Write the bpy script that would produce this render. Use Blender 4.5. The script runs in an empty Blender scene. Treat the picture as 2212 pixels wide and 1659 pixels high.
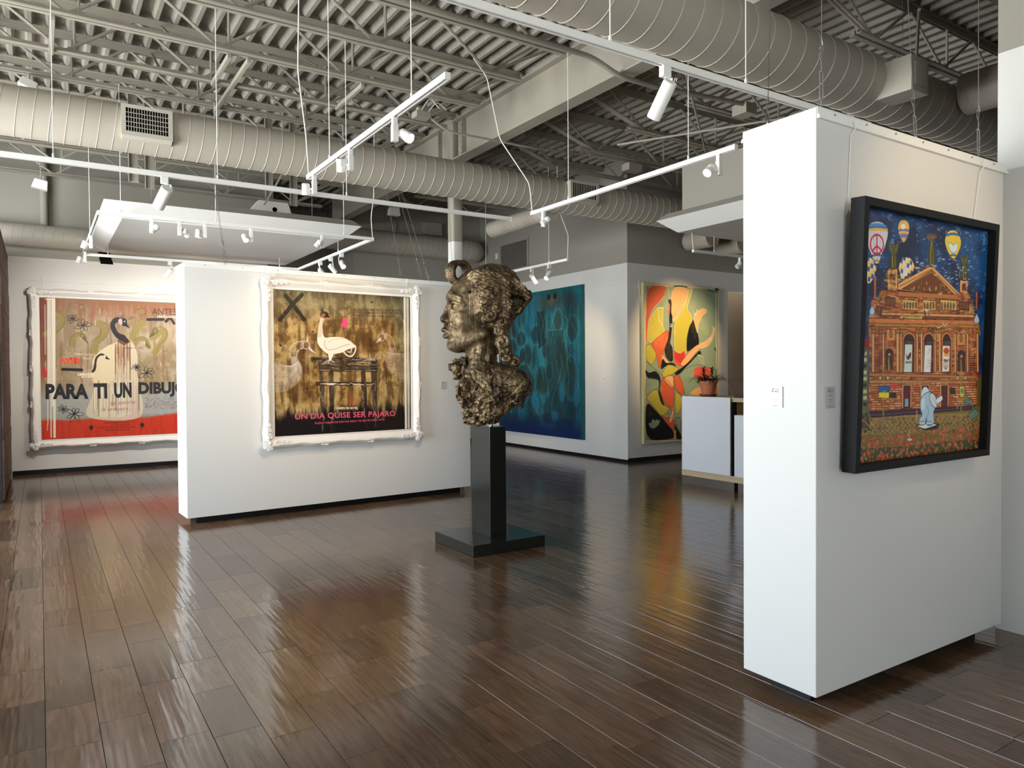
import bpy, math, random
import numpy as np
from mathutils import Vector, Matrix

C = bpy.context.scene.collection
S = bpy.context.scene
PI = math.pi

# ------------------------------------------------------------------ camera, sky, exposure
CAM_H = 1.55
cam_d = bpy.data.cameras.new('camera'); cam = bpy.data.objects.new('camera', cam_d); C.objects.link(cam)
cam_d.sensor_fit = 'HORIZONTAL'; cam_d.sensor_width = 36.0
cam_d.lens = 36.0 * 1578.19 / 2212.0
cam_d.clip_start = 0.05; cam_d.clip_end = 200
_y, _p, _r = math.radians(32.906), math.radians(-0.994), math.radians(0.385)
_f = Vector((math.sin(_y)*math.cos(_p), math.cos(_y)*math.cos(_p), math.sin(_p)))
_rt = Vector((math.cos(_y), -math.sin(_y), 0)); _dn = _f.cross(_rt)
_rx = _rt*math.cos(_r) + _dn*math.sin(_r); _dx = -_rt*math.sin(_r) + _dn*math.cos(_r)
_m = Matrix((_rx, -_dx, -_f)).transposed().to_4x4(); _m.translation = (0, 0, CAM_H)
cam.matrix_world = _m
S.camera = cam

w = bpy.data.worlds.new('daylight_sky'); S.world = w; w.use_nodes = True
nt = w.node_tree; nt.nodes.clear()
_o = nt.nodes.new('ShaderNodeOutputWorld'); _b = nt.nodes.new('ShaderNodeBackground')
_tc = nt.nodes.new('ShaderNodeTexCoord'); _sx = nt.nodes.new('ShaderNodeSeparateXYZ'); _cr = nt.nodes.new('ShaderNodeValToRGB')
nt.links.new(_tc.outputs['Generated'], _sx.inputs[0]); nt.links.new(_sx.outputs['Z'], _cr.inputs[0])
_cr.color_ramp.elements[0].position = 0.02; _cr.color_ramp.elements[0].color = (1.62, 1.68, 1.66, 1)
_cr.color_ramp.elements[1].position = 0.10; _cr.color_ramp.elements[1].color = (0.72, 0.86, 1.0, 1)
nt.links.new(_cr.outputs[0], _b.inputs[0]); _b.inputs[1].default_value = 10.6
nt.links.new(_b.outputs[0], _o.inputs[0])

S.view_settings.view_transform = 'Standard'; S.view_settings.look = 'None'
S.view_settings.gamma = 1.0; S.view_settings.use_curve_mapping = False
S.view_settings.exposure = -0.03
S.cycles.max_bounces = 7; S.cycles.diffuse_bounces = 4; S.cycles.glossy_bounces = 4
S.cycles.transmission_bounces = 2; S.cycles.sample_clamp_indirect = 6.0
S.cycles.caustics_reflective = False; S.cycles.caustics_refractive = False
S.cycles.use_denoising = True

def area(name, loc, rot, sx, sy, power, col, portal=False):
    l = bpy.data.lights.new(name, 'AREA'); l.shape = 'RECTANGLE'; l.size = sx; l.size_y = sy
    l.energy = power; l.color = col
    if portal: l.cycles.is_portal = True
    o = bpy.data.objects.new(name, l); C.objects.link(o); o.location = loc; o.rotation_euler = rot
    return o
# daylight enters through the tall windows of the left side and of the side behind the camera
area('window_portal', (-3.55, 7.1, 1.95), (0, -PI/2, 0), 3.6, 7.0, 1, (1, 1, 1), True)
area('window_daylight', (-3.45, 8.6, 2.0), (0, -PI/2, math.radians(60)), 3.2, 3.4, 120, (0.88, 0.95, 1.0))  # added area light that brightens the left back, beyond the window sky
area('window_portal', (-2.3, -3.95, 1.95), (PI/2, 0, 0), 2.2, 3.6, 1, (1, 1, 1), True)

# ------------------------------------------------------------------ materials
def srgb(r, g, b):
    f = lambda c: (c/255/12.92) if c/255 <= 0.04045 else ((c/255+0.055)/1.055)**2.4
    return (f(r), f(g), f(b), 1)
def N(nt, t, **k):
    n = nt.nodes.new(t)
    for a, v in k.items(): setattr(n, a, v)
    return n
def mat(name, col, rough=0.6, metal=0.0, bump=0.0, bscale=60.0, var=0.0, vscale=4.0, spec=0.5, stretch=(1, 1, 1), emit=None, estr=0.0, coat=0.0):
    m = bpy.data.materials.new(name); m.use_nodes = True; nt = m.node_tree
    b = nt.nodes['Principled BSDF']
    b.inputs['Base Color'].default_value = col; b.inputs['Roughness'].default_value = rough
    b.inputs['Metallic'].default_value = metal; b.inputs['Specular IOR Level'].default_value = spec
    if coat: b.inputs['Coat Weight'].default_value = coat; b.inputs['Coat Roughness'].default_value = 0.1
    if emit: b.inputs['Emission Color'].default_value = emit; b.inputs['Emission Strength'].default_value = estr
    L = nt.links
    if bump or var:
        tc = N(nt, 'ShaderNodeTexCoord'); mp = N(nt, 'ShaderNodeMapping'); mp.inputs['Scale'].default_value = stretch
        L.new(tc.outputs['Object'], mp.inputs[0])
    if var:
        n = N(nt, 'ShaderNodeTexNoise'); n.inputs['Scale'].default_value = vscale; n.inputs['Detail'].default_value = 5
        L.new(mp.outputs[0], n.inputs['Vector'])
        h = N(nt, 'ShaderNodeHueSaturation'); h.inputs['Color'].default_value = col
        mr = N(nt, 'ShaderNodeMapRange'); mr.inputs[1].default_value = 0.3; mr.inputs[2].default_value = 0.7
        mr.inputs[3].default_value = 1-var; mr.inputs[4].default_value = 1+var
        L.new(n.outputs[0], mr.inputs[0]); L.new(mr.outputs[0], h.inputs['Value']); L.new(h.outputs[0], b.inputs['Base Color'])
    if bump:
        n = N(nt, 'ShaderNodeTexNoise'); n.inputs['Scale'].default_value = bscale; n.inputs['Detail'].default_value = 3
        L.new(mp.outputs[0], n.inputs['Vector'])
        bp = N(nt, 'ShaderNodeBump'); bp.inputs['Strength'].default_value = bump; bp.inputs['Distance'].default_value = 0.01
        L.new(n.outputs[0], bp.inputs['Height']); L.new(bp.outputs[0], b.inputs['Normal'])
    return m

WHITE = mat('white_wall_paint', srgb(223, 222, 218), 0.75, bump=0.05, bscale=140, spec=0.3)
GREYW = mat('warm_grey_wall_paint', srgb(158, 154, 144), 0.8, bump=0.08, bscale=120, spec=0.3)
CEIL = mat('grey_ceiling_paint', srgb(160, 155, 144), 0.6, var=0.05, vscale=2, spec=0.3)
JOIST = mat('grey_joist_paint', srgb(160, 154, 141), 0.45, var=0.06, vscale=3, spec=0.4)
DUCT = mat('grey_duct_paint', srgb(176, 169, 156), 0.42, var=0.04, vscale=1.5, spec=0.4)
SEAM = mat('duct_seam_paint', srgb(190, 184, 171), 0.4, spec=0.5)
BLACK = mat('black_base_paint', srgb(14, 14, 16), 0.5, spec=0.3)
DARK = mat('dark_void', srgb(10, 10, 10), 0.9, spec=0.1)
TRACK = mat('white_track_enamel', srgb(240, 240, 236), 0.35, var=0.01)
COPPER = mat('dark_track_slot', srgb(70, 66, 62), 0.5)
STEEL = mat('galvanised_steel', srgb(170, 170, 168), 0.35, metal=0.9, var=0.1, vscale=40)
BRUSH = mat('brushed_steel', srgb(150, 146, 142), 0.32, metal=0.9, bump=0.1, bscale=120, stretch=(1, 0.03, 1))
LENS = mat('lit_lamp_lens', srgb(255, 226, 180), 0.4, emit=(1.0, 0.76, 0.46, 1), estr=3.2)
LENSOFF = mat('unlit_lamp_lens', srgb(205, 200, 192), 0.25)
FRAMEW = mat('white_gesso_frame', srgb(238, 235, 230), 0.5, bump=0.25, bscale=90)
FRAMEB = mat('black_satin_frame', srgb(15, 17, 19), 0.6, bump=0.05, bscale=200, spec=0.25)
GRILLE = mat('white_grille_enamel', srgb(186, 181, 168), 0.45, var=0.02)
BRONZE_BASE = mat('dark_green_bronze_pedestal', srgb(34, 37, 33), 0.2, metal=0.2, var=0.15, vscale=3, spec=0.6, coat=0.2)
PANELW = mat('white_laminate', srgb(226, 230, 236), 0.25, var=0.01)
OAK = mat('light_oak_veneer', srgb(196, 174, 140), 0.5, var=0.12, vscale=9, stretch=(1, 0.12, 8), bump=0.1, bscale=30)
TERRA = mat('terracotta', srgb(190, 112, 78), 0.75, var=0.08, vscale=20, bump=0.1, bscale=60)
TERRAD = mat('dark_terracotta', srgb(120, 70, 50), 0.75, var=0.08, vscale=20)
LEAF = mat('bromeliad_leaf', srgb(46, 62, 34), 0.4, var=0.25, vscale=14)
LEAFR = mat('red_bromeliad_leaf', srgb(74, 36, 34), 0.45, var=0.25, vscale=14)
SOIL = mat('potting_soil', srgb(48, 36, 28), 0.95, bump=0.6, bscale=60)
LAPTOP = mat('laptop_aluminium', srgb(120, 104, 92), 0.35, metal=0.6, var=0.03)
PLATE = mat('white_plastic', srgb(235, 234, 230), 0.4, var=0.01)
ACRYL = mat('clear_acrylic_edge', srgb(206, 204, 204), 0.15, coat=0.5, var=0.01)
INK = mat('grey_print_ink', srgb(110, 104, 110), 0.7, var=0.02)
CORD = mat('white_cord', srgb(226, 224, 216), 0.5, var=0.02)
WIRE = mat('steel_cable', srgb(150, 146, 138), 0.4, metal=0.7, var=0.02)
RUST = mat('weathered_brown_boards', srgb(96, 72, 62), 0.7, var=0.45, vscale=6, stretch=(1, 1, 0.25), bump=0.5, bscale=25)

def bronze():
    m = bpy.data.materials.new('brown_gold_bronze'); m.use_nodes = True; nt = m.node_tree; b = nt.nodes['Principled BSDF']; L = nt.links
    tc = N(nt, 'ShaderNodeTexCoord')
    n = N(nt, 'ShaderNodeTexNoise'); n.inputs['Scale'].default_value = 9; n.inputs['Detail'].default_value = 8; n.inputs['Roughness'].default_value = 0.65
    L.new(tc.outputs['Object'], n.inputs['Vector'])
    r = N(nt, 'ShaderNodeValToRGB'); e = r.color_ramp.elements
    e[0].position = 0.36; e[0].color = srgb(48, 36, 24); e[1].position = 0.70; e[1].color = srgb(150, 130, 98)
    x = e.new(0.5); x.color = srgb(96, 78, 54)
    L.new(n.outputs[0], r.inputs[0]); L.new(r.outputs[0], b.inputs['Base Color'])
    b.inputs['Metallic'].default_value = 0.6
    n2 = N(nt, 'ShaderNodeTexNoise'); n2.inputs['Scale'].default_value = 34; n2.inputs['Detail'].default_value = 6
    L.new(tc.outputs['Object'], n2.inputs['Vector'])
    mr = N(nt, 'ShaderNodeMapRange'); mr.inputs[3].default_value = 0.38; mr.inputs[4].default_value = 0.62
    L.new(n2.outputs[0], mr.inputs[0]); L.new(mr.outputs[0], b.inputs['Roughness'])
    bp = N(nt, 'ShaderNodeBump'); bp.inputs['Strength'].default_value = 0.45; bp.inputs['Distance'].default_value = 0.012
    L.new(n2.outputs[0], bp.inputs['Height']); L.new(bp.outputs[0], b.inputs['Normal'])
    return m
BRONZE = bronze()

def floor_mat():
    m = bpy.data.materials.new('dark_hand_scraped_planks'); m.use_nodes = True; nt = m.node_tree; b = nt.nodes['Principled BSDF']; L = nt.links
    tc = N(nt, 'ShaderNodeTexCoord'); at = N(nt, 'ShaderNodeAttribute', attribute_name='plank')
    # offset the grain by plank so that each board has its own figure
    sx = N(nt, 'ShaderNodeSeparateXYZ'); L.new(at.outputs['Vector'], sx.inputs[0])
    off = N(nt, 'ShaderNodeVectorMath', operation='SCALE'); off.inputs['Scale'].default_value = 37.0
    L.new(at.outputs['Vector'], off.inputs[0])
    ad = N(nt, 'ShaderNodeVectorMath', operation='ADD'); L.new(tc.outputs['Object'], ad.inputs[0]); L.new(off.outputs[0], ad.inputs[1])
    mp = N(nt, 'ShaderNodeMapping'); mp.inputs['Scale'].default_value = (7, 1.1, 1); L.new(ad.outputs[0], mp.inputs[0])
    n = N(nt, 'ShaderNodeTexNoise'); n.inputs['Scale'].default_value = 2.2; n.inputs['Detail'].default_value = 7; n.inputs['Distortion'].default_value = 1.2
    L.new(mp.outputs[0], n.inputs['Vector'])
    wv = N(nt, 'ShaderNodeTexWave'); wv.bands_direction = 'X'; wv.inputs['Scale'].default_value = 1.6; wv.inputs['Distortion'].default_value = 9
    wv.inputs['Detail'].default_value = 3; wv.inputs['Detail Scale'].default_value = 0.8
    L.new(mp.outputs[0], wv.inputs['Vector'])
    r = N(nt, 'ShaderNodeValToRGB'); e = r.color_ramp.elements
    e[0].position = 0.22; e[0].color = srgb(82, 59, 43); e[1].position = 0.85; e[1].color = srgb(124, 95, 72)
    mx = N(nt, 'ShaderNodeMath', operation='MULTIPLY_ADD'); mx.inputs[1].default_value = 0.10
    L.new(wv.outputs[1], mx.inputs[0]); L.new(n.outputs[0], mx.inputs[2]); 
    sb = N(nt, 'ShaderNodeMath', operation='SUBTRACT'); sb.inputs[1].default_value = 0.03; L.new(mx.outputs[0], sb.inputs[0])
    L.new(sb.outputs[0], r.inputs[0])
    h = N(nt, 'ShaderNodeHueSaturation'); L.new(r.outputs[0], h.inputs['Color'])
    v = N(nt, 'ShaderNodeMapRange'); v.inputs[3].default_value = 0.62; v.inputs[4].default_value = 1.2
    L.new(sx.outputs['X'], v.inputs[0]); L.new(v.outputs[0], h.inputs['Value'])
    hu = N(nt, 'ShaderNodeMapRange'); hu.inputs[3].default_value = 0.494; hu.inputs[4].default_value = 0.506
    L.new(sx.outputs['Y'], hu.inputs[0]); L.new(hu.outputs[0], h.inputs['Hue'])
    L.new(h.outputs[0], b.inputs['Base Color'])
    # scraped ridges run along the boards
    mp2 = N(nt, 'ShaderNodeMapping'); mp2.inputs['Scale'].default_value = (24, 1.7, 1); L.new(ad.outputs[0], mp2.inputs[0])
    n2 = N(nt, 'ShaderNodeTexNoise'); n2.inputs['Scale'].default_value = 1.0; n2.inputs['Detail'].default_value = 1.5
    L.new(mp2.outputs[0], n2.inputs['Vector'])
    n3 = N(nt, 'ShaderNodeTexNoise'); n3.inputs['Scale'].default_value = 6.0; n3.inputs['Detail'].default_value = 2
    L.new(tc.outputs['Object'], n3.inputs['Vector'])
    sm = N(nt, 'ShaderNodeMath', operation='MULTIPLY_ADD'); sm.inputs[1].default_value = 0.25
    L.new(n3.outputs[0], sm.inputs[0]); L.new(n2.outputs[0], sm.inputs[2])
    bp = N(nt, 'ShaderNodeBump'); bp.inputs['Strength'].default_value = 0.6; bp.inputs['Distance'].default_value = 0.004
    L.new(sm.outputs[0], bp.inputs['Height']); L.new(bp.outputs[0], b.inputs['Normal'])
    b.inputs['Roughness'].default_value = 0.15; b.inputs['Specular IOR Level'].default_value = 0.95
    return m
FLOOR = floor_mat()

def canvas_mat(name, rough=0.55, bump=0.25, bscale=160):
    m = bpy.data.materials.new(name); m.use_nodes = True; nt = m.node_tree; b = nt.nodes['Principled BSDF']; L = nt.links
    at = N(nt, 'ShaderNodeAttribute', attribute_name='paint'); L.new(at.outputs['Color'], b.inputs['Base Color'])
    tc = N(nt, 'ShaderNodeTexCoord'); n = N(nt, 'ShaderNodeTexNoise'); n.inputs['Scale'].default_value = bscale; n.inputs['Detail'].default_value = 4
    L.new(tc.outputs['Object'], n.inputs['Vector'])
    bp = N(nt, 'ShaderNodeBump'); bp.inputs['Strength'].default_value = bump; bp.inputs['Distance'].default_value = 0.004
    L.new(n.outputs[0], bp.inputs['Height']); L.new(bp.outputs[0], b.inputs['Normal'])
    b.inputs['Roughness'].default_value = rough; b.inputs['Specular IOR Level'].default_value = 0.3
    return m

# ------------------------------------------------------------------ object helpers
WLOC = {}
def wloc(o):
    return WLOC.get(o.name, Vector((0, 0, 0))) if o else Vector((0, 0, 0))
def tag(o, label, cat, group=None, kind=None):
    if label: o['label'] = label
    if cat: o['category'] = cat
    if group: o['group'] = group
    if kind: o['kind'] = kind
    return o
def thing(name, label, cat, loc=(0, 0, 0), group=None):
    o = bpy.data.objects.new(name, None); C.objects.link(o); o.location = loc; o.empty_display_size = 0.1
    WLOC[o.name] = Vector(loc)
    return tag(o, label, cat, group)
def dup(root, loc, label=None, group=None, rot=None):
    r = root.copy(); C.objects.link(r); r.location = loc
    if rot is not None: r.rotation_euler = rot
    WLOC[r.name] = Vector(loc)
    if label: r['label'] = label
    if group: r['group'] = group
    for ch in list(root.children):
        c = ch.copy(); C.objects.link(c); c.parent = r
        for g in ch.children:
            d = g.copy(); C.objects.link(d); d.parent = c
    return r

class MB:
    def __init__(s): s.v = []; s.f = []; s.m = []; s.mi = 0
    def add(s, V, F):
        b = len(s.v); s.v += [tuple(v) for v in V]; s.f += [tuple(i+b for i in f) for f in F]; s.m += [s.mi]*len(F); return s
    def box(s, x0, x1, y0, y1, z0, z1):
        return s.add([(x0,y0,z0),(x1,y0,z0),(x1,y1,z0),(x0,y1,z0),(x0,y0,z1),(x1,y0,z1),(x1,y1,z1),(x0,y1,z1)],
                     [(0,3,2,1),(4,5,6,7),(0,1,5,4),(1,2,6,5),(2,3,7,6),(3,0,4,7)])
    def bar(s, a, b, w, h, up=(0, 0, 1)):
        a = Vector(a); b = Vector(b); d = (b-a).normalized(); u = Vector(up)
        if abs(d.dot(u)) > 0.98: u = Vector((1, 0, 0))
        r = d.cross(u).normalized(); u = r.cross(d)
        V = []
        for p in (a, b):
            for i, j in ((-1,-1),(1,-1),(1,1),(-1,1)): V.append(p + r*(i*w/2) + u*(j*h/2))
        return s.add(V, [(3,2,1,0),(4,5,6,7),(0,1,5,4),(1,2,6,5),(2,3,7,6),(3,0,4,7)])
    def tube(s, pts, r, n=8, cap=True):
        P = [Vector(p) for p in pts]; k = len(P); R = r if isinstance(r, (list, tuple)) else [r]*k
        V = []; F = []; pr = None
        for i, p in enumerate(P):
            d = (P[min(i+1, k-1)] - P[max(i-1, 0)])
            d = d.normalized() if d.length > 1e-9 else Vector((0, 0, 1))
            if pr is None:
                u = Vector((0, 0, 1)) if abs(d.z) < 0.9 else Vector((1, 0, 0)); a = d.cross(u).normalized()
            else:
                a = (pr - d*pr.dot(d)); a = a.normalized() if a.length > 1e-6 else d.cross(Vector((0, 0, 1))).normalized()
            pr = a; bb = d.cross(a)
            for j in range(n):
                t = 2*PI*j/n; V.append(p + (a*math.cos(t) + bb*math.sin(t))*R[i])
        for i in range(k-1):
            for j in range(n):
                F.append((i*n+j, i*n+(j+1) % n, (i+1)*n+(j+1) % n, (i+1)*n+j))
        if cap: F.append(tuple(range(n-1, -1, -1))); F.append(tuple((k-1)*n+j for j in range(n)))
        return s.add(V, F)
    def lathe(s, prof, n=24, c=(0, 0, 0), axis='z'):
        V = []; F = []
        for r, z in prof:
            for j in range(n):
                t = 2*PI*j/n
                a, b = r*math.cos(t), r*math.sin(t)
                V.append((c[0]+a, c[1]+b, c[2]+z) if axis == 'z' else (c[0]+z, c[1]+a, c[2]+b) if axis == 'x' else (c[0]+b, c[1]+z, c[2]+a))
        k = len(prof)
        for i in range(k-1):
            for j in range(n): F.append((i*n+j, i*n+(j+1) % n, (i+1)*n+(j+1) % n, (i+1)*n+j))
        if prof[0][0] > 1e-6: F.append(tuple(range(n-1, -1, -1)))
        if prof[-1][0] > 1e-6: F.append(tuple((k-1)*n+j for j in range(n)))
        return s.add(V, F)
    def ball(s, c, r, n=10, sc=(1, 1, 1)):
        V = []; F = []; m = n//2+1
        for i in range(m+1):
            a = PI*i/m
            for j in range(n):
                t = 2*PI*j/n
                V.append((c[0]+r*sc[0]*math.sin(a)*math.cos(t), c[1]+r*sc[1]*math.sin(a)*math.sin(t), c[2]+r*sc[2]*math.cos(a)))
        for i in range(m):
            for j in range(n): F.append((i*n+j, (i+1)*n+j, (i+1)*n+(j+1) % n, i*n+(j+1) % n))
        return s.add(V, F)
    def prism(s, poly, f0, f1):
        """poly: list of 2D pts; f0,f1 map (a,b) -> 3D for the two ends"""
        n = len(poly); V = [f0(*p) for p in poly] + [f1(*p) for p in poly]
        F = [tuple(range(n-1, -1, -1)), tuple(range(n, 2*n))] + [(i, (i+1) % n, n+(i+1) % n, n+i) for i in range(n)]
        return s.add(V, F)
    def build(s, name, mats, parent=None, smooth=False, local=False, bevel=0.0, seg=2):
        me = bpy.data.meshes.new(name)
        off = Vector((0, 0, 0)) if local or not parent else wloc(parent)
        me.from_pydata([(v[0]-off.x, v[1]-off.y, v[2]-off.z) for v in s.v], [], s.f)
        if not isinstance(mats, (list, tuple)): mats = [mats]
        for m in mats: me.materials.append(m)
        if len(mats) > 1: me.polygons.foreach_set('material_index', s.m)
        me.update()
        # consistent outward normals
        import bmesh
        bm = bmesh.new(); bm.from_mesh(me); bmesh.ops.recalc_face_normals(bm, faces=bm.faces); bm.to_mesh(me); bm.free()
        if smooth:
            me.shade_smooth()
            if smooth != 'all': me.set_sharp_from_angle(angle=math.radians(40))
        o = bpy.data.objects.new(name, me); C.objects.link(o)
        if bevel:
            md = o.modifiers.new('edge', 'BEVEL'); md.width = bevel; md.segments = seg; md.limit_method = 'ANGLE'; md.angle_limit = math.radians(50)
        if parent:
            o.parent = parent; WLOC[o.name] = Vector(off)
        return o
def struct(mb, name, mats, **k):
    o = mb.build(name, mats, **k); o['kind'] = 'structure'; return o
# ------------------------------------------------------------------ floor: boards 0.2 m wide running away from the camera
def build_floor():
    rng = random.Random(7)
    joints = {-1: [3.6, 4.11, 4.56, 5.875], 0: [3.525, 3.97, 5.28], 1: [3.7, 4.35, 5.03, 5.455], 2: [3.36, 4.03, 4.69],
              3: [3.785, 4.22], 4: [3.14, 4.47], 5: [2.8, 3.46, 4.13], 6: [3.935, 4.605], 7: [3.265, 3.71], 8: [2.905, 3.585],
              9: [2.68, 3.125, 3.805, 4.25], 10: [2.24, 3.59], 11: [2.91, 3.365, 4.04], 12: [3.235, 3.69], 13: [3.95],
              14: [3.25], 15: [1.82, 3.63], 16: [1.4, 3.42], 17: [1.78], 19: [1.865]}
    V = []; F = []; A = []
    y0, y1 = -4.4, 16.0; g = 0.0017; dz = 0.004
    for k in range(-22, 61):
        x0 = k*0.2; ks = joints.get(k, [])
        cuts = []
        y = y0
        L = [0.35, 0.45, 0.66, 0.66, 0.9, 1.2]
        lo = min(ks) if ks else None
        while True:
            y += rng.choice(L)
            if ks and y > lo-0.3: cuts += ks; y = max(ks); ks = []; continue
            if y > y1-0.3: break
            cuts.append(y)
        cuts = [y0]+cuts+[y1]
        for a, b in zip(cuts[:-1], cuts[1:]):
            r = (rng.random(), rng.random(), rng.random()); i = len(V)
            h = rng.uniform(-0.0002, 0.0002)
            V += [(x0, a, -dz), (x0+0.2, a, -dz), (x0+0.2, b, -dz), (x0, b, -dz),
                  (x0+g, a+g, h), (x0+0.2-g, a+g, h), (x0+0.2-g, b-g, h), (x0+g, b-g, h)]
            F += [(i+4, i+5, i+6, i+7), (i, i+1, i+5, i+4), (i+1, i+2, i+6, i+5), (i+2, i+3, i+7, i+6), (i+3, i, i+4, i+7)]
            A += [r]*8
    me = bpy.data.meshes.new('floor'); me.from_pydata(V, [], F); me.materials.append(FLOOR)
    at = me.attributes.new('plank', 'FLOAT_VECTOR', 'POINT'); at.data.foreach_set('vector', [c for a in A for c in a])
    o = bpy.data.objects.new('floor', me); C.objects.link(o); o['kind'] = 'structure'
build_floor()

# ------------------------------------------------------------------ corrugated roof deck
ZD = 5.07
def build_deck():
    V = []; F = []; prof = []
    p = 0.1775; x = -4.4 + 0.024*3.52
    while x < 12.2:
        prof += [(x-0.020, ZD+0.076), (x+0.006, ZD), (x+0.044, ZD), (x+0.070, ZD+0.076)]
        x += p
    y0, y1 = -4.5, 16.0
    n = len(prof)
    V = [(a, y0, b) for a, b in prof] + [(a, y1, b) for a, b in prof]
    F = [(i, i+1, n+i+1, n+i) for i in range(n-1)]
    mb = MB(); mb.add(V, F)
    mb.mi = 1; mb.box(-4.4, 12.2, y0, y1, ZD+0.12, ZD+0.16)
    m = CEIL.copy(); m.name = 'grey_acoustic_deck_paint'; nt = m.node_tree; L = nt.links; b = nt.nodes['Principled BSDF']
    # pressed perforation dimples in the ribs' sloping webs
    tc = N(nt, 'ShaderNodeTexCoord'); sp = N(nt, 'ShaderNodeSeparateXYZ'); L.new(tc.outputs['Object'], sp.inputs[0])
    def sn(o, f):
        a = N(nt, 'ShaderNodeMath', operation='MULTIPLY'); a.inputs[1].default_value = f; L.new(o, a.inputs[0])
        c = N(nt, 'ShaderNodeMath', operation='SINE'); L.new(a.outputs[0], c.inputs[0]); return c.outputs[0]
    mu = N(nt, 'ShaderNodeMath', operation='MULTIPLY'); L.new(sn(sp.outputs['Y'], 2*PI/0.055), mu.inputs[0]); L.new(sn(sp.outputs['Z'], 2*PI/0.06), mu.inputs[1])
    bp = N(nt, 'ShaderNodeBump'); bp.inputs['Strength'].default_value = 0.5; bp.inputs['Distance'].default_value = 0.004
    L.new(mu.outputs[0], bp.inputs['Height']); L.new(bp.outputs[0], b.inputs['Normal'])
    o = struct(mb, 'ceiling', [m, BLACK])
build_deck()

# ------------------------------------------------------------------ walls
ZP = 3.36     # height where the white paint stops and the grey starts
def wall(name, x0, x1, y0, y1, z0=0.0, z1=5.15, split=ZP, mats=None):
    mb = MB()
    if split and z0 < split < z1:
        mb.box(x0, x1, y0, y1, z0, split); mb.mi = 1; mb.box(x0, x1, y0, y1, split, z1)
    else: mb.box(x0, x1, y0, y1, z0, z1)
    return struct(mb, name, mats or [WHITE, GREYW])
wall('wall_back_left', -3.6, 3.5, 13.53, 13.7)
wall('wall_back', 5.36, 8.5, 14.1, 14.3, split=None, mats=[GREYW])
wall('wall_back_return', 5.36, 5.5, 14.3, 15.8, split=None, mats=[GREYW])
wall('wall_far_back', 3.2, 5.6, 15.8, 15.95, split=None, mats=[GREYW])
wall('wall_back_left_return', 3.36, 3.5, 13.7, 15.8, split=None, mats=[GREYW])
wall('wall_right_side', 8.3, 8.5, 9.25, 14.1, z0=0.0)
# wall with the multi-coloured painting; a recess opens at its right
mb = MB()
for a, b, z0, z1 in ((8.5, 10.78, 0.0, ZP), (12.0, 12.2, 0.0, ZP), (10.78, 12.0, 3.02, ZP)): mb.box(a, b, 9.25, 9.42, z0, z1)
mb.mi = 1; mb.box(8.5, 12.2, 9.25, 9.42, ZP, 5.15)
struct(mb, 'wall_right_back', [WHITE, GREYW])
wall('wall_recess', 10.6, 12.2, 9.9, 10.0, z1=3.2, split=None, mats=[mat('brown_recess_paint', srgb(128, 108, 86), 0.8, bump=0.05, bscale=100)])
wall('wall_near_right', 4.77, 4.93, -4.0, 2.078, split=3.40, z1=4.465)
wall('wall_far_right', 12.2, 12.35, -4.0, 10.0)
# the window sides: piers, sill and head with mullions
def window_side(tagname, along, fixed, lo, hi, sill=0.1, head=3.7):
    mb = MB(); t = 0.16
    def bx(a, b, z0, z1, d=0):
        if along == 'y': mb.box(fixed-t, fixed, a, b, z0, z1)
        else: mb.box(a, b, fixed-t, fixed, z0, z1)
    bx(lo, hi, 0, sill); bx(lo, hi, head, 5.15)
    struct(mb, 'wall_'+tagname, [GREYW])
    n = max(1, round((hi-lo)/2.6))
    for i in range(n):
        a = lo + (hi-lo)*i/n; b = lo + (hi-lo)*(i+1)/n; f = MB(); fw = 0.05
        def fb(p, q, z0, z1):
            if along == 'y': f.box(fixed-0.11, fixed-0.04, p, q, z0, z1)
            else: f.box(p, q, fixed-0.11, fixed-0.04, z0, z1)
        fb(a, a+fw, sill, head); fb(b-fw, b, sill, head); fb(a+fw, b-fw, sill, sill+fw); fb(a+fw, b-fw, head-fw, head); fb(a+fw, b-fw, 2.3, 2.35)
        global WN; WN += 1
        struct(f, 'window_%d' % WN, [STEEL])
WN = 0
window_side('window_left', 'y', -3.6, 3.6, 10.6)
window_side('window_front', 'x', -4.0, -3.4, -1.2)
wall('wall_left_near', -3.76, -3.6, -3.2, 3.6, split=None, mats=[WHITE])
wall('wall_front', -1.2, 4.93, -4.16, -4.0)
wall('wall_left_end', -3.76, -3.6, 10.6, 13.7, split=None, mats=[WHITE])
wall('wall_front_right', 4.93, 12.35, -4.16, -4.0)
wall('wall_left_corner', -3.76, -3.4, -4.16, -3.2, split=None, mats=[WHITE])
# dark wall end at the left edge: black face towards the camera, weathered boards along its side
mb = MB(); mb.box(-0.80, -0.39, 10.6, 10.64, 0.05, 3.37); mb.box(-0.80, -0.39, 10.64, 13.53, 0.0, 3.37)
mb.mi = 1
rg = random.Random(3); z = 0.05
while z < 3.3:
    h = rg.choice((0.14, 0.18, 0.22)); mb.box(-0.39, -0.367-rg.random()*0.008, 10.62, 13.50, z, min(z+h-0.004, 3.34)); z += h
struct(mb, 'wall_boarded', [BLACK, RUST])

def base(name, x0, x1, y0, y1, h=0.07):
    mb = MB(); mb.box(x0, x1, y0, y1, 0.0, h); struct(mb, name, [BLACK])
base('baseboard_back_left', -0.36, 3.5, 13.515, 13.53)
base('baseboard_right_side', 8.285, 8.3, 9.235, 14.1, 0.045)
base('baseboard_right_back', 8.3, 10.78, 9.235, 9.25)
base('baseboard_back', 5.36, 8.285, 14.085, 14.1)

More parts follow.
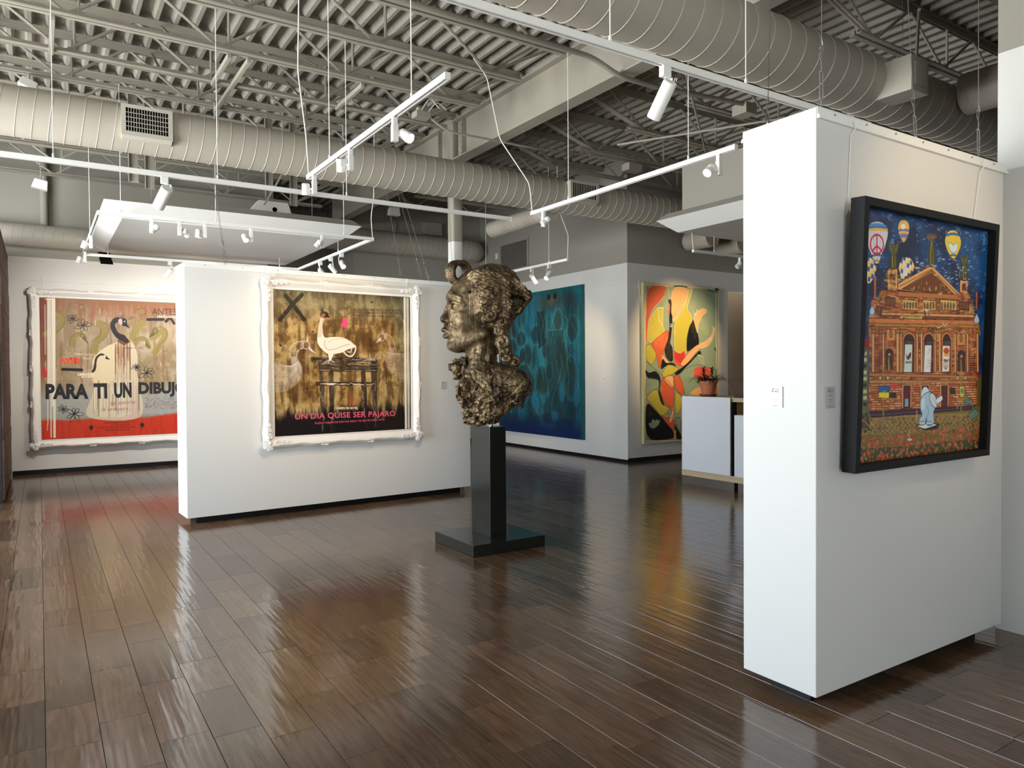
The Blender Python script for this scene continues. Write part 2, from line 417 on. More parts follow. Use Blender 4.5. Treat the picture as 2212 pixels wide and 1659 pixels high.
# ------------------------------------------------------------------ steel girder on its column
def girder():
    t = thing('steel_girder', 'deep pale grey steel beam crossing the roof on a square column', 'beam', (4.925, 9.0, 4.47))
    mb = MB()
    def ibeam(y0, y1):
        mb.box(4.83, 5.02, y0, y1, 4.47, 4.49); mb.box(4.83, 5.02, y0, y1, 4.99, 5.01); mb.box(4.917, 4.933, y0, y1, 4.49, 4.99)
    ibeam(-4.0, 8.93); ibeam(9.17, 14.1)
    for y in (8.70, 9.4, 3.1): mb.box(4.85, 5.0, y, y+0.012, 4.49, 4.99)
    mb.build('beam', JOIST, t)
    for i in range(6):
        b = MB(); b.lathe([(0.016, -0.012), (0.016, 0.0), (0.0, 0.0)], 6, (4.917, 8.84, 4.55+0.078*i), 'x'); b.build('bolt', JOIST, t)
girder()
mb = MB()
def rsq(x, y, s, r=0.02, n=3):
    P = []
    for cx, cy, a0 in ((x+s/2-r, y+s/2-r, 0), (x-s/2+r, y+s/2-r, 90), (x-s/2+r, y-s/2+r, 180), (x+s/2-r, y-s/2+r, 270)):
        for i in range(n+1):
            a = math.radians(a0+90*i/n); P.append((cx+r*math.cos(a), cy+r*math.sin(a)))
    return P
mb.prism(rsq(4.925, 9.05, 0.165, 0.03), lambda a, b: (a, b, 0), lambda a, b: (a, b, 3.36)); mb.mi = 1
mb.prism(rsq(4.925, 9.05, 0.165, 0.03), lambda a, b: (a, b, 3.36), lambda a, b: (a, b, 5.05))
tag(mb.build('steel_column', [WHITE, JOIST], smooth=True), 'square steel column, white below and grey above, holding up the deep beam', 'column')

# ------------------------------------------------------------------ open-web joists
def joist(name, label, y, x0, x1, bx0, bx1, nodes, vert=True, group=None, end='right'):
    t = thing(name, label, 'joist', ((x0+x1)/2, y, 4.58), group)
    zt, zb = 5.005, 4.58
    m = MB(); L = 0.045; th = 0.006; g = 0.014
    for s in (-1, 1):
        y0, y1 = sorted((y+s*g, y+s*(g+L)))
        m.box(x0, x1, y0, y1, zt+0.055, zt+0.061); a, b = sorted((y+s*g, y+s*(g+th))); m.box(x0, x1, a, b, zt, zt+0.055)
    m.build('top_chord', JOIST, t)
    m = MB()
    for s in (-1, 1):
        y0, y1 = sorted((y+s*g, y+s*(g+L))); m.box(bx0, bx1, y0, y1, zb, zb+th)
        a, b = sorted((y+s*g, y+s*(g+th))); m.box(bx0, bx1, a, b, zb+th, zb+L)
    m.build('bottom_chord', JOIST, t)
    m = MB(); r = 0.0155
    for i, n in enumerate(nodes):
        for q in (n-0.61, n+0.61):
            if x0+0.1 < q < x1-0.1: m.tube([(n, y, zb+0.02), (q, y, zt+0.03)], r, 6)
        if vert and 0 < i < len(nodes)-1: m.tube([(n+0.09, y, zb+0.02), (n+0.09, y, zt+0.03)], r*0.9, 6)
    if end == 'right':
        m.tube([(nodes[-1], y, zb+0.02), (x1-0.12, y, zt+0.03)], r*1.1, 6)
    else:
        for s in (-1, 1): m.tube([(nodes[0], y+s*0.02, zb+0.02), (x0+0.12, y+s*0.02, zt+0.03)], r, 6)
    m.build('web', JOIST, t)
    m = MB()
    sx = x1-0.16 if end == 'right' else x0
    m.box(sx, sx+0.16, y-0.055, y-0.012, zt-0.0, zt+0.008+0.0); m.box(sx, sx+0.16, y+0.012, y+0.055, zt-0.0, zt+0.008); m.box(sx+0.06, sx+0.1, y-0.012, y+0.012, zt, zt+0.05)
    m.build('seat', JOIST, t)
    return t
ords = ['first', 'second', 'third', 'fourth', 'fifth', 'sixth', 'seventh', 'eighth', 'ninth', 'tenth', 'eleventh', 'twelfth', 'thirteenth']
LY = [3.91, 4.76, 5.61, 6.42, 7.27, 8.12, 8.98, 9.85, 10.7, 11.55, 12.4, 13.2]
for i, y in enumerate(LY):
    if y == 8.98: y = 8.86
    nodes = [3.9-1.22*k for k in range(6, -1, -1)]
    joist('roof_joist', 'grey roof joist left of the deep beam, %s one back' % ords[i], y, -4.0, 4.83, -3.9, 4.28 if y < 9 else 4.4, nodes, group='roof joists in the left bay')
RY = [2.9, 3.9, 4.92, 5.93, 6.95, 7.95, 8.86]
for i, y in enumerate(RY):
    nodes = [6.55+1.22*k for k in range(5)]
    joist('roof_joist', 'grey roof joist right of the deep beam, %s one back' % ords[i], y, 5.02, 12.2, 6.25, 11.8, nodes, group='roof joists in the right bay', end='left')
for i, y in enumerate([9.85, 10.7, 11.55, 12.4]):
    nodes = [5.9+1.22*k for k in range(2)]
    joist('roof_joist', 'short grey joist behind the column, %s one back' % ords[i], y, 5.02, 8.3, 5.5, 7.6, nodes, group='short joists behind the column', end='left')

# struts of slotted channel laid across the joists' bottom chords
for i, (x, y0, y1, lab) in enumerate(((0.14, 7.3, 8.1, 'above the wall vent at far left'), (1.56, 7.3, 8.1, 'between joists at upper left centre'),
                                  (2.89, 7.3, 8.1, 'above the end of the diagonal track'), (1.74, 7.3, 8.9, 'longest of the cross channels'))):
    mb = MB(); mb.box(x-0.02, x+0.02, y0, y1, 4.532, 4.5785)
    tag(mb.build('channel_strut', JOIST, bevel=0.004), 'pale steel channel strut across the joists, '+lab, 'strut', 'channel struts under the joists')
# steel hangers far behind the canopy
for i, (x, y, z0) in enumerate(((1.03, 10.3, 3.95), (1.22, 10.35, 3.9), (2.70, 10.3, 3.95), (3.05, 10.35, 3.9))):
    mb = MB(); mb.box(x-0.055, x+0.055, y-0.005, y+0.005, z0, 5.05); mb.box(x-0.055, x-0.049, y-0.04, y, z0, 5.05)
    tag(mb.build('steel_hanger', JOIST), 'wide grey steel hanger dropping behind the left canopy, %s from the left' % ords[i], 'hanger', 'steel hangers behind the canopy')
mb = MB(); mb.bar((2.62, 10.24, 3.85), (3.0, 10.24, 4.55), 0.07, 0.02); tag(mb.build('diagonal_brace', JOIST), 'slanting grey steel brace beside the hanger behind the canopy', 'brace')

# ------------------------------------------------------------------ spiral ducts
def duct(name, label, x0, x1, y, z, r, pitch=0.118, ph=0.0, axis='x', extra=None, cap=True):
    t = thing(name, label, 'duct', (x0 if axis == 'x' else y, y if axis == 'x' else x0, z))
    P = (lambda u: (u, y, z)) if axis == 'x' else (lambda u: (y, u, z))
    m = MB(); m.tube([P(x0), P(x1)], r, 48, cap)
    m.mi = 1; u = x0+ph
    # each seam is a turn of a slightly slanting hoop, as on spiral duct
    while u < x1-0.02:
        pts = []
        for k in range(37):
            a = 2*PI*k/36; s = u + 0.03*math.sin(a)
            c = P(s)
            if axis == 'x': pts.append((c[0], c[1]+r*1.002*math.cos(a), c[2]+r*1.002*math.sin(a)))
            else: pts.append((c[0]+r*1.002*math.cos(a), c[1], c[2]+r*1.002*math.sin(a)))
        m.tube(pts, 0.0036, 4, False); u += pitch
    m.build('duct_body', [DUCT, SEAM], t, smooth=True)
    n = max(1, int((x1-x0)/3))
    for i in range(n):
        c = P(x0+(x1-x0)*((i+0.5)/n if x1-x0 > 2 or axis == 'x' else 0.93)); h = MB(); h.tube([(c[0], c[1], c[2]+r-0.003), (c[0], c[1], 5.07)], 0.003, 5); h.build('hanger_wire', WIRE, t)
    return t
def vent(t, x0, x1, ya, yb, z0, z1, cols=16, rows=5, parent_label=None):
    """side register boot projecting from a duct towards the camera; face at ya"""
    m = MB(); m.box(x0, x1, ya+0.012, yb, z0, z1)
    m.prism([(ya+0.012, z0), (yb, z0), (yb-0.05, z0-0.035), (ya+0.05, z0-0.03)], lambda a, b: (x0, a, b), lambda a, b: (x1, a, b))
    v = m.build('vent_box', GRILLE, t)
    f = MB(); fr = 0.035
    f.box(x0-0.006, x1+0.006, ya, ya+0.012, z1-fr*0.8, z1+0.006); f.box(x0-0.006, x1+0.006, ya, ya+0.012, z0-0.006, z0+fr)
    f.box(x0-0.006, x0+fr, ya, ya+0.012, z0+fr, z1-fr*0.8); f.box(x1-fr, x1+0.006, ya, ya+0.012, z0+fr, z1-fr*0.8)
    f.build('vent_frame', GRILLE, v)
    g = MB()
    for i in range(1, cols):
        x = x0+fr + (x1-x0-2*fr)*i/cols; g.box(x-0.0022, x+0.0022, ya+0.003, ya+0.01, z0+fr, z1-fr*0.8)
    for i in range(1, rows):
        z = z0+fr + (z1-z0-1.8*fr)*i/rows; g.box(x0+fr, x1-fr, ya+0.004, ya+0.009, z-0.0025, z+0.0025)
    g.build('vent_louvres', GRILLE, v)
    d = MB(); d.box(x0+fr, x1-fr, ya+0.0105, ya+0.0118, z0+fr, z1-fr*0.8); d.build('vent_throat', DARK, v)
def vent_side(t, x0, x1, ya, yb, z0, z1, n=8):
    m = MB(); m.box(x0, x1, ya, yb, z0, z1); v = m.build('vent_box', GRILLE, t)
    d = MB(); d.box(x0+0.05, x1-0.05, ya-0.0015, ya, z0+0.05, z1-0.05); d.build('vent_throat', DARK, v)
    g = MB()
    for i in range(n+1):
        x = x0+0.05+(x1-x0-0.1)*i/n; g.box(x-0.006, x+0.003, ya-0.008, ya-0.001, z0+0.05, z1-0.05)
    g.build('vent_louvres', GRILLE, v)
d1 = duct('spiral_duct', 'long grey spiral duct crossing behind the tracks, above the swan paintings', -3.4, 11.5, 8.36, 4.035, 0.236, pitch=0.134, ph=0.05)
vent(d1, 0.715, 1.165, 8.08, 8.40, 3.90, 4.19)
vent(d1, 6.21, 6.70, 8.06, 8.40, 3.93, 4.19, 14, 1)
d2 = duct('spiral_duct', 'nearest and widest grey spiral duct at upper right, above the tall white panel', 1.95, 11.5, 3.73, 4.04, 0.252, pitch=0.185, ph=0.03)
vent_side(d2, 6.03, 6.29, 3.27, 3.75, 3.84, 4.13)
d3 = duct('spiral_duct', 'pale spiral duct running above the left back wall', -3.3, 1.6, 13.30, 3.66, 0.172, pitch=0.13)
d4 = duct('spiral_duct', 'dark grey spiral duct in front of the far back wall, behind the column', 3.95, 7.84, 13.8, 4.17, 0.225, pitch=0.12)
m = MB()
E_ = [(7.84+0.22*math.sin(a), 13.8+0.22-0.22*math.cos(a), 4.17) for a in [PI/2*k/6 for k in range(7)]]
m.tube([(7.82, 13.8, 4.17)]+E_[:1]+E_[1:], 0.2255, 28)
m.build('elbow', DUCT, d4, smooth=True)
d5 = duct('spiral_duct', 'smooth grey branch duct leaving the wide duct beside the right wall', 1.0, 3.47, 7.35, 4.12, 0.19, pitch=0.3, axis='y')
d6 = duct('spiral_duct', 'short pale duct stub dropping below the long duct near the right corner', 8.62, 10.2, 6.25, 3.86, 0.13, pitch=0.12, axis='y')
d7 = duct('spiral_duct', 'grey duct end showing under the right canopy', 8.66, 9.2, 9.7, 3.82, 0.16, pitch=0.12, axis='y')
d8 = duct('spiral_duct', 'grey duct end under the right canopy nearest the white panel', 8.66, 9.2, 10.5, 3.78, 0.16, pitch=0.12, axis='y')

# ------------------------------------------------------------------ conduit
def pipe(name, label, cat, pts, r, m=JOIST, n=8):
    mb = MB(); mb.tube(pts, r, n); return tag(mb.build(name, m, smooth=True), label, cat)
def arcpts(P, rad=0.12, n=5):
    out = [Vector(P[0])]
    for a, b, c in zip(P[:-2], P[1:-1], P[2:]):
        a, b, c = Vector(a), Vector(b), Vector(c); u = (a-b).normalized(); v = (c-b).normalized()
        p, q = b+u*rad, b+v*rad
        for i in range(n+1):
            t = i/n; out.append(p*(1-t)**2 + b*2*t*(1-t) + q*t*t)
    return out+[Vector(P[-1])]
pipe('conduit', 'thick grey conduit bending under the deep beam', 'conduit', arcpts([(-1.0, 5.50, 4.56), (4.50, 5.50, 4.56), (4.80, 5.45, 4.42), (5.25, 5.45, 4.42), (6.6, 5.45, 4.50)], 0.14), 0.026)
for i, y in enumerate((6.32, 7.18, 8.03)):
    pipe('conduit', 'grey conduit strapped under a left bay joist, %s one back' % ords[i], 'conduit', [(-3.5, y, 4.56), (4.1-0.03*i, y, 4.56)], 0.015)
pipe('conduit', 'thin grey conduit crossing from the ceiling box to the right bay', 'conduit', arcpts([(3.86, 7.72, 4.53), (4.1, 7.72, 4.40), (5.3, 7.72, 4.40), (6.3, 7.95, 4.53), (8.3, 7.93, 4.55)], 0.12), 0.013)
for i, (a, b, lab) in enumerate((((5.2, 5.0, 4.5), (8.5, 7.6, 4.5), 'slanting bridging pipe below the far joists of the right bay'),
                                 ((6.2, 3.3, 4.54), (9.6, 5.2, 4.54), 'slanting bridging pipe beside the wide duct'),
                                 ((6.3, 7.2, 4.46), (7.3, 5.4, 4.46), 'pipe sloping over the lit track towards the grey box'))):
    pipe('bridging_pipe', lab, 'pipe', [a, b], 0.014)
mb = MB(); mb.box(6.6, 6.78, 5.4, 5.6, 4.40, 4.52); tag(mb.build('junction_box', JOIST, bevel=0.004), 'grey junction box at the end of the thick conduit', 'junction box')
mb = MB(); mb.box(3.68, 3.86, 7.66, 7.80, 4.49, 4.56); mb.lathe([(0.03, 0), (0.03, 0.05), (0, 0.05)], 10, (3.74, 7.73, 4.56)); tag(mb.build('junction_box', JOIST, bevel=0.004), 'grey ceiling junction box with loose wires left of the column', 'junction box')
for i, (x, lab) in enumerate(((3.83, 'longer'), (3.74, 'shorter'))):
    pipe('loose_wire', lab+' loose white wire looping from the ceiling junction box', 'wire', arcpts([(x, 7.66, 4.562), (x+0.08, 7.6, 4.68+0.03*i), (x+0.2, 7.6, 4.60)], 0.06), 0.005, CORD, 6)
mb = MB(); mb.box(7.1, 7.35, 7.86, 8.02, 4.42, 4.52); tag(mb.build('junction_box', JOIST), 'dark grey junction box beside the grey drywall box', 'junction box')

# roof bridging angles slanting between joists
rb = 0
for x in (-0.3, 1.1, 2.55, 3.9):
    for j in range(2, 6):
        y0, y1 = LY[j], LY[j+1]
        if j == 5: y1 = 8.86
        mb = MB(); mb.bar((x-0.02, y0+0.03, 4.60), (x-0.02, y1-0.03, 5.03), 0.03, 0.005)
        rb += 1
        tag(mb.build('bridging_angle', JOIST), 'thin bridging angle, %s from the left in the %s joist gap back' % (ords[(-0.3, 1.1, 2.55, 3.9).index(x)], ords[j]), 'bridging angle', 'bridging angles between the left bay joists')
# ------------------------------------------------------------------ movable wall panels
def jrail(t, p0, p1, outward, z=0.0, zt=2.715, h=0.045):
    """picture rail: flat back, rolled lip; p0->p1 along the wall, outward = unit vector away from the wall"""
    m = MB(); p0, p1, o = Vector(p0), Vector(p1), Vector(outward)
    prof = [(0, 0), (0.004, 0), (0.004, -h+0.012), (0.012, -h+0.012), (0.012, -h+0.002), (0.015, -h+0.002), (0.015, -h-0.006), (0, -h-0.006)]
    m.prism(prof, lambda a, b: tuple(p0+o*a+Vector((0, 0, zt+b))), lambda a, b: tuple(p1+o*a+Vector((0, 0, zt+b))))
    return m
def screws(p0, p1, outward, zt, n):
    m = MB(); p0, p1, o = Vector(p0), Vector(p1), Vector(outward)
    for i in range(n):
        c = p0.lerp(p1, (i+0.5)/n)+o*0.005+Vector((0, 0, zt-0.016)); m.ball(c, 0.005, 6)
    return m
NEARP = thing('wall_panel', 'tall thick white movable panel carrying the blue night painting in a black frame', 'wall panel', (3.7, 2.2, 0))
mb = MB(); mb.box(2.911, 4.66, 2.0, 2.402, 0.07, 2.715); mb.build('panel_body', WHITE, NEARP, bevel=0.003)
mb = MB(); mb.box(3.0, 4.55, 2.09, 2.31, 0.0, 0.07); mb.build('recessed_base', BLACK, NEARP)  # base coloured black for the shaded gap under the panel
jrail(None, (2.915, 2.0, 0), (4.69, 2.0, 0), (0, -1, 0)).build('picture_rail', TRACK, NEARP)
screws((2.915, 1.998, 0), (4.66, 1.998, 0), (0, -1, 0), 2.715, 7).build('screw', STEEL, NEARP)
jrail(None, (2.915, 2.402, 0), (4.66, 2.402, 0), (0, 1, 0)).build('picture_rail', TRACK, NEARP)

PA = math.atan2(0.175, 3.423)       # the second panel stands at a slight angle
PART = thing('wall_panel', 'long white movable panel behind the bust, with the bird on a table painting', 'wall panel', (1.246, 8.027, 0))
PART.rotation_euler = (0, 0, PA)
mb = MB(); mb.box(0, 3.42, 0, 0.41, 0.07, 2.68); mb.build('panel_body', WHITE, PART, bevel=0.003, local=True)
mb = MB(); mb.box(0.10, 3.30, 0.07, 0.34, 0.0, 0.07); mb.build('recessed_base', BLACK, PART, local=True)  # black here stands for the shade below the long panel
jrail(None, (0.004, 0, 0), (3.42, 0, 0), (0, -1, 0), zt=2.68).build('picture_rail', TRACK, PART, local=True)
screws((0.01, 0.0, 0), (3.42, 0.0, 0), (0, -1, 0), 2.68, 9).build('screw', STEEL, PART, local=True)
def pl(u, off, z):      # panel coordinates -> world
    c, s = math.cos(PA), math.sin(PA); return (1.246+u*c-off*s, 8.027+u*s+off*c, z)

# picture rails on the fixed walls
jrail(None, (-0.36, 13.53, 0), (3.5, 13.53, 0), (0, -1, 0), zt=3.055, h=0.05).build('trim_1', WHITE)['kind'] = 'structure'
jrail(None, (8.3, 9.25, 0), (8.3, 14.1, 0), (-1, 0, 0), zt=3.065, h=0.05).build('trim_2', WHITE)['kind'] = 'structure'
jrail(None, (8.3, 9.25, 0), (10.7, 9.25, 0), (0, -1, 0), zt=3.065, h=0.05).build('trim_3', WHITE)['kind'] = 'structure'

# ------------------------------------------------------------------ cables that steady the panels
def cable(label, top, foot, group, wire_from=None, tb=0.62):
    t = thing('suspension_cable', label, 'cable', foot, group)
    A, B = Vector(top), Vector(foot); d = (A-B).normalized(); Ltot = (A-B).length
    m = MB(); m.tube([B+d*0.30, A], 0.0022, 5, False); m.build('wire', WIRE, t)
    m = MB(); r = d.cross(Vector((0, 1, 0))).normalized()
    for s in (-1, 1): m.tube([B+d*0.07+r*0.012*s, B+d*0.19+r*0.012*s], 0.003, 5)
    m.tube([B+d*0.07-r*0.012, B+d*0.07+r*0.012], 0.004, 5); m.tube([B+d*0.19-r*0.012, B+d*0.19+r*0.012], 0.004, 5)
    m.tube([B+d*0.19, B+d*0.24], 0.003, 5); m.build('turnbuckle', STEEL, t)
    m = MB(); m.tube([B+Vector((0.0, 0, -0.002)), B+Vector((0.006, 0, 0.02)), B+Vector((0, 0, 0.035)), B+d*0.05, B+d*0.07], 0.0035, 5); m.build('eye_hook', STEEL, t)
    m = MB(); m.ball(B+d*0.30, 0.011, 8); m.tube([B+d*0.24, B+d*0.27+r*0.02, B+d*0.31, B+d*0.36, B+d*0.31-r*0.012, B+d*0.25], 0.002, 5); m.build('cable_clamp', STEEL, t)
    return t
g = 'cables holding up the tall near panel'
cable('steel cable slanting from the ceiling down to the left edge of the tall near panel', (4.50, 3.45, 4.58), (3.0, 2.33, 2.717), g)
cable('steel cable with turnbuckle at the left end of the near panel top', (3.05, 2.06, 4.9), (3.02, 2.05, 2.717), g)
cable('steel cable slanting to the middle of the near panel top', (4.35, 2.45, 4.9), (3.92, 2.1, 2.717), g)
cable('steel cable with turnbuckle near the right end of the near panel top', (4.62, 2.12, 4.9), (4.50, 2.06, 2.717), g)
g = 'cables holding up the long white panel'
for u, o, du, do, lab in ((0.42, 0.06, 0.0, 1.02, 'outer left cable above the left part of the long panel'), (0.50, 0.33, -0.10, 0.55, 'inner left cable above the left part of the long panel'),
                  (2.62, 0.30, -0.10, 0.6, 'first of the cables right of centre over the long panel'), (2.78, 0.06, -0.15, 0.95, 'second of the cables right of centre over the long panel'),
                  (3.05, 0.34, -0.3, 0.8, 'third of the cables right of centre over the long panel'), (3.22, 0.06, 0.45, 0.95, 'cable with clamp nearest the curled top of the bust')):
    cable('thin steel cable, '+lab, pl(u+du, o+do, 4.9), pl(u, o, 2.682), g)

# ------------------------------------------------------------------ lighting tracks
ZT = 3.15
KC = 1.045; ZC = 1.55+1.6*KC      # the tracks around the left canopy hang a little higher
def track(label, a, b, rods=(), group='white lighting tracks', feed=None, z=ZT, top=4.578):
    a, b = Vector((*a, z)), Vector((*b, z))
    t = thing('lighting_track', label, 'track', tuple((a+b)/2), group)
    d = (b-a).normalized(); r = d.cross(Vector((0, 0, 1)))
    m = MB(); prof = [(-0.017, 0.018), (0.017, 0.018), (0.017, -0.018), (0.007, -0.018), (0.007, 0.004), (-0.007, 0.004), (-0.007, -0.018), (-0.017, -0.018)]
    m.prism(prof, lambda p, q: tuple(a+r*p+Vector((0, 0, q))), lambda p, q: tuple(b+r*p+Vector((0, 0, q))))
    m.build('rail', TRACK, t)
    m = MB(); m.prism([(-0.0069, 0.0035), (0.0069, 0.0035), (0.0069, -0.008), (-0.0069, -0.008)], lambda p, q: tuple(a+d*0.002+r*p+Vector((0, 0, q))), lambda p, q: tuple(b-d*0.002+r*p+Vector((0, 0, q))))
    m.build('conductor_slot', COPPER, t)
    for e, s in ((a, -1), (b, 1)):
        m = MB(); m.bar(e, e+d*s*0.012, 0.038, 0.040); m.build('end_cap', TRACK, t, bevel=0.003)
    for f in rods:
        p = a.lerp(b, f); m = MB(); m.tube([p+Vector((0, 0, 0.018)), p+Vector((0, 0, top-z))], 0.0032, 6); m.tube([p+Vector((0, 0, 0.012)), p+Vector((0, 0, 0.05))], 0.008, 8)
        m.build('hanger_rod', TRACK, t)
    if feed:
        m = MB(); m.tube(arcpts([(a if feed[0] == 0 else b)+Vector((0, 0, 0.01))]+[Vector(q) for q in feed[1]], 0.06), 0.0055, 6); m.build('feed_cord', CORD, t, smooth=True)
    return t
fr = lambda a, b, x: (x-a)/(b-a)
track('white track running diagonally at upper centre with three lamps', (1.877, 3.53), (1.877, 5.94), [fr(3.53, 5.94, 3.975), fr(3.53, 5.94, 5.43)], feed=(1, [(1.87, 5.98, 3.5), (1.80, 5.95, 4.0), (1.80, 5.90, 4.57)]))
track('white track at right centre ending beside the tall near panel', (4.224, 3.555), (4.224, 6.126), [fr(3.555, 6.126, 4.005), fr(3.555, 6.126, 5.524)], feed=(1, [(4.2, 6.14, 3.45), (3.95, 6.3, 3.9), (3.80, 6.3, 4.5), (3.62, 6.25, 4.62)]))
track('longest white track, crossing the left half below the long duct', (-3.0, 6.47), (4.183, 6.47), [fr(-3, 4.183, v) for v in (0.113, 1.274, 2.394)])
track('nearest white track, under the wide duct towards the near panel', (0.2, 2.78), (4.6, 2.78), [fr(0.2, 4.6, v) for v in (1.1, 2.389, 3.394)])
track('front white track of the rectangle around the left canopy', (0.543, 8.674), (3.543, 8.674), [0.067, 0.38, 0.875], feed=(1, [(3.53, 8.69, 3.5), (3.57, 8.69, 3.75), (3.57, 8.66, 4.57)]), z=ZC)
track('left side white track of the rectangle around the left canopy', (0.543, 8.715), (0.543, 11.767), [0.5], z=ZC)
track('rear white track of the rectangle around the left canopy', (0.543, 11.808), (3.543, 11.808), [0.1, 0.9], z=ZC, top=3.39)
track('right side white track of the rectangle around the left canopy', (3.543, 8.715), (3.543, 11.767), [0.4], z=ZC, top=3.39)
track('white track in front of the blue painting wall', (6.4, 8.40), (6.4, 12.2), [0.12, 0.6], feed=(0, [(6.4, 8.38, 3.5), (6.46, 8.70, 3.95), (6.46, 8.72, 4.57)]))
track('short white track seen under the right canopy', (7.4, 6.93), (9.4, 6.93), [0.2], feed=(0, [(7.38, 6.93, 3.3), (7.36, 6.92, 3.39)]), top=3.386)

CAN = 'small white lamps around the left canopy'
def frame_to(d):
    d = Vector(d).normalized(); return d.to_track_quat('Z', 'Y')
def small_lamp(label, x, y, aim, side, lit=False, group='small white track heads', power=0):
    """adapter box hanging under the track, round head beside it; aim: direction of the beam, side: unit xy direction in which the head sits"""
    ZZ = ZT
    if group == CAN: x, y, ZZ = x*KC, y*KC, ZC
    t = thing('track_lamp', label, 'track light', (x, y, ZZ-0.018), group)
    z = ZZ-0.018
    m = MB(); m.box(x-0.016, x+0.016, y-0.016, y+0.016, z-0.045, z); m.build('adapter', TRACK, t, bevel=0.003)
    m = MB(); m.box(x-0.019, x+0.019, y-0.019, y+0.019, z-0.150, z-0.045); m.build('driver_box', TRACK, t, bevel=0.003)
    s = Vector((*side, 0)).normalized(); d = Vector(aim).normalized()
    c = Vector((x, y, z-0.11))+s*0.068
    m = MB(); m.tube([Vector((x, y, z-0.11)), c-s*0.02], 0.009, 8); m.build('knuckle', TRACK, t)
    q = frame_to(d)
    def tf(pr, n=24):
        mm = MB(); mm.lathe(pr, n); mm.v = [tuple(c+q @ Vector(v)) for v in mm.v]; return mm
    h = tf([(0.0, -0.045), (0.026, -0.045), (0.031, -0.038), (0.032, 0.0), (0.0305, 0.002), (0.0305, 0.005), (0.032, 0.007), (0.034, 0.045), (0.030, 0.046), (0.028, 0.040), (0.0, 0.040)]).build('lamp_head', TRACK, t, smooth=True)
    f = MB()
    for k in range(10):
        a = 2*PI*k/10; f.v += []; f.tube([c+q @ Vector((0.012*math.cos(a), 0.012*math.sin(a), -0.0455)), c+q @ Vector((0.024*math.cos(a), 0.024*math.sin(a), -0.0455))], 0.0016, 4)
    f.build('cooling_slot', COPPER, h)
    tf([(0.0, 0.0405), (0.029, 0.0405), (0.026, 0.050), (0.016, 0.057), (0.0, 0.060)] if lit else [(0.0, 0.0405), (0.027, 0.0405), (0.0, 0.0435)]).build('lens', LENS if lit else LENSOFF, h)
    if power: spot(t, c+d*0.06, d, power)
    return t
def big_lamp(label, x, y, aim, lit=False, group='long cylinder track heads', power=0, r=0.037, L=0.19, back=0.0):
    ZZ = ZT
    if group == CAN: x, y, ZZ = x*KC, y*KC, ZC
    t = thing('track_lamp', label, 'track light', (x, y, ZZ-0.018), group); z = ZZ-0.018
    m = MB(); m.box(x-0.028, x+0.028, y-0.018, y+0.018, z-0.055, z); m.build('adapter', TRACK, t, bevel=0.003)
    d = Vector(aim).normalized(); q = frame_to(d); s = d.cross(Vector((0, 0, 1))).normalized()
    c = Vector((x, y, z-0.135))+d*0.03
    m = MB(); m.bar(Vector((x, y, z-0.055))+s*(r+0.006), c+s*(r+0.006), 0.018, 0.004, up=tuple(s)); m.bar(Vector((x, y, z-0.055))-s*0.0, Vector((x, y, z-0.055))+s*(r+0.008), 0.018, 0.004); m.build('yoke_arm', TRACK, t)
    def tf(pr, n=28):
        mm = MB(); mm.lathe(pr, n); mm.v = [tuple(c+q @ Vector(v)) for v in mm.v]; return mm
    h = tf([(0.0, -L*0.45), (r-0.004, -L*0.45), (r, -L*0.45+0.004), (r, L*0.55), (r-0.003, L*0.55), (r-0.003, L*0.5), (0, L*0.5)]).build('lamp_head', TRACK, t, smooth=True)
    tf([(0.0, L*0.505), (r-0.001, L*0.555), (r*0.8, L*0.6), (0.0, L*0.63)] if lit else [(0.0, L*0.505), (r-0.004, L*0.505), (0.0, L*0.52)]).build('lens', LENS if lit else LENSOFF, h)
    m = MB(); b0 = c-d*L*0.45; m.tube([b0+s*0.02, b0+s*0.02-d*0.02, b0+s*0.03-d*0.022+Vector((0, 0, 0.0)), b0+s*0.035-d*0.005], 0.003, 5); m.build('cable_loop', TRACK, t)
    if power: spot(t, c+d*(L*0.6), d, power)
    return t
def spot(parent, loc, d, power, size=62, col=(1.0, 0.72, 0.42)):  # serves modelled lamps and also added spots that have no fitting
    l = bpy.data.lights.new('lamp_light', 'SPOT'); l.energy = power; l.color = col; l.spot_size = math.radians(size); l.spot_blend = 0.9; l.shadow_soft_size = 0.03
    o = bpy.data.objects.new('lamp_light', l); C.objects.link(o); o.location = loc; o.rotation_euler = Vector(d).to_track_quat('-Z', 'Y').to_euler()
R_ = (0.84, -0.54)
small_lamp('lit small lamp nearest the top end of the diagonal track', 1.877, 4.224, (0.35, -0.75, -0.55), (0.9, -0.4), lit=True)
small_lamp('unlit small lamp with slotted back, middle of the diagonal track', 1.877, 4.99, (0.2, 0.4, -0.9), (-0.84, 0.54))
small_lamp('unlit small lamp at the lower end of the diagonal track', 1.877, 5.80, (0.1, 0.2, -0.95), (-0.84, 0.54))
small_lamp('lit lamp glowing against the grey drywall box', 4.224, 3.704, (-0.75, -0.1, -0.65), (-0.84, 0.54), lit=True)
small_lamp('unlit tilted lamp at the lower end of the right track', 4.224, 5.93, (-0.7, 0.2, -0.6), (-0.2, -0.6))
big_lamp('large white cylinder lamp under the nearest track, pointing down left', 2.763, 2.78, (0.02, 0.55, -0.62), r=0.037, L=0.2)
big_lamp('large white cylinder lamp under the long track above the left canopy', 0.87, 6.47, (-0.22, 0.62, -0.55), r=0.046, L=0.2)
big_lamp('small white cylinder lamp under the long track, far left of the bust', 0.2, 6.47, (0.0, 0.7, -0.5)) if False else None
small_lamp('lamp tilted left, first along the canopy front track', 0.989, 8.3, (-0.6, 0.1, -0.5), (0.3, -0.9), group=CAN)
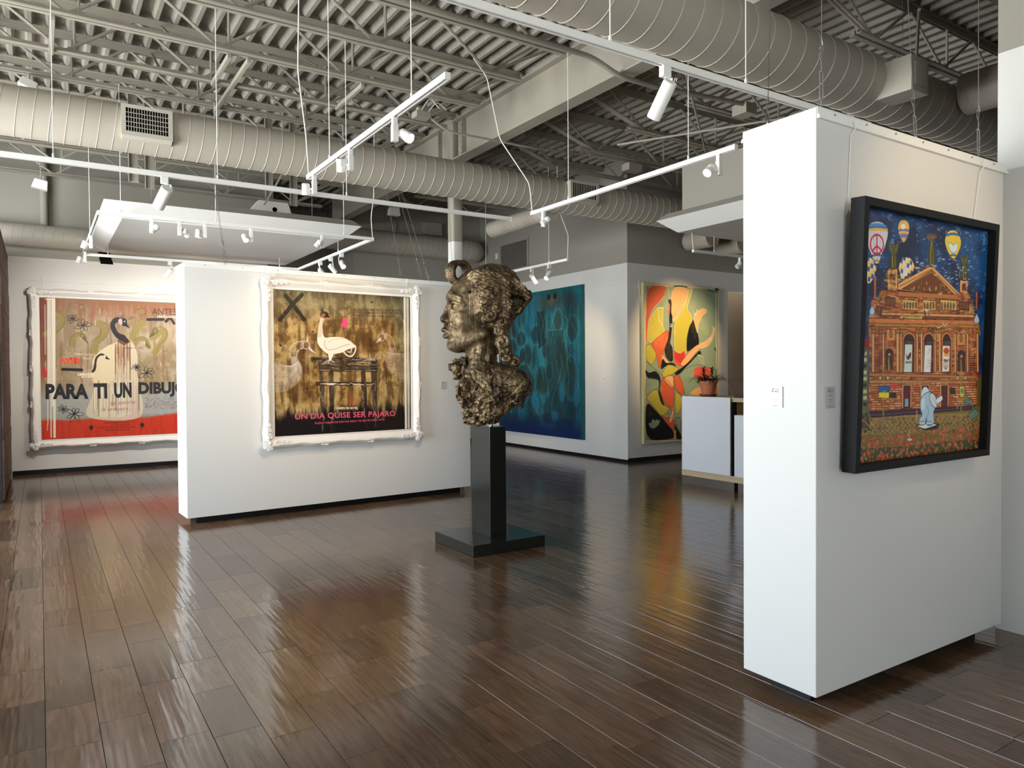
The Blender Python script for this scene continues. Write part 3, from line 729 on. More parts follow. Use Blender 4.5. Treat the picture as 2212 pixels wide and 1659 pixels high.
small_lamp('lamp turned away behind its driver box, second along the canopy front track', 1.254, 8.3, (0.5, 0.6, -0.5), (0.9, 0.3), group=CAN)
small_lamp('lamp pointing straight down, third along the canopy front track', 1.50, 8.3, (0.0, 0.05, -1), (-0.9, 0.0), group=CAN)
small_lamp('lit lamp in the middle of the canopy front track', 1.975, 8.3, (0.15, -0.55, -0.7), (-0.9, 0), lit=True, group=CAN)
small_lamp('unlit lamp tilted left near the right end of the canopy front track', 2.77, 8.3, (-0.5, 0.3, -0.7), (-0.7, -0.4), group=CAN)
small_lamp('lamp with slotted back on the canopy left track, upper one', 0.52, 9.65, (-0.3, 0.2, -1), (-1, 0.2), group=CAN)
small_lamp('lamp with slotted back at the corner of the canopy left track', 0.52, 10.95, (-0.3, 0.2, -1), (-1, 0.1), group=CAN)
big_lamp('lit lamp above the left swan painting, left of the long panel', 1.574, 11.3, (-0.45, 0.35, -0.62), lit=True, group=CAN, r=0.036, L=0.13, power=130)
big_lamp('glowing lamp nearest the corner of the canopy right track', 3.39, 9.38, (0.0, -0.72, -0.66), lit=True, group=CAN, r=0.036, L=0.12)
big_lamp('unlit lamp pointing down right, middle of the canopy right track', 3.39, 9.8, (0.62, 0.1, -0.62), group=CAN, r=0.036, L=0.14)
big_lamp('unlit lamp half lit pink, last along the canopy right track', 3.39, 10.25, (0.35, -0.3, -0.6), group=CAN, r=0.036, L=0.12)
PG = 'lamps facing the blue painting'
big_lamp('lit lamp shining on the right part of the blue painting', 6.4, 8.85, (-0.62, -0.2, -0.62), lit=True, group=PG, r=0.036, L=0.14)
spot(None, Vector((6.4, 9.25, 3.0)), (0.62, 0.5, -0.5), 190, 62)  # separate added spots, no fittings, warm the blue painting wall
spot(None, Vector((6.4, 10.6, 3.0)), (0.62, 0.5, -0.45), 120, 70)
big_lamp('unlit slim lamp leaning right in front of the grille', 6.4, 9.3, (0.62, -0.25, -1.0), group=PG, r=0.03, L=0.17)
big_lamp('unlit slim lamp partly behind the crest of the bust', 6.4, 9.93, (0.5, 0.1, -1.0), group=PG, r=0.03, L=0.17)
small_lamp('small white lamp under the right canopy beside the near panel', 8.33, 6.93, (-0.7, 0.2, -0.7), (-0.6, -0.3))
# spot added without a lamp model, brightens the multi-coloured painting
spot(None, Vector((9.45, 7.1, 3.05)), (0.0, 2.1, -1.0), 330, 60)
for x_ in (0.75, 2.1, 3.1): spot(None, Vector((x_, 11.3, 3.0)), (-0.05, 2.2, -1.1), 130, 110, (1.0, 0.93, 0.84))  # added wall-wash without fittings, brightens the left back wall
for x_, y_ in ((0.6, 6.47), (2.2, 6.47), (3.6, 6.47)): spot(None, Vector((x_, y_, 3.02)), (0.0, 1.5, -1.3), 40, 90, (1.0, 0.9, 0.78))  # added fill spots along the long track, no lamps modelled for them
spot(None, Vector((2.9, 5.9, 3.05)), (-0.15, 2.3, -1.5), 120, 70)
spot(None, Vector((3.7, 0.3, 3.05)), (0.25, 1.7, -0.9), 60, 60)

# ------------------------------------------------------------------ drop ceilings (canopies)
def canopy(name, label, x0, x1, y0, y1, zo, d, b, d2, a):
    """widest at height zo, sloping in by d over b below and by d2 over a above"""
    m = MB()
    def ring(i, z): return [(x0+i, y0+i, z), (x1-i, y0+i, z), (x1-i, y1-i, z), (x0+i, y1-i, z)]
    V = ring(d, zo-b)+ring(0, zo)+ring(d2, zo+a)
    F = [(3, 2, 1, 0), (8, 9, 10, 11)]; 
    m.add(V, F+[(i, (i+1) % 4, 4+(i+1) % 4, 4+i) for i in range(4)]); m.f = m.f[:]; m.m = m.m[:]
    m.mi = 1; m.add(V, [(4+i, 4+(i+1) % 4, 8+(i+1) % 4, 8+i) for i in range(4)])
    return m
m = canopy('', '', 0.65, 3.745, 9.55, 12.80, 3.55, 0.20, 0.165, 0.10, 0.09)
t = thing('ceiling_canopy', 'large white floating ceiling canopy with slanting edges, at left', 'canopy', (2.2, 11.2, 3.5))
m.build('canopy_slab', [WHITE, GREYW], t)
for x in (1.2, 3.2):
    for y in (10.0, 12.3): mm = MB(); mm.tube([(x, y, 3.64), (x, y, 4.58)], 0.004, 6); mm.build('hanger_rod', WIRE, t)
m = canopy('', '', 6.98, 9.6, 4.3, 7.2, 3.55, 0.20, 0.165, 0.10, 0.09)
t = thing('ceiling_canopy', 'white ceiling canopy over the reception counter, with slanting edges', 'canopy', (8.2, 5.2, 3.5))
m.build('canopy_slab', [WHITE, GREYW], t)
mb = MB(); mb.box(7.2, 9.4, 4.5, 6.94, 3.642, 4.245)
tag(mb.build('drywall_box', GREYW, bevel=0.004), 'plain grey drywall box standing above the right canopy', 'drywall box')
mb = MB(); mb.prism([(2.55, 3.86), (3.18, 3.86), (3.12, 4.05), (2.70, 4.05)], lambda a, b: (a, 10.85, b), lambda a, b: (a, 11.1, b))
mb.mi = 1; mb.lathe([(0.045, 0), (0.0, 0)], 20, (2.92, 10.845, 3.93), 'y')
tag(mb.build('projector', [PLATE, DARK], bevel=0.01), 'white projector box peeking over the left canopy', 'projector')

# ------------------------------------------------------------------ odds and ends on the upper walls
def flood(label, c, ax, w=0.20, h=0.13):
    t = thing('flood_light', label, 'light', c, None); m = MB(); q = Matrix.Rotation(ax, 3, 'Y')
    m.prism([(-w/2, -h/2), (w/2, -h/2), (w/2*0.8, h/2), (-w/2*0.8, h/2)], lambda a, b: (a, -0.06, b), lambda a, b: (a, 0.06, b))
    m.v = [tuple(Vector(c)+q @ Vector(v)) for v in m.v]; m.build('housing', PLATE, t, bevel=0.01)
    m = MB(); m.tube([Vector(c)+q @ Vector((0, 0, h/2)), Vector((c[0], c[1], 4.582))], 0.008, 6); m.build('stem', JOIST, t)
flood('white box light hanging at far left below the joists', (0.055, 12.4, 4.25), 0.2)
flood('white box light hanging before the far dark wall', (5.48, 12.4, 4.48), 0.0, 0.22, 0.15)
flood('small white box light tucked at the left top above the long duct', (-0.045, 8.86, 4.47), 0.4, 0.17, 0.09)
mb = MB(); mb.box(6.85, 7.28, 13.96, 14.1, 4.45, 4.72); tag(mb.build('electrical_box', GREYW, bevel=0.006), 'dark grey electrical box on the far back wall above the duct', 'electrical box')
pipe('conduit', 'thin conduit bending into the electrical box on the far wall', 'conduit', arcpts([(6.55, 14.07, 5.0), (6.55, 14.07, 4.65), (6.85, 14.07, 4.65)], 0.06), 0.012, GREYW)
pipe('conduit', 'vertical conduit on the far dark wall', 'conduit', [(6.25, 14.07, 4.35), (6.25, 14.07, 5.0)], 0.02, GREYW)
t = thing('wall_grille', 'large grey perforated return air grille on the right side wall', 'grille', (8.29, 12.7, 3.95))
m = MB(); y0, y1, z0, z1 = 12.16, 13.26, 3.62, 4.26
for a, b, c, d in ((y0, y1, z0, z0+0.05), (y0, y1, z1-0.05, z1), (y0, y0+0.05, z0+0.05, z1-0.05), (y1-0.05, y1, z0+0.05, z1-0.05)): m.box(8.275, 8.299, a, b, c, d)
m.build('grille_frame', GREYW, t)
m = MB()
for i in range(24):
    z = z0+0.06+(z1-z0-0.12)*i/23; m.add([(8.28, y0+0.05, z), (8.28, y1-0.05, z), (8.295, y1-0.05, z+0.012), (8.295, y0+0.05, z+0.012), (8.281, y0+0.05, z-0.002), (8.281, y1-0.05, z-0.002)], [(0, 1, 2, 3), (0, 4, 5, 1), (4, 3, 2, 5)])
for i in range(1, 26): y = y0+0.05+(y1-y0-0.1)*i/26; m.box(8.283, 8.286, y-0.002, y+0.002, z0+0.05, z1-0.05)
m.build('grille_slats', GREYW, t)
m = MB(); m.box(8.296, 8.2995, y0+0.05, y1-0.05, z0+0.05, z1-0.05); m.build('grille_throat', DARK, t)
mb = MB(); mb.box(8.27, 8.299, 13.33, 13.41, 3.96, 4.08); tag(mb.build('wall_strobe', PLATE, bevel=0.006), 'small white wall device left of the return air grille', 'wall device')
t = thing('light_switch', 'white switch plate on the side wall right of the blue painting', 'switch', (8.29, 9.86, 1.41))
m = MB(); m.box(8.29, 8.2995, 9.825, 9.895, 1.355, 1.465); m.build('cover_plate', PLATE, t, bevel=0.003)
m = MB(); m.box(8.286, 8.29, 9.85, 9.87, 1.39, 1.43); m.build('rocker', ACRYL, t)
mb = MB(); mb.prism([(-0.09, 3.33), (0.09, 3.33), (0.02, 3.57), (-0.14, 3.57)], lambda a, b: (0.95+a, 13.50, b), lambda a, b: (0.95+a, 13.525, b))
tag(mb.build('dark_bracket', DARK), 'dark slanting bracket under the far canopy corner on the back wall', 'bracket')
mb = MB(); mb.tube([(0.10, 13.42, 3.85), (0.10, 13.42, 5.05)], 0.055, 16)
tag(mb.build('roof_drain_pipe', GREYW, smooth=True), 'vertical grey pipe rising above the duct on the back left wall', 'pipe')

# ------------------------------------------------------------------ reception counter
t = thing('reception_counter', 'oak reception counter with white front panels and steel plinth', 'counter', (7.7, 6.2, 0))
m = MB(); m.box(7.40, 8.0, 6.30, 7.152, 0.115, 1.186); m.box(7.43, 8.0, 4.6, 6.30, 0.115, 0.98); m.box(7.43, 8.0, 4.6, 6.30, 1.14, 1.186); m.box(7.85, 8.0, 4.6, 6.3, 0.98, 1.14); m.build('carcass', OAK, t)
m = MB(); m.box(7.40, 8.05, 4.6, 6.285, 1.176, 1.192); m.box(7.40, 8.05, 6.285, 7.13, 1.187, 1.192); m.build('worktop', OAK, t)
m = MB(); m.box(7.384, 7.40, 6.302, 7.128, 0.195, 1.196); m.build('front_panel', PANELW, t, bevel=0.002)
m = MB(); m.box(7.384, 7.40, 4.7, 6.235, 0.195, 0.975); m.build('front_panel', PANELW, t, bevel=0.002)
m = MB(); m.box(7.405, 7.43, 6.236, 6.30, 0.195, 1.14); m.build('shadow_gap', DARK, t)
m = MB(); m.box(7.40, 7.43, 4.6, 6.30, 0.115, 0.195); m.build('bottom_rail', OAK, t)
m = MB(); m.box(7.40, 7.95, 6.25, 7.148, 0.0, 0.115); m.box(7.40, 7.95, 4.7, 6.19, 0.0, 0.115); m.build('plinth', BRUSH, t)
t = thing('laptop', 'open laptop on the counter, its lid seen from behind', 'laptop', (7.72, 6.35, 1.192))
m = MB(); m.box(7.72, 7.93, 6.22, 6.52, 1.1925, 1.204); m.build('keyboard_base', LAPTOP, t, bevel=0.003)
m = MB(); m.add([(7.70, 6.24, 1.20), (7.70, 6.50, 1.20), (7.645, 6.52, 1.375), (7.645, 6.22, 1.375), (7.706, 6.24, 1.20), (7.706, 6.50, 1.20), (7.651, 6.52, 1.377), (7.651, 6.22, 1.377)],
                [(0, 1, 2, 3), (7, 6, 5, 4), (0, 4, 5, 1), (1, 5, 6, 2), (2, 6, 7, 3), (3, 7, 4, 0)]); m.build('lid', LAPTOP, t)

def plant():
    cx, cy, z0 = 7.60, 6.86, 1.192
    t = thing('potted_bromeliad', 'potted plant with red crowns in a terracotta pot on the counter', 'plant', (cx, cy, z0))
    m = MB(); m.lathe([(0.0, 0.004), (0.095, 0.004), (0.11, 0.022), (0.122, 0.03), (0.122, 0.036), (0.1, 0.03), (0.0, 0.028)], 32, (cx, cy, z0-0.003)); m.build('saucer', TERRAD, t, smooth=True)
    m = MB(); m.lathe([(0.0, 0.032), (0.082, 0.032), (0.112, 0.165), (0.121, 0.167), (0.127, 0.21), (0.116, 0.212), (0.112, 0.19), (0.0, 0.19)], 36, (cx, cy, z0)); m.build('pot', TERRA, t, smooth=True)
    m = MB(); m.lathe([(0.111, 0.192), (0.06, 0.199), (0.0, 0.2)], 20, (cx, cy, z0)); m.build('soil', SOIL, t)
    rg = random.Random(11)
    def leaf(m, ox, oy, oz, a, L, lift, droop, wd, n=8):
        V = []; F = []; p = Vector((ox, oy, oz)); th = lift; st = L/n; di = Vector((math.cos(a), math.sin(a), 0)); sd = Vector((-math.sin(a), math.cos(a), 0))
        for i in range(n+1):
            f = i/n; ww = wd*(0.55+1.2*f)*(1-f)**0.55 if f < 1 else 0.0005; ww = max(ww, 0.0006)
            nn = (di*(-math.sin(th))+Vector((0, 0, 1))*math.cos(th))
            V += [p-sd*ww+nn*ww*0.35, p, p+sd*ww+nn*ww*0.35]
            p = p+(di*math.cos(th)+Vector((0, 0, 1))*math.sin(th))*st; th -= droop/n
        for i in range(n): F += [(3*i, 3*i+1, 3*i+4, 3*i+3), (3*i+1, 3*i+2, 3*i+5, 3*i+4)]
        m.add(V, F)
    for k, (ox, oy) in enumerate(((-0.05, 0.03), (0.045, -0.03))):
        m = MB()
        for i in range(34):
            a = rg.uniform(0, 2*PI); leaf(m, cx+ox, cy+oy, z0+0.19, a, rg.uniform(0.12, 0.24), rg.uniform(0.5, 1.2), rg.uniform(0.9, 1.9), 0.011)
        for i in range(7):
            a = rg.uniform(0, 2*PI) if i > 3 else (2.5, -0.6, 2.7, -0.35)[i]; leaf(m, cx+ox, cy+oy, z0+0.2, a, rg.uniform(0.26, 0.33), 0.75, 1.9, 0.010, 12)
        m.build('foliage', LEAF, t)
        m = MB()
        for i in range(22):
            leaf(m, cx+ox, cy+oy, z0+0.24+0.006*i, 2.4*i, 0.105-0.002*i, 0.75+0.02*i, 0.9, 0.009, 6)
        m.build('flower_crown', LEAFR, t)
plant()

# ------------------------------------------------------------------ wall labels
def textmesh(body, size_w=None, size_h=None, bold=0.0, spacing=1.0, shear=0.0):
    cu = bpy.data.curves.new('t', 'FONT'); cu.body = body; cu.align_x = 'LEFT'; cu.offset = bold; cu.space_character = spacing; cu.shear = shear; cu.resolution_u = 3
    o = bpy.data.objects.new('t', cu); me = bpy.data.meshes.new_from_object(o)
    n = len(me.vertices); co = np.empty(n*3, dtype=np.float32); me.vertices.foreach_get('co', co); co = co.reshape(-1, 3)
    F = [tuple(p.vertices) for p in me.polygons]
    bpy.data.objects.remove(o); bpy.data.curves.remove(cu); bpy.data.meshes.remove(me)
    mn, mx = co.min(0), co.max(0); co = (co-mn)
    sx = (size_w/(mx[0]-mn[0])) if size_w else None; sy = (size_h/(mx[1]-mn[1])) if size_h else None
    if sx is None: sx = sy
    if sy is None: sy = sx
    co[:, 0] *= sx; co[:, 1] *= sy
    return co, F
def put_text(mb, body, org, ux, uz, w=None, h=None, center=False, **k):
    """org: lower left corner; ux, uz: unit vectors of reading direction and up"""
    co, F = textmesh(body, w, h, **k); org, ux, uz = Vector(org), Vector(ux), Vector(uz)
    if center: org = org-ux*(co[:, 0].max()/2)
    mb.add([tuple(org+ux*float(a)+uz*float(b)) for a, b, _ in co], F)
def wall_label(lab, c, ux, out, w, h, lines, mat_=ACRYL):
    """c: centre on the wall face"""
    c, ux, out = Vector(c), Vector(ux), Vector(out); z = Vector((0, 0, 1))
    t = thing('wall_label', lab, 'label', tuple(c), 'small printed labels beside the paintings')
    m = MB(); V = [c+ux*(a*w/2)+z*(b*h/2)+out*o for o in (0.0005, 0.007) for a, b in ((-1, -1), (1, -1), (1, 1), (-1, 1))]
    m.add(V, [(3, 2, 1, 0), (4, 5, 6, 7), (0, 1, 5, 4), (1, 2, 6, 5), (2, 3, 7, 6), (3, 0, 4, 7)]); m.build('plate', mat_, t)
    m = MB()
    for (s, v, hh, bo) in lines: put_text(m, s, c+z*(v*h)+out*0.0078, ux, z, h=hh, center=True, bold=bo)
    for v, f in ((0.12, 0.5), (0.06, 0.62), (-0.08, 0.42), (-0.13, 0.55), (-0.22, 0.45), (-0.34, 0.12), (-0.38, 0.8), (-0.44, 0.66)):
        a = c-ux*(w*f*0.42)+z*(v*h)+out*0.0078; b = c+ux*(w*f*0.42)+z*(v*h)+out*0.0078; k = z*0.0008; m.add([a-k, b-k, b+k, a+k], [(0, 1, 2, 3)])
    m.build('print', INK, t)
LN = [('ART OF', 0.33, 0.008, 0.02), ('WORLD', 0.22, 0.009, 0.02), ('GALLERY', 0.13, 0.0045, 0.0), ('HOUSTON', 0.02, 0.0045, 0.02), ('Artist', -0.05, 0.004, 0.0), ('Mixed media', -0.16, 0.004, 0.0), ('On canvas', -0.32, 0.004, 0.0), ('Inquire', -0.42, 0.004, 0)]
LN = [l for l in LN if l[0] in ('ART OF', 'WORLD')]
wall_label('clear label on the narrow bright end of the near panel', (2.911, 2.21, 1.421), (0, -1, 0), (-1, 0, 0), 0.074, 0.098, LN)
wall_label('pale label between the near panel corner and the black framed painting', (3.006, 2.0, 1.422), (1, 0, 0), (0, -1, 0), 0.078, 0.100, LN)
wall_label('small label on the long panel just left of the bust neck', pl(3.02, 0, 1.383), (math.cos(PA), math.sin(PA), 0), (math.sin(PA), -math.cos(PA), 0), 0.075, 0.095, LN)
wall_label('tiny label on the wall right of the multi-coloured painting', (10.63, 9.25, 1.40), (1, 0, 0), (0, -1, 0), 0.075, 0.10, LN)
wall_label('label on the narrow end of the long panel, beside the left swan painting', pl(0, 0.2, 1.40), (math.sin(PA), -math.cos(PA), 0), (-math.cos(PA), -math.sin(PA), 0), 0.075, 0.10, LN)
# ------------------------------------------------------------------ a small raster painter for the canvases
def homography(q):
    """q: corner points TL, TR, BR, BL in layout units -> matrix taking layout points to (u right, v down) in 0..1"""
    dst = [(0, 0), (1, 0), (1, 1), (0, 1)]; A = []; B = []
    for (x, y), (u, v) in zip(q, dst):
        A.append([x, y, 1, 0, 0, 0, -u*x, -u*y]); B.append(u); A.append([0, 0, 0, x, y, 1, -v*x, -v*y]); B.append(v)
    return np.append(np.linalg.solve(np.array(A, float), np.array(B, float)), 1).reshape(3, 3)
class Paint:
    def __init__(s, W, H, quad, base, asp):
        s.W, s.H = W, H; s.c = np.empty((H, W, 3), np.float32); s.c[:] = np.array(base, np.float32)/255
        s.Hm = homography(quad); s.rng = np.random.RandomState(5); s.asp = asp
        s.yy, s.xx = np.mgrid[0:H, 0:W].astype(np.float32)
    def P(s, pts):
        p = np.array([(x, y, 1) for x, y in pts], float) @ s.Hm.T; p = p[:, :2]/p[:, 2:]
        return p*np.array([s.W-1, s.H-1])
    def noise(s, fx, fy, seed=0, octaves=4, rough=0.55):
        out = np.zeros((s.H, s.W), np.float32); amp = 1; tot = 0
        for o in range(octaves):
            r = np.random.RandomState(seed*17+o); nx, ny = max(2, int(fx*2**o)+2), max(2, int(fy*2**o)+2)
            g = r.rand(ny+1, nx+1).astype(np.float32)
            x = s.xx/s.W*(nx-1); y = s.yy/s.H*(ny-1); xi = x.astype(int); yi = y.astype(int); a = x-xi; b = y-yi
            a = a*a*(3-2*a); b = b*b*(3-2*b)
            out += amp*((g[yi, xi]*(1-a)+g[yi, xi+1]*a)*(1-b)+(g[yi+1, xi]*(1-a)+g[yi+1, xi+1]*a)*b); tot += amp; amp *= rough
        return out/tot
    def blend(s, mask, col, sl=(slice(None), slice(None))):
        col = np.array(col, np.float32)/255; m = mask[..., None]; s.c[sl] = s.c[sl]*(1-m)+col*m
    def box(s, P, pad):
        x0 = max(0, int(P[:, 0].min()-pad)); x1 = min(s.W, int(P[:, 0].max()+pad)+2); y0 = max(0, int(P[:, 1].min()-pad)); y1 = min(s.H, int(P[:, 1].max()+pad)+2)
        return None if x1 <= x0 or y1 <= y0 else (slice(y0, y1), slice(x0, x1))
    def poly(s, pts, col, a=1.0, tex=0.0, raw=False, edge=None, ew=1.2):
        P = np.array(pts, float) if raw else s.P(pts); b = s.box(P, 2)
        if b is None: return
        X = s.xx[b]; Y = s.yy[b]; m = np.zeros(X.shape, np.float32)
        for oy in (-0.25, 0.25):
            for ox in (-0.25, 0.25):
                ins = np.zeros(X.shape, bool); n = len(P)
                for i in range(n):
                    x0, y0 = P[i]; x1, y1 = P[(i+1) % n]
                    if y0 == y1: continue
                    c = ((Y+oy) < y0) != ((Y+oy) < y1); xi = (x1-x0)*((Y+oy)-y0)/(y1-y0)+x0; ins ^= c & ((X+ox) < xi)
                m += ins*0.25
        if tex: m = m*(1-tex*s.rng.rand(*m.shape).astype(np.float32))
        s.blend(m*a, col, b)
        if edge is not None: s.line(list(map(tuple, P))+[tuple(P[0])], edge, ew, raw=True)
    def line(s, pts, col, w=2.0, a=1.0, raw=False, w2=None, tex=0.0):
        P = np.array(pts, float) if raw else s.P(pts); W0 = w; W1 = w if w2 is None else w2; n = len(P)-1
        for i in range(n):
            p, q = P[i], P[i+1]; wa = W0+(W1-W0)*i/n; wb = W0+(W1-W0)*(i+1)/n; b = s.box(np.array([p, q]), max(wa, wb)+1)
            if b is None: continue
            X = s.xx[b]-p[0]; Y = s.yy[b]-p[1]; d = q-p; L = d@d+1e-9; t = np.clip((X*d[0]+Y*d[1])/L, 0, 1)
            D = np.hypot(X-t*d[0], Y-t*d[1]); m = np.clip((wa+(wb-wa)*t)/2-D+0.5, 0, 1)
            if tex: m = m*(s.rng.rand(*m.shape) > tex)
            s.blend(m.astype(np.float32)*a, col, b)
    def curve(s, pts, col, w=2.0, a=1.0, n=8, **k):
        s.line(spl(pts, n), col, w, a, **k)
    def blob(s, pts, col, a=1.0, n=6, **k):
        s.poly(spl(pts+[pts[0]], n, True)[:-1], col, a, **k)
    def ell(s, c, rx, ry, col, a=1.0, soft=0.0, rot=0.0, n=28, edge=None, ew=1.2):
        pts = [(c[0]+rx*math.cos(t)*math.cos(rot)-ry*math.sin(t)*math.sin(rot), c[1]+rx*math.cos(t)*math.sin(rot)+ry*math.sin(t)*math.cos(rot)) for t in [2*PI*i/n for i in range(n)]]
        if soft:
            P = s.P([c, (c[0]+rx, c[1]), (c[0], c[1]+ry)]); ax = max(1, abs(P[1][0]-P[0][0])); ay = max(1, abs(P[2][1]-P[0][1])); b = s.box(P, max(ax, ay)*1.2)
            if b is None: return
            r = np.hypot((s.xx[b]-P[0][0])/ax, (s.yy[b]-P[0][1])/ay); s.blend((np.clip((1-r)/soft, 0, 1)*a).astype(np.float32), col, b)
        else: s.poly(pts, col, a, edge=edge, ew=ew)
    def mesh(s, name, parent, o, ux, uz, w, h, m):
        """o: lower-left corner, relief-free canvas in the plane ux, uz"""
        c = np.clip(s.c, 0, 1); lin = np.where(c <= 0.04045, c/12.92, ((c+0.055)/1.055)**2.4)
        o, ux, uz = np.array(o, float), np.array(ux, float), np.array(uz, float)
        U = (s.xx/(s.W-1)*w).ravel(); V = ((1-s.yy/(s.H-1))*h).ravel()
        co = o+U[:, None]*ux+V[:, None]*uz; off = np.array(wloc(parent)); co = (co-off).astype(np.float32)
        idx = np.arange(s.W*s.H).reshape(s.H, s.W); q = np.stack([idx[1:, :-1], idx[1:, 1:], idx[:-1, 1:], idx[:-1, :-1]], -1).reshape(-1, 4)
        me = bpy.data.meshes.new(name); me.vertices.add(len(co)); me.vertices.foreach_set('co', co.ravel())
        me.loops.add(q.size); me.loops.foreach_set('vertex_index', q.ravel().astype(np.int32)); me.polygons.add(len(q))
        me.polygons.foreach_set('loop_start', np.arange(0, q.size, 4, dtype=np.int32)); me.polygons.foreach_set('loop_total', np.full(len(q), 4, np.int32))
        me.update(calc_edges=True); at = me.color_attributes.new('paint', 'FLOAT_COLOR', 'POINT')
        at.data.foreach_set('color', np.concatenate([lin.reshape(-1, 3), np.ones((s.W*s.H, 1))], 1).astype(np.float32).ravel())
        me.materials.append(m); ob = bpy.data.objects.new(name, me); C.objects.link(ob); ob.parent = parent; WLOC[ob.name] = wloc(parent)
        s.o, s.ux, s.uz, s.w, s.h = Vector(o), Vector(ux), Vector(uz), w, h; s.obj = ob
        return ob
    def at(s, x, y, off=0.0):
        p = s.P([(x, y)])[0]; return s.o+s.ux*float(p[0]/(s.W-1)*s.w)+s.uz*float((1-p[1]/(s.H-1))*s.h)+s.nrm*off
    def text(s, body, a, b, hgt, m, bold=0.0, name='lettering', shear=0.0, off=0.0015, sp=1.0):
        """baseline from layout point a to b; hgt in layout units"""
        A, B = s.at(*a, off), s.at(*b, off); T = s.at(a[0], a[1]-hgt, off); ux = (B-A).normalized(); uz = (T-A); h = uz.length; uz = (uz-ux*uz.dot(ux)).normalized()
        mb = MB(); put_text(mb, body, A, ux, uz, w=(B-A).length, h=h, bold=bold, shear=shear, spacing=sp)
        me_o = mb.build(name, m, s.obj); return me_o
def spl(P, n=8, closed=False):
    P = [np.array(p, float) for p in P]; out = []
    k = len(P)
    for i in range(k-1):
        p0 = P[i-1] if i > 0 else (P[-2] if closed else P[0]); p1, p2 = P[i], P[i+1]; p3 = P[i+2] if i+2 < k else (P[1] if closed else P[-1])
        for j in range(n):
            t = j/n; out.append(tuple(0.5*((2*p1)+(-p0+p2)*t+(2*p0-5*p1+4*p2-p3)*t*t+(-p0+3*p1-3*p2+p3)*t**3)))
    return out+[tuple(P[-1])]
ink = lambda n, c, r=0.6: mat(n, srgb(*c), r, var=0.02)
INKB, INKP, INKW, INKR, INKDR = ink('black_lettering', (22, 24, 26)), ink('pink_lettering', (228, 92, 120)), ink('cream_lettering', (232, 222, 200)), ink('red_lettering', (224, 84, 54)), ink('dark_red_lettering', (70, 26, 22))
INKBR = ink('brown_lettering', (70, 52, 38)); INKFR = ink('faded_red_lettering', (176, 104, 84))

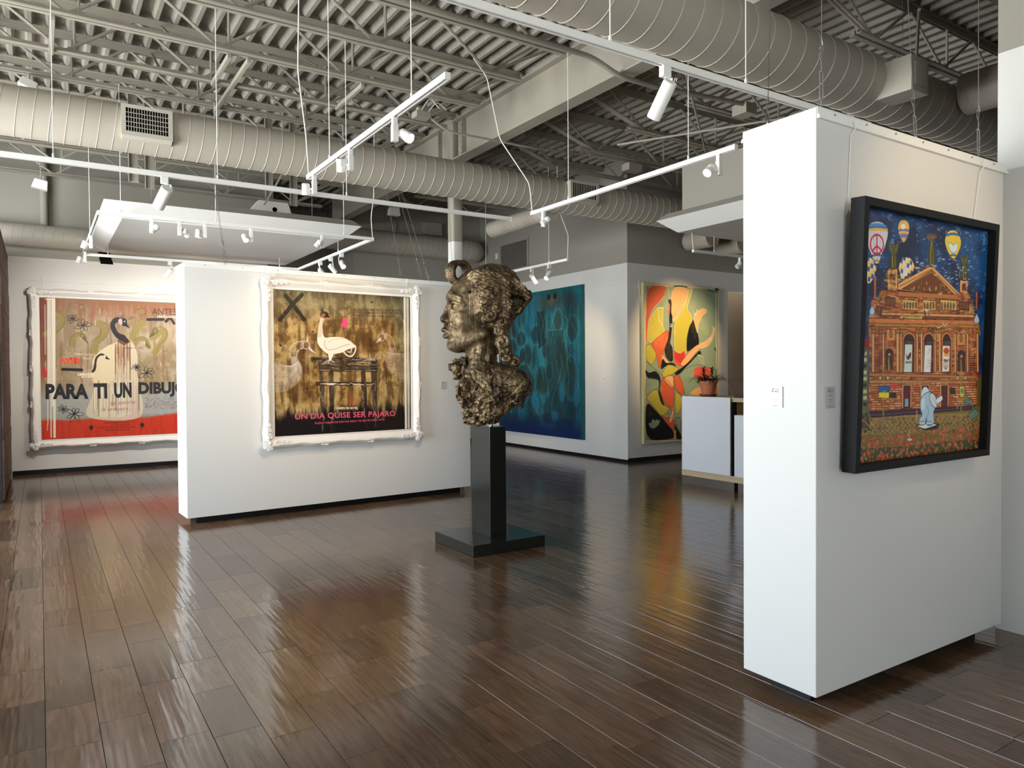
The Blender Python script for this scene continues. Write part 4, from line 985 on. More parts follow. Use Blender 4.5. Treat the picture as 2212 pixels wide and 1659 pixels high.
# ------------------------------------------------------------------ ornate white frames
def ornate_frame(t, o, ux, uz, nrm, w, h, fw, depth, mids=2):
    """o: inner lower-left corner; builds rails with a wavy rim, scrolled corners and small mid ornaments"""
    o, ux, uz, nrm = Vector(o), Vector(ux), Vector(uz), Vector(nrm)
    prof = [(0.0, 0.0), (0.0, 0.30), (0.08, 0.34), (0.12, 0.28), (0.2, 0.30), (0.34, 0.62), (0.5, 0.80), (0.62, 1.0), (0.74, 0.98), (0.86, 0.72), (0.95, 0.5), (1.0, 0.35), (1.0, 0.0)]
    m = MB(); sides = [(o, ux, uz*-1, w), (o+ux*w, uz, ux, h), (o+ux*w+uz*h, -ux, uz, w), (o+uz*h, -uz, -ux, h)]
    for c, along, out, L in sides:
        n = max(60, int(L/0.012)); V = []; F = []
        for i in range(n+1):
            f = i/n; wob = 0.055*math.sin(f*L*2*PI/0.46+0.6)+0.03*math.sin(f*L*2*PI/0.2)
            bead = 0.035*math.sin(f*L*2*PI/0.024)
            for k, (a, hh) in enumerate(prof):
                aa = a*(1+(wob if a > 0.5 else 0)*(1 if 0.02 < f < 0.98 else 0))*fw; s_ = -aa+(L+2*aa)*f if True else 0
                V.append(c+along*s_+out*aa+nrm*((hh+(bead if k == 3 else 0))*depth))
        K = len(prof)
        for i in range(n):
            for k in range(K-1): F.append((i*K+k, i*K+k+1, (i+1)*K+k+1, (i+1)*K+k))
        m.add(V, F)
    m.build('frame_rail', FRAMEW, t, smooth=True)
    def scroll(mb, c, a0, R, turns, r, hand, hz):
        P = []; n = 16
        for i in range(n+1):
            f = i/n; a = a0+hand*turns*2*PI*f; rr = R*(1-0.82*f); P.append(c+ux*rr*math.cos(a)+uz*rr*math.sin(a)+nrm*(hz+r*0.6*f))
        mb.tube(P, [r*(0.9-0.35*i/n) for i in range(n+1)], 6)
    def leafy(mb, c, a, L, wd, hz, bend=0.0):
        P = []; n = 8
        for i in range(n+1):
            f = i/n; aa = a+bend*f; P.append(c+(ux*math.cos(aa)+uz*math.sin(aa))*(L*f)+nrm*(hz*(1-0.3*f)+0.004*math.sin(f*PI)))
        mb.tube(P, [wd*max(0.12, math.sin(PI*min(1, 0.12+f*0.88)))*0.5 for f in [i/n for i in range(n+1)]], 6)
    for cx, cz, sx, sz in ((0, 0, -1, -1), (w, 0, 1, -1), (w, h, 1, 1), (0, h, -1, 1)):
        mb = MB(); c = o+ux*(cx+sx*fw*0.55)+uz*(cz+sz*fw*0.55); A = math.atan2(sz, sx); H = depth*0.92
        mb.ball(c+nrm*H, fw*0.2, 10, (1, 0.6, 1)); 
        for k in range(7):
            a = A+(k-3)*0.36; leafy(mb, c+(ux*math.cos(a)+uz*math.sin(a))*fw*0.12, a, fw*0.56, fw*0.22, H)
        for s in (-1, 1):
            a = A+s*2.36; u = ux*math.cos(A+s*2.356)+uz*math.sin(A+s*2.356)
            for q, (dd, RR) in enumerate(((0.62, 0.26), (1.15, 0.2), (1.6, 0.15))):
                scroll(mb, c+u*fw*dd, A+s*1.2+q, fw*RR, 1.3, fw*0.10, s, H*0.95)
                leafy(mb, c+u*fw*(dd-0.1), A+s*2.356+s*0.5, fw*0.5, fw*0.13, H*0.95, -s*0.8)
                leafy(mb, c+u*fw*(dd-0.1), A+s*2.356-s*0.5, fw*0.42, fw*0.13, H*0.95, s*0.8)
            leafy(mb, c+u*fw*1.7, A+s*2.356, fw*0.8, fw*0.1, H*0.8)
            scroll(mb, c+(ux*math.cos(A+s*1.0)+uz*math.sin(A+s*1.0))*fw*0.45, A, fw*0.22, 1.2, fw*0.09, -s, H*0.9)
        mb.build('corner_ornament', FRAMEW, t, smooth=True)
    for c, along, out, L in sides:
        for k in range(mids):
            mb = MB(); p = c+along*(L*(k+1)/(mids+1))+out*fw*0.86; aa = math.atan2(along.dot(uz), along.dot(ux))
            scroll(mb, p+along*fw*0.2, aa+2, fw*0.18, 1.1, fw*0.08, 1, depth*0.7); scroll(mb, p-along*fw*0.25, aa+1, fw*0.15, 1.1, fw*0.07, -1, depth*0.7)
            leafy(mb, p, aa, fw*0.7, fw*0.12, depth*0.75, 0.3); leafy(mb, p, aa+PI, fw*0.8, fw*0.12, depth*0.75, -0.3); leafy(mb, p, aa-1.4, fw*0.24, fw*0.12, depth*0.75)
            mb.build('rim_ornament', FRAMEW, t, smooth=True)
    m = MB(); P = [o-ux*fw*0.9-uz*fw*0.9, o+ux*(w+fw*0.9)-uz*fw*0.9, o+ux*(w+fw*0.9)+uz*(h+fw*0.9), o-ux*fw*0.9+uz*(h+fw*0.9)]
    V = [p-nrm*0.022 for p in P]+[p-nrm*0.012 for p in P]; m.add(V, [(3, 2, 1, 0), (4, 5, 6, 7), (0, 1, 5, 4), (1, 2, 6, 5), (2, 3, 7, 6), (3, 0, 4, 7)]); m.build('backing_board', OAK, t)
def hang_wire(t, a, b, out):
    a, b, out = Vector(a), Vector(b), Vector(out); m = MB()
    m.tube([a+out*0.006+Vector((0, 0, 0.0)), a+out*0.018+Vector((0, 0, 0.006)), a+out*0.02+Vector((0, 0, -0.03)), a+out*0.006+Vector((0, 0, -0.06)), b+out*0.004], 0.0035, 5)
    m.build('hanging_rod', TRACK, t)

# ------------------------------------------------------------------ painting: white bird on a dark table
def swan_table():
    p = Paint(460, 446, [(195, 208), (1310, 275), (1312, 1342), (210, 1405)], (146, 112, 62), 1.0)
    n1 = p.noise(5, 6, 1, 5); n2 = p.noise(40, 6, 2, 4); n3 = p.noise(14, 14, 3, 5, 0.7); v = p.yy/p.H; u = p.xx/p.W
    p.blend(np.clip((n1-0.42)*4, 0, 0.7), (186, 150, 92)); p.blend(np.clip((0.47-n1)*4, 0, 0.75), (92, 62, 28))
    p.blend(np.clip((n3-0.52)*5, 0, 0.7), (206, 178, 120)); p.blend(np.clip((0.45-n3)*6, 0, 0.6), (84, 54, 22))
    p.blend(np.clip((n2-0.56)*5, 0, 0.55), (70, 50, 26)); p.blend(np.clip((0.42-n2)*5, 0, 0.4), (198, 178, 132))
    p.blend(np.clip(0.75-v*3.2, 0, 0.5)*np.clip(0.5+n1, 0, 1), (112, 116, 92)); p.blend(np.clip(0.5-np.abs(u-0.93)*6, 0, 0.4)*np.clip(1-v, 0, 1), (92, 104, 92))
    p.blend(np.clip((v-0.80)*14+(n2-0.5)*2.5, 0, 1), (26, 20, 22)); p.blend(np.clip((0.07-v)*12*n2, 0, 0.6), (50, 42, 30))
    p.ell((980, 660), 130, 90, (64, 34, 14), 0.75, soft=0.9); p.ell((1100, 560), 90, 150, (110, 66, 26), 0.5, soft=0.9); p.ell((830, 1110), 30, 110, (150, 60, 30), 0.5, soft=0.7)
    # halftone dots
    P0 = p.P([(1040, 960), (1310, 960), (1312, 1342), (900, 1342)])
    hx = 4.6; ys = np.arange(P0[:, 1].min(), p.H, hx*0.86)
    dm = np.zeros((p.H, p.W), np.float32)
    gx = (p.xx+((p.yy/(hx*0.86)).astype(int) % 2)*hx/2) % hx-hx/2; gy = p.yy % (hx*0.86)-hx*0.43
    dm = (np.hypot(gx, gy) < 1.35)*np.clip((u-0.62)*6, 0, 1)*np.clip((v-0.60)*6, 0, 1); p.blend(dm.astype(np.float32)*0.7, (52, 38, 22))
    for (x, y, r) in ((1000, 312, 8), (517, 553, 7), (468, 1018, 8), (253, 666, 8), (338, 247, 6)): p.ell((x, y), r, r, (28, 16, 12))
    K = (26, 22, 14)
    p.line([(296, 258), (345, 320), (395, 385), (446, 455)], K, 13, tex=0.03); p.line([(430, 250), (350, 330), (300, 395), (248, 455)], K, 12, tex=0.04)
    p.line([(770, 258), (774, 350), (778, 440)], (92, 58, 26), 1.6)
    # dark table
    wht, drk = (214, 204, 190), (38, 28, 24)
    p.poly([(500, 762), (1035, 768), (1048, 800), (505, 800)], drk, 0.92, tex=0.2); p.poly([(555, 800), (1050, 812), (1042, 884), (572, 882)], (48, 36, 28), 0.85, tex=0.3)
    for q in ([(568, 880), (602, 880), (612, 1392), (586, 1392)], [(643, 860), (682, 860), (696, 1384), (660, 1384)], [(905, 860), (944, 860), (970, 1365), (942, 1365)], [(984, 800), (1034, 800), (1046, 1358), (1014, 1358)]): p.poly(q, drk, 0.88, tex=0.3)
    p.poly([(540, 962), (1010, 966), (1010, 992), (545, 996)], drk, 0.9, tex=0.25)
    rr = random.Random(4)
    for i in range(70):
        x = rr.uniform(510, 1030); y = rr.choice((775, 790, 820, 845, 868))+rr.uniform(-8, 8); p.line([(x, y), (x+rr.uniform(20, 90), y+rr.uniform(-8, 8))], wht, rr.uniform(0.7, 2.0), rr.uniform(0.4, 0.95), tex=0.2)
    for i in range(60):
        k = rr.choice((590, 668, 928, 1012)); x = k+rr.uniform(-14, 16); y = rr.uniform(880, 1340); p.line([(x, y), (x+rr.uniform(-2, 5), y+rr.uniform(20, 90))], wht, rr.uniform(0.6, 1.5), rr.uniform(0.3, 0.9), tex=0.25)
    for i in range(26):
        x = rr.uniform(560, 960); p.line([(x, 980+rr.uniform(-8, 8)), (x+rr.uniform(20, 70), 984+rr.uniform(-8, 8))], (238, 222, 204), rr.uniform(1, 2.4), 0.9, tex=0.15)
    # white bird
    W = (240, 228, 214)
    p.blob([(586, 430), (566, 500), (556, 570), (555, 640), (585, 690), (640, 735), (700, 735), (760, 722), (800, 700), (835, 690), (868, 676), (845, 650), (800, 618), (740, 598), (670, 598), (620, 602), (600, 570), (596, 500), (606, 440)], W)
    p.blob([(590, 415), (566, 500), (558, 590), (590, 590), (596, 500), (612, 440)], (198, 168, 142), 0.5)
    p.curve([(620, 622), (612, 660), (640, 700), (700, 695), (770, 668), (820, 655)], (168, 136, 112), 1.4); p.curve([(640, 640), (700, 615), (770, 610)], (190, 160, 140), 1.0)
    p.curve([(765, 715), (800, 750), (840, 750), (866, 700), (862, 668)], W, 4); p.curve([(800, 715), (820, 722), (832, 700), (825, 680)], W, 2.5)
    p.poly([(640, 730), (690, 730), (665, 790), (650, 792)], W); p.line([(655, 785), (612, 806)], W, 2.2); p.line([(658, 785), (690, 803)], W, 2.2); p.line([(655, 788), (640, 815)], W, 2)
    p.ell((612, 415), 34, 28, (54, 38, 32)); p.poly([(630, 398), (660, 440), (628, 438)], (30, 22, 20)); p.ell((600, 425), 16, 20, (190, 120, 80), 0.7); p.ell((612, 412), 5, 5, (200, 120, 40))
    for i, (dx, dy) in enumerate(((-38, -28), (-30, -52), (-16, -60), (-2, -56), (10, -40))): p.line([(598, 392), (598+dx, 392+dy)], (30, 24, 24), 1.8, w2=0.7)
    # outline birds
    def wirebird(cx, s, col, fade):
        X = lambda x: cx+s*x
        p.curve([(X(0), 760), (X(-2), 700), (X(30), 655), (X(75), 635), (X(108), 632)], col, 1.6, 0.9); p.curve([(X(52), 760), (X(58), 720), (X(80), 695), (X(108), 690)], col, 1.3, 0.8)
        p.blob([(X(80), 640), (X(110), 630), (X(108), 690), (X(84), 694)], col, 0.55*fade); p.ell((X(132), 664), 27, 32, (120, 92, 52), 0.3, edge=col, ew=1.5)
        p.poly([(X(148), 668), (X(216), 738), (X(158), 706)], col, 0.9); 
        for dx, dy in ((-8, -50), (4, -58), (18, -46)): p.line([(X(140), 636), (X(140+dx), 636+dy)], col, 1.8, w2=0.6)
        p.poly([(X(0), 756), (X(52), 756), (X(72), 792), (X(12), 838)], col, 0.6*fade)
        O_ = spl([(400, 792), (428, 850), (420, 925), (370, 990), (290, 1035), (200, 1050)], 6); I_ = spl([(346, 836), (320, 832), (290, 828), (262, 824), (236, 822), (204, 824)], 6)
        for k in range(30):
            f = k/29; p.line([(a[0]*(1-f)+b[0]*f, a[1]*(1-f)+b[1]*f) for a, b in zip(O_, I_)], col, 0.8, 0.85)
    wirebird(332, 1, (224, 216, 214), 0.8); 
    def wb2():
        p.curve([(1112, 575), (1150, 590), (1178, 640), (1182, 700)], (220, 200, 184), 1.4, 0.9); p.curve([(1112, 618), (1140, 640), (1145, 690), (1120, 720)], (220, 200, 184), 1.2, 0.8)
        p.ell((1078, 600), 26, 30, (110, 84, 50), 0.3, edge=(220, 206, 190), ew=1.3); p.poly([(1066, 600), (1026, 650), (1078, 622)], (224, 212, 200), 0.9)
        for dx, dy in ((-6, -46), (4, -52), (18, -40)): p.line([(1086, 574), (1086+dx, 574+dy)], (220, 206, 190), 1.6, w2=0.6)
        p.poly([(1140, 680), (1180, 690), (1176, 730), (1130, 710)], (198, 160, 140), 0.6); p.blob([(1096, 572), (1120, 566), (1122, 614), (1100, 610)], (220, 206, 194), 0.5)
        O_ = spl([(1126, 715), (1110, 770), (1124, 850), (1170, 900), (1230, 935), (1312, 960)], 6); I_ = spl([(1180, 732), (1200, 730), (1225, 730), (1250, 730), (1280, 732), (1312, 736)], 6)
        for k in range(30):
            f = k/29; p.line([(a[0]*(1-f)+b[0]*f, a[1]*(1-f)+b[1]*f) for a, b in zip(O_, I_)], (214, 190, 170), 0.8, 0.75)
    wb2()
    p.ell((778, 492), 27, 30, (235, 72, 118)); p.poly([(764, 440), (792, 440), (800, 485), (756, 485)], (235, 72, 118)); p.line([(780, 522), (784, 570), (800, 612)], (214, 110, 104), 5, 0.5, tex=0.3)
    p.line([(908, 680), (912, 728)], (216, 110, 96), 2.2, 0.8); p.line([(948, 735), (962, 772), (995, 780)], (216, 110, 96), 2.2, 0.8)
    for x, w, a in ((1268, 8, 0.95), (1288, 4.5, 0.95), (1299, 2.2, 0.9), (1264, 2, 0.6)): p.line([(x, 279), (x+2, 800), (x+4, 1338)], (240, 234, 224), w, a)
    p.line([(1262, 460), (1272, 700)], (240, 234, 224), 5, 0.95); p.line([(1308, 290), (1310, 1338)], (30, 22, 18), 3, 0.8)
    t = thing('framed_painting', 'white framed painting of a white bird standing on a dark table', 'painting', pl(1.72, 0, 1.65))
    UX = (math.cos(PA), math.sin(PA), 0); NR = (math.sin(PA), -math.cos(PA), 0); p.nrm = Vector(NR)
    p.mesh('painted_canvas', t, pl(0.893, -0.030, 0.862), UX, (0, 0, 1), 1.652, 1.590, canvas_mat('bird_table_paint', 0.4))
    p.text('UN DIA QUISE SER PAJARO', (370, 1283), (1186, 1254), 62, INKP, 0.02, sp=1.05)
    p.text('PUEDO DEJAR DE PINTAR PERO YA NO ESTARIA VIVO', (532, 1312), (1100, 1280), 20, INKP, 0.01)
    p.text('CARMEN EN MI PIEL', (690, 1187), (884, 1186), 20, INKW, 0.03)
    p.text('SI NO TUVIERA MIS PINCELADAS MORIRIA', (822, 382), (1250, 390), 20, INKBR, 0.01); p.text('NADA ES PERMANENTE PARA MI PINCEL', (822, 408), (1250, 412), 20, INKBR, 0.01); p.text('SIEMPRE QUISE DIBUJARTE', (834, 432), (1190, 442), 20, INKBR, 0.01)
    ornate_frame(t, pl(0.888, -0.024, 0.857), UX, (0, 0, 1), NR, 1.662, 1.600, 0.122, 0.062)
    hang_wire(t, pl(0.92, 0, 2.672), pl(0.92, -0.0, 2.50), NR); hang_wire(t, pl(2.52, 0, 2.672), pl(2.52, 0, 2.50), NR)
swan_table()

# ------------------------------------------------------------------ painting: swans and large lettering
def swans_left():
    # the visible part ends at x=822 of the layout; the canvas itself runs on behind the long panel
    X1 = 1130.0
    p = Paint(600, 436, [(65, 112), (X1, 151.5), (X1, 834), (78, 880)], (164, 146, 116), 1.4)
    n1 = p.noise(8, 6, 11, 5); n2 = p.noise(60, 4, 12, 4); n3 = p.noise(24, 16, 13, 5, 0.7); v = p.yy/p.H; u = p.xx/p.W
    p.blend(np.clip((n1-0.45)*4, 0, 0.6), (184, 162, 140)); p.blend(np.clip((0.48-n1)*4, 0, 0.5), (142, 118, 78)); p.blend(np.clip((n3-0.55)*4, 0, 0.4), (196, 178, 160)); p.blend(np.clip((0.42-n2)*5, 0, 0.4), (120, 84, 54))
    p.blend(np.clip((0.16-v)*6+(n2-0.5)*2, 0, 0.75), (142, 78, 38)); p.blend(np.clip((0.10-u)*9*np.clip(1.1-v, 0, 1)+(n1-0.5), 0, 0.9)*np.clip((0.72-v)*8, 0, 1), (112, 40, 22))
    p.blend(np.clip((v-0.60)*7, 0, 0.85)*np.clip((0.87-v)*30, 0, 1), (168, 172, 172)); p.blend(np.clip((n1-0.5)*4, 0, 0.5)*np.clip((v-0.62)*7, 0, 1), (150, 152, 148))
    edge = 0.862-0.02*(p.noise(14, 2, 15, 3)-0.3)-0.03*np.clip((u-0.55)*6, 0, 1); red = np.clip((v-edge)*60, 0, 1); p.blend(red, (206, 58, 32)); p.blend(red*np.clip((n2-0.55)*3, 0, 0.35), (170, 40, 22))
    OL, OD = (150, 132, 72), (84, 70, 40)
    def neck(pts, w, col=OL, a=0.75): p.curve(pts, col, w, a, n=10); 
    def outl(pts, w=1.2, a=0.75): p.curve(pts, OD, w, a, n=10)
    neck([(150, 200), (190, 215), (192, 250), (160, 290), (100, 310)], 17, a=0.55); neck([(390, 250), (430, 265), (425, 310), (385, 350), (372, 420)], 20, a=0.6); neck([(250, 370), (250, 330), (290, 310), (320, 330)], 14, a=0.6)
    neck([(590, 330), (600, 290), (640, 250)], 22, a=0.5); neck([(700, 330), (760, 290), (770, 320), (740, 370), (710, 410)], 20, a=0.5); neck([(600, 370), (620, 340), (660, 340), (680, 380)], 14, a=0.5)
    for q in ([(400, 235), (452, 262), (440, 320), (400, 360)], [(370, 262), (405, 280), (400, 320), (360, 350), (350, 420)], [(150, 186), (200, 210), (200, 260), (160, 300)], [(222, 190), (240, 145), (280, 140), (312, 160), (320, 200)], [(234, 395), (236, 340), (270, 305), (310, 310), (338, 362)], [(560, 236), (600, 185), (640, 168), (680, 190)], [(682, 330), (700, 290), (740, 270), (780, 290), (775, 330), (735, 375), (720, 440), (730, 500)], [(580, 400), (590, 350), (630, 325), (660, 330), (688, 390)], [(500, 500), (520, 460), (600, 440), (660, 500)]): outl(q)
    p.ell((300, 162), 14, 13, OL, 0.7, edge=OD); p.ell((306, 318), 12, 11, OL, 0.7, edge=OD); p.ell((716, 290), 16, 18, (120, 108, 60), 0.8, edge=OD); p.poly([(702, 292), (680, 330), (712, 314)], OD, 0.8); p.poly([(318, 318), (338, 364), (304, 336)], OD, 0.6); p.poly([(566, 232), (590, 205), (600, 222)], OD, 0.5); p.ell((640, 186), 22, 18, OL, 0.3, edge=OD); p.poly([(664, 350), (688, 390), (650, 372)], OD, 0.55)
    # big crest shape and the black-necked swan
    p.blob([(372, 590), (362, 500), (368, 440), (420, 390), (480, 360), (540, 340), (590, 360), (615, 430), (612, 520), (622, 590), (624, 760), (342, 762), (356, 650)], (216, 204, 178), 0.9); p.poly([(560, 590), (624, 590), (624, 762), (560, 762)], (214, 176, 170), 0.6); p.poly([(380, 600), (540, 600), (540, 760), (390, 760)], (226, 218, 200), 0.6)
    p.blob([(372, 590), (362, 500), (368, 440), (420, 392), (470, 366), (500, 400), (490, 480), (470, 560)], (228, 212, 172), 0.7)
    p.poly([(500, 350), (520, 320), (548, 320), (576, 352), (540, 372)], (124, 66, 34), 0.95)
    rr = random.Random(9)
    for i in range(60):
        x = rr.uniform(488, 575); y = rr.uniform(350, 390); p.line([(x, y), (x, y+rr.uniform(40, 210))], (120, 62, 30), rr.uniform(0.7, 1.8), rr.uniform(0.3, 0.8))
    for i in range(70):
        x = rr.uniform(345, 630); y = rr.uniform(560, 640); p.line([(x, y), (x, rr.uniform(700, 765))], rr.choice([(238, 232, 214), (124, 112, 84), (220, 200, 160), (168, 160, 150)]), rr.uniform(0.8, 3), rr.uniform(0.5, 0.95))
    K = (28, 30, 34)
    p.curve([(536, 326), (500, 312), (480, 280), (478, 250), (500, 230), (525, 236)], K, 15, 1, n=10); p.curve([(500, 316), (520, 330), (552, 345)], K, 14, 1, n=6)
    p.ell((540, 244), 17, 22, K); p.blob([(508, 232), (526, 226), (530, 252), (516, 258)], (226, 180, 176)); p.poly([(546, 240), (574, 278), (542, 264)], (18, 18, 22)); p.ell((543, 240), 4, 4, (226, 226, 226))
    for dx in (-14, -8, -2, 6, 12): p.line([(528, 224), (528+dx, 204)], (66, 70, 78), 1.6, w2=0.6)
    p.curve([(376, 480), (384, 440), (410, 420), (436, 430)], (40, 32, 28), 6); p.curve([(376, 480), (372, 500), (364, 512)], (60, 36, 28), 8, 0.8); p.poly([(430, 420), (462, 450), (434, 444)], (30, 26, 26)); p.ell((430, 430), 8, 8, (226, 214, 190))
    # flowers in ink
    def lily(cx, cy, s, seed):
        r2 = random.Random(seed)
        for k in range(7):
            a = k*0.9+r2.uniform(-0.2, 0.2); L = s*r2.uniform(0.7, 1.1); e = (cx+L*math.cos(a), cy+L*math.sin(a)*0.8); nx, ny = -math.sin(a)*s*0.2, math.cos(a)*s*0.2; mx, my = (cx+e[0])/2, (cy+e[1])/2
            p.curve([(cx, cy), (mx+nx, my+ny), e, (mx-nx, my-ny), (cx, cy)], (28, 24, 24), 1.2, 0.95, n=6)
            p.line([(cx, cy), (cx+L*0.6*math.cos(a+0.3), cy+L*0.5*math.sin(a+0.3))], (28, 24, 24), 0.9)
        p.ell((cx, cy), s*0.14, s*0.1, (24, 20, 20))
    lily(310, 262, 52, 1); lily(250, 225, 36, 2); lily(664, 520, 52, 3); lily(608, 490, 30, 4); lily(258, 742, 54, 5); lily(196, 716, 30, 6)
    for q in ([(740, 420), (720, 450), (712, 480), (740, 512), (790, 512)], [(770, 372), (760, 400), (790, 400)], [(745, 470), (755, 455), (770, 470), (785, 455), (800, 470)], [(740, 420), (770, 400), (810, 420)]): p.curve(q, (176, 84, 70), 1.3, 0.7)
    p.curve([(776, 240), (800, 222), (822, 250)], (34, 30, 30), 9)
    for a, b, w in (((194, 501), (300, 504), 9), ((673, 229), (762, 229), 9)): p.line([a, b], (20, 22, 28), w)
    for i in range(260): p.ell((rr.uniform(650, 900), rr.uniform(655, 715)), 1.8, 1.8, (110, 70, 60), 0.8)
    for x, y0, y1, w, a in ((110, 114, 800, 2.5, 0.9), (118, 114, 620, 5, 0.95), (128, 114, 866, 3.4, 0.95), (137, 114, 700, 4, 0.95), (147, 115, 866, 7, 0.97), (96, 150, 420, 2, 0.8), (98, 460, 560, 1.5, 0.8), (404, 170, 196, 1.6, 0.9), (378, 235, 262, 1.6, 0.9), (655, 350, 372, 1.6, 0.8), (108, 800, 832, 1.8, 0.9), (744, 462, 480, 1.6, 0.8)): p.line([(x, y0), (x+1, y1)], (240, 234, 218), w, a)
    p.line([(100, 120), (150, 120)], (240, 234, 218), 3)
    for q in ([(80, 540), (84, 492), (90, 540), (94, 490), (98, 545), (104, 500), (106, 540)],): p.line(q, (196, 46, 60), 3, 0.9)
    def star(cx, cy, r):
        p.poly([(cx+(r if k % 2 == 0 else r*0.42)*math.sin(k*PI/5), cy-(r if k % 2 == 0 else r*0.42)*math.cos(k*PI/5)) for k in range(10)], (34, 26, 28)); 
        p.line([(cx, cy+r*0.5), (cx, cy+r*1.5)], (34, 26, 28), 1.2)
    star(352, 816, 19); star(638, 802, 18)
    t = thing('framed_painting', 'large ornate white framed painting with swans and black lettering, at far left', 'painting', (1.5, 13.5, 1.65))
    p.nrm = Vector((0, -1, 0)); W_ = 1.978*(X1-65)/(822-65)
    p.mesh('painted_canvas', t, (0.022, 13.492, 0.538), (1, 0, 0), (0, 0, 1), W_, 2.20, canvas_mat('swans_paint', 0.45))
    for s_, a, b in (('PARA', (98, 663), (338, 661)), ('TI', (368, 661), (444, 659)), ('UN', (482, 657), (580, 655)), ('DIBUJO', (618, 654), (890, 649))): p.text(s_, a, b, 84, INKB, 0.05, sp=1.0)
    p.text('AYER', (172, 472), (300, 470), 32, INKR, 0.09); p.text('ANTES', (698, 202), (838, 204), 34, INKDR, 0.0)
    p.text('UN TI LANCE', (728, 218), (836, 222), 11, INKW, 0.02)
    for i, (s_, a, b) in enumerate((('ALIENTO DE TRAZO', 366, 520), ('TRAZO DE CUADRO DE BLANCO', 334, 545), ('POR SIN LLEGA LA MAS', 362, 530))): p.text(s_, (a, 164+24*i), (b, 166+24*i), 9, INKFR, 0.01)
    p.text('PARA TU LUZ', (262, 424), (378, 428), 12, INKW, 0.0); p.text('TALLO', (308, 446), (352, 447), 11, INKW, 0.0)
    p.text('LIBRARSE', (280, 536), (372, 535), 15, INKW, 0.06); p.text('611690', (298, 548), (368, 546), 12, INKW, 0.05)
    p.text('GAUGIN Y EL OTRO', (542, 388), (644, 390), 8, INKB, 0.01)
    for i, (s_, a, b) in enumerate((('QUE SIEMPRE ADIVINABA', 426, 566), ('AL QUE SOBRE EXI', 462, 570), ('SUELO DE CIELO LA VOZ DIBUJANDO', 398, 598), ('PINTANDO EN VOZ ALTA', 430, 566))): p.text(s_, (a, 795+13*i), (b, 793+12.5*i), 8, INKDR, 0.02)
    p.text('se sonrie', (460, 694), (600, 688), 22, INKFR, 0.0, shear=0.3); p.text('la tempera', (412, 732), (560, 728), 24, INKFR, 0.0, shear=0.3)
    ornate_frame(t, (0.016, 13.486, 0.532), (1, 0, 0), (0, 0, 1), (0, -1, 0), W_+0.012, 2.212, 0.135, 0.075, mids=3)
    hang_wire(t, (0.06, 13.53, 3.045), (0.06, 13.53, 2.82), (0, -1, 0)); hang_wire(t, (2.6, 13.53, 3.045), (2.6, 13.53, 2.82), (0, -1, 0))
swans_left()

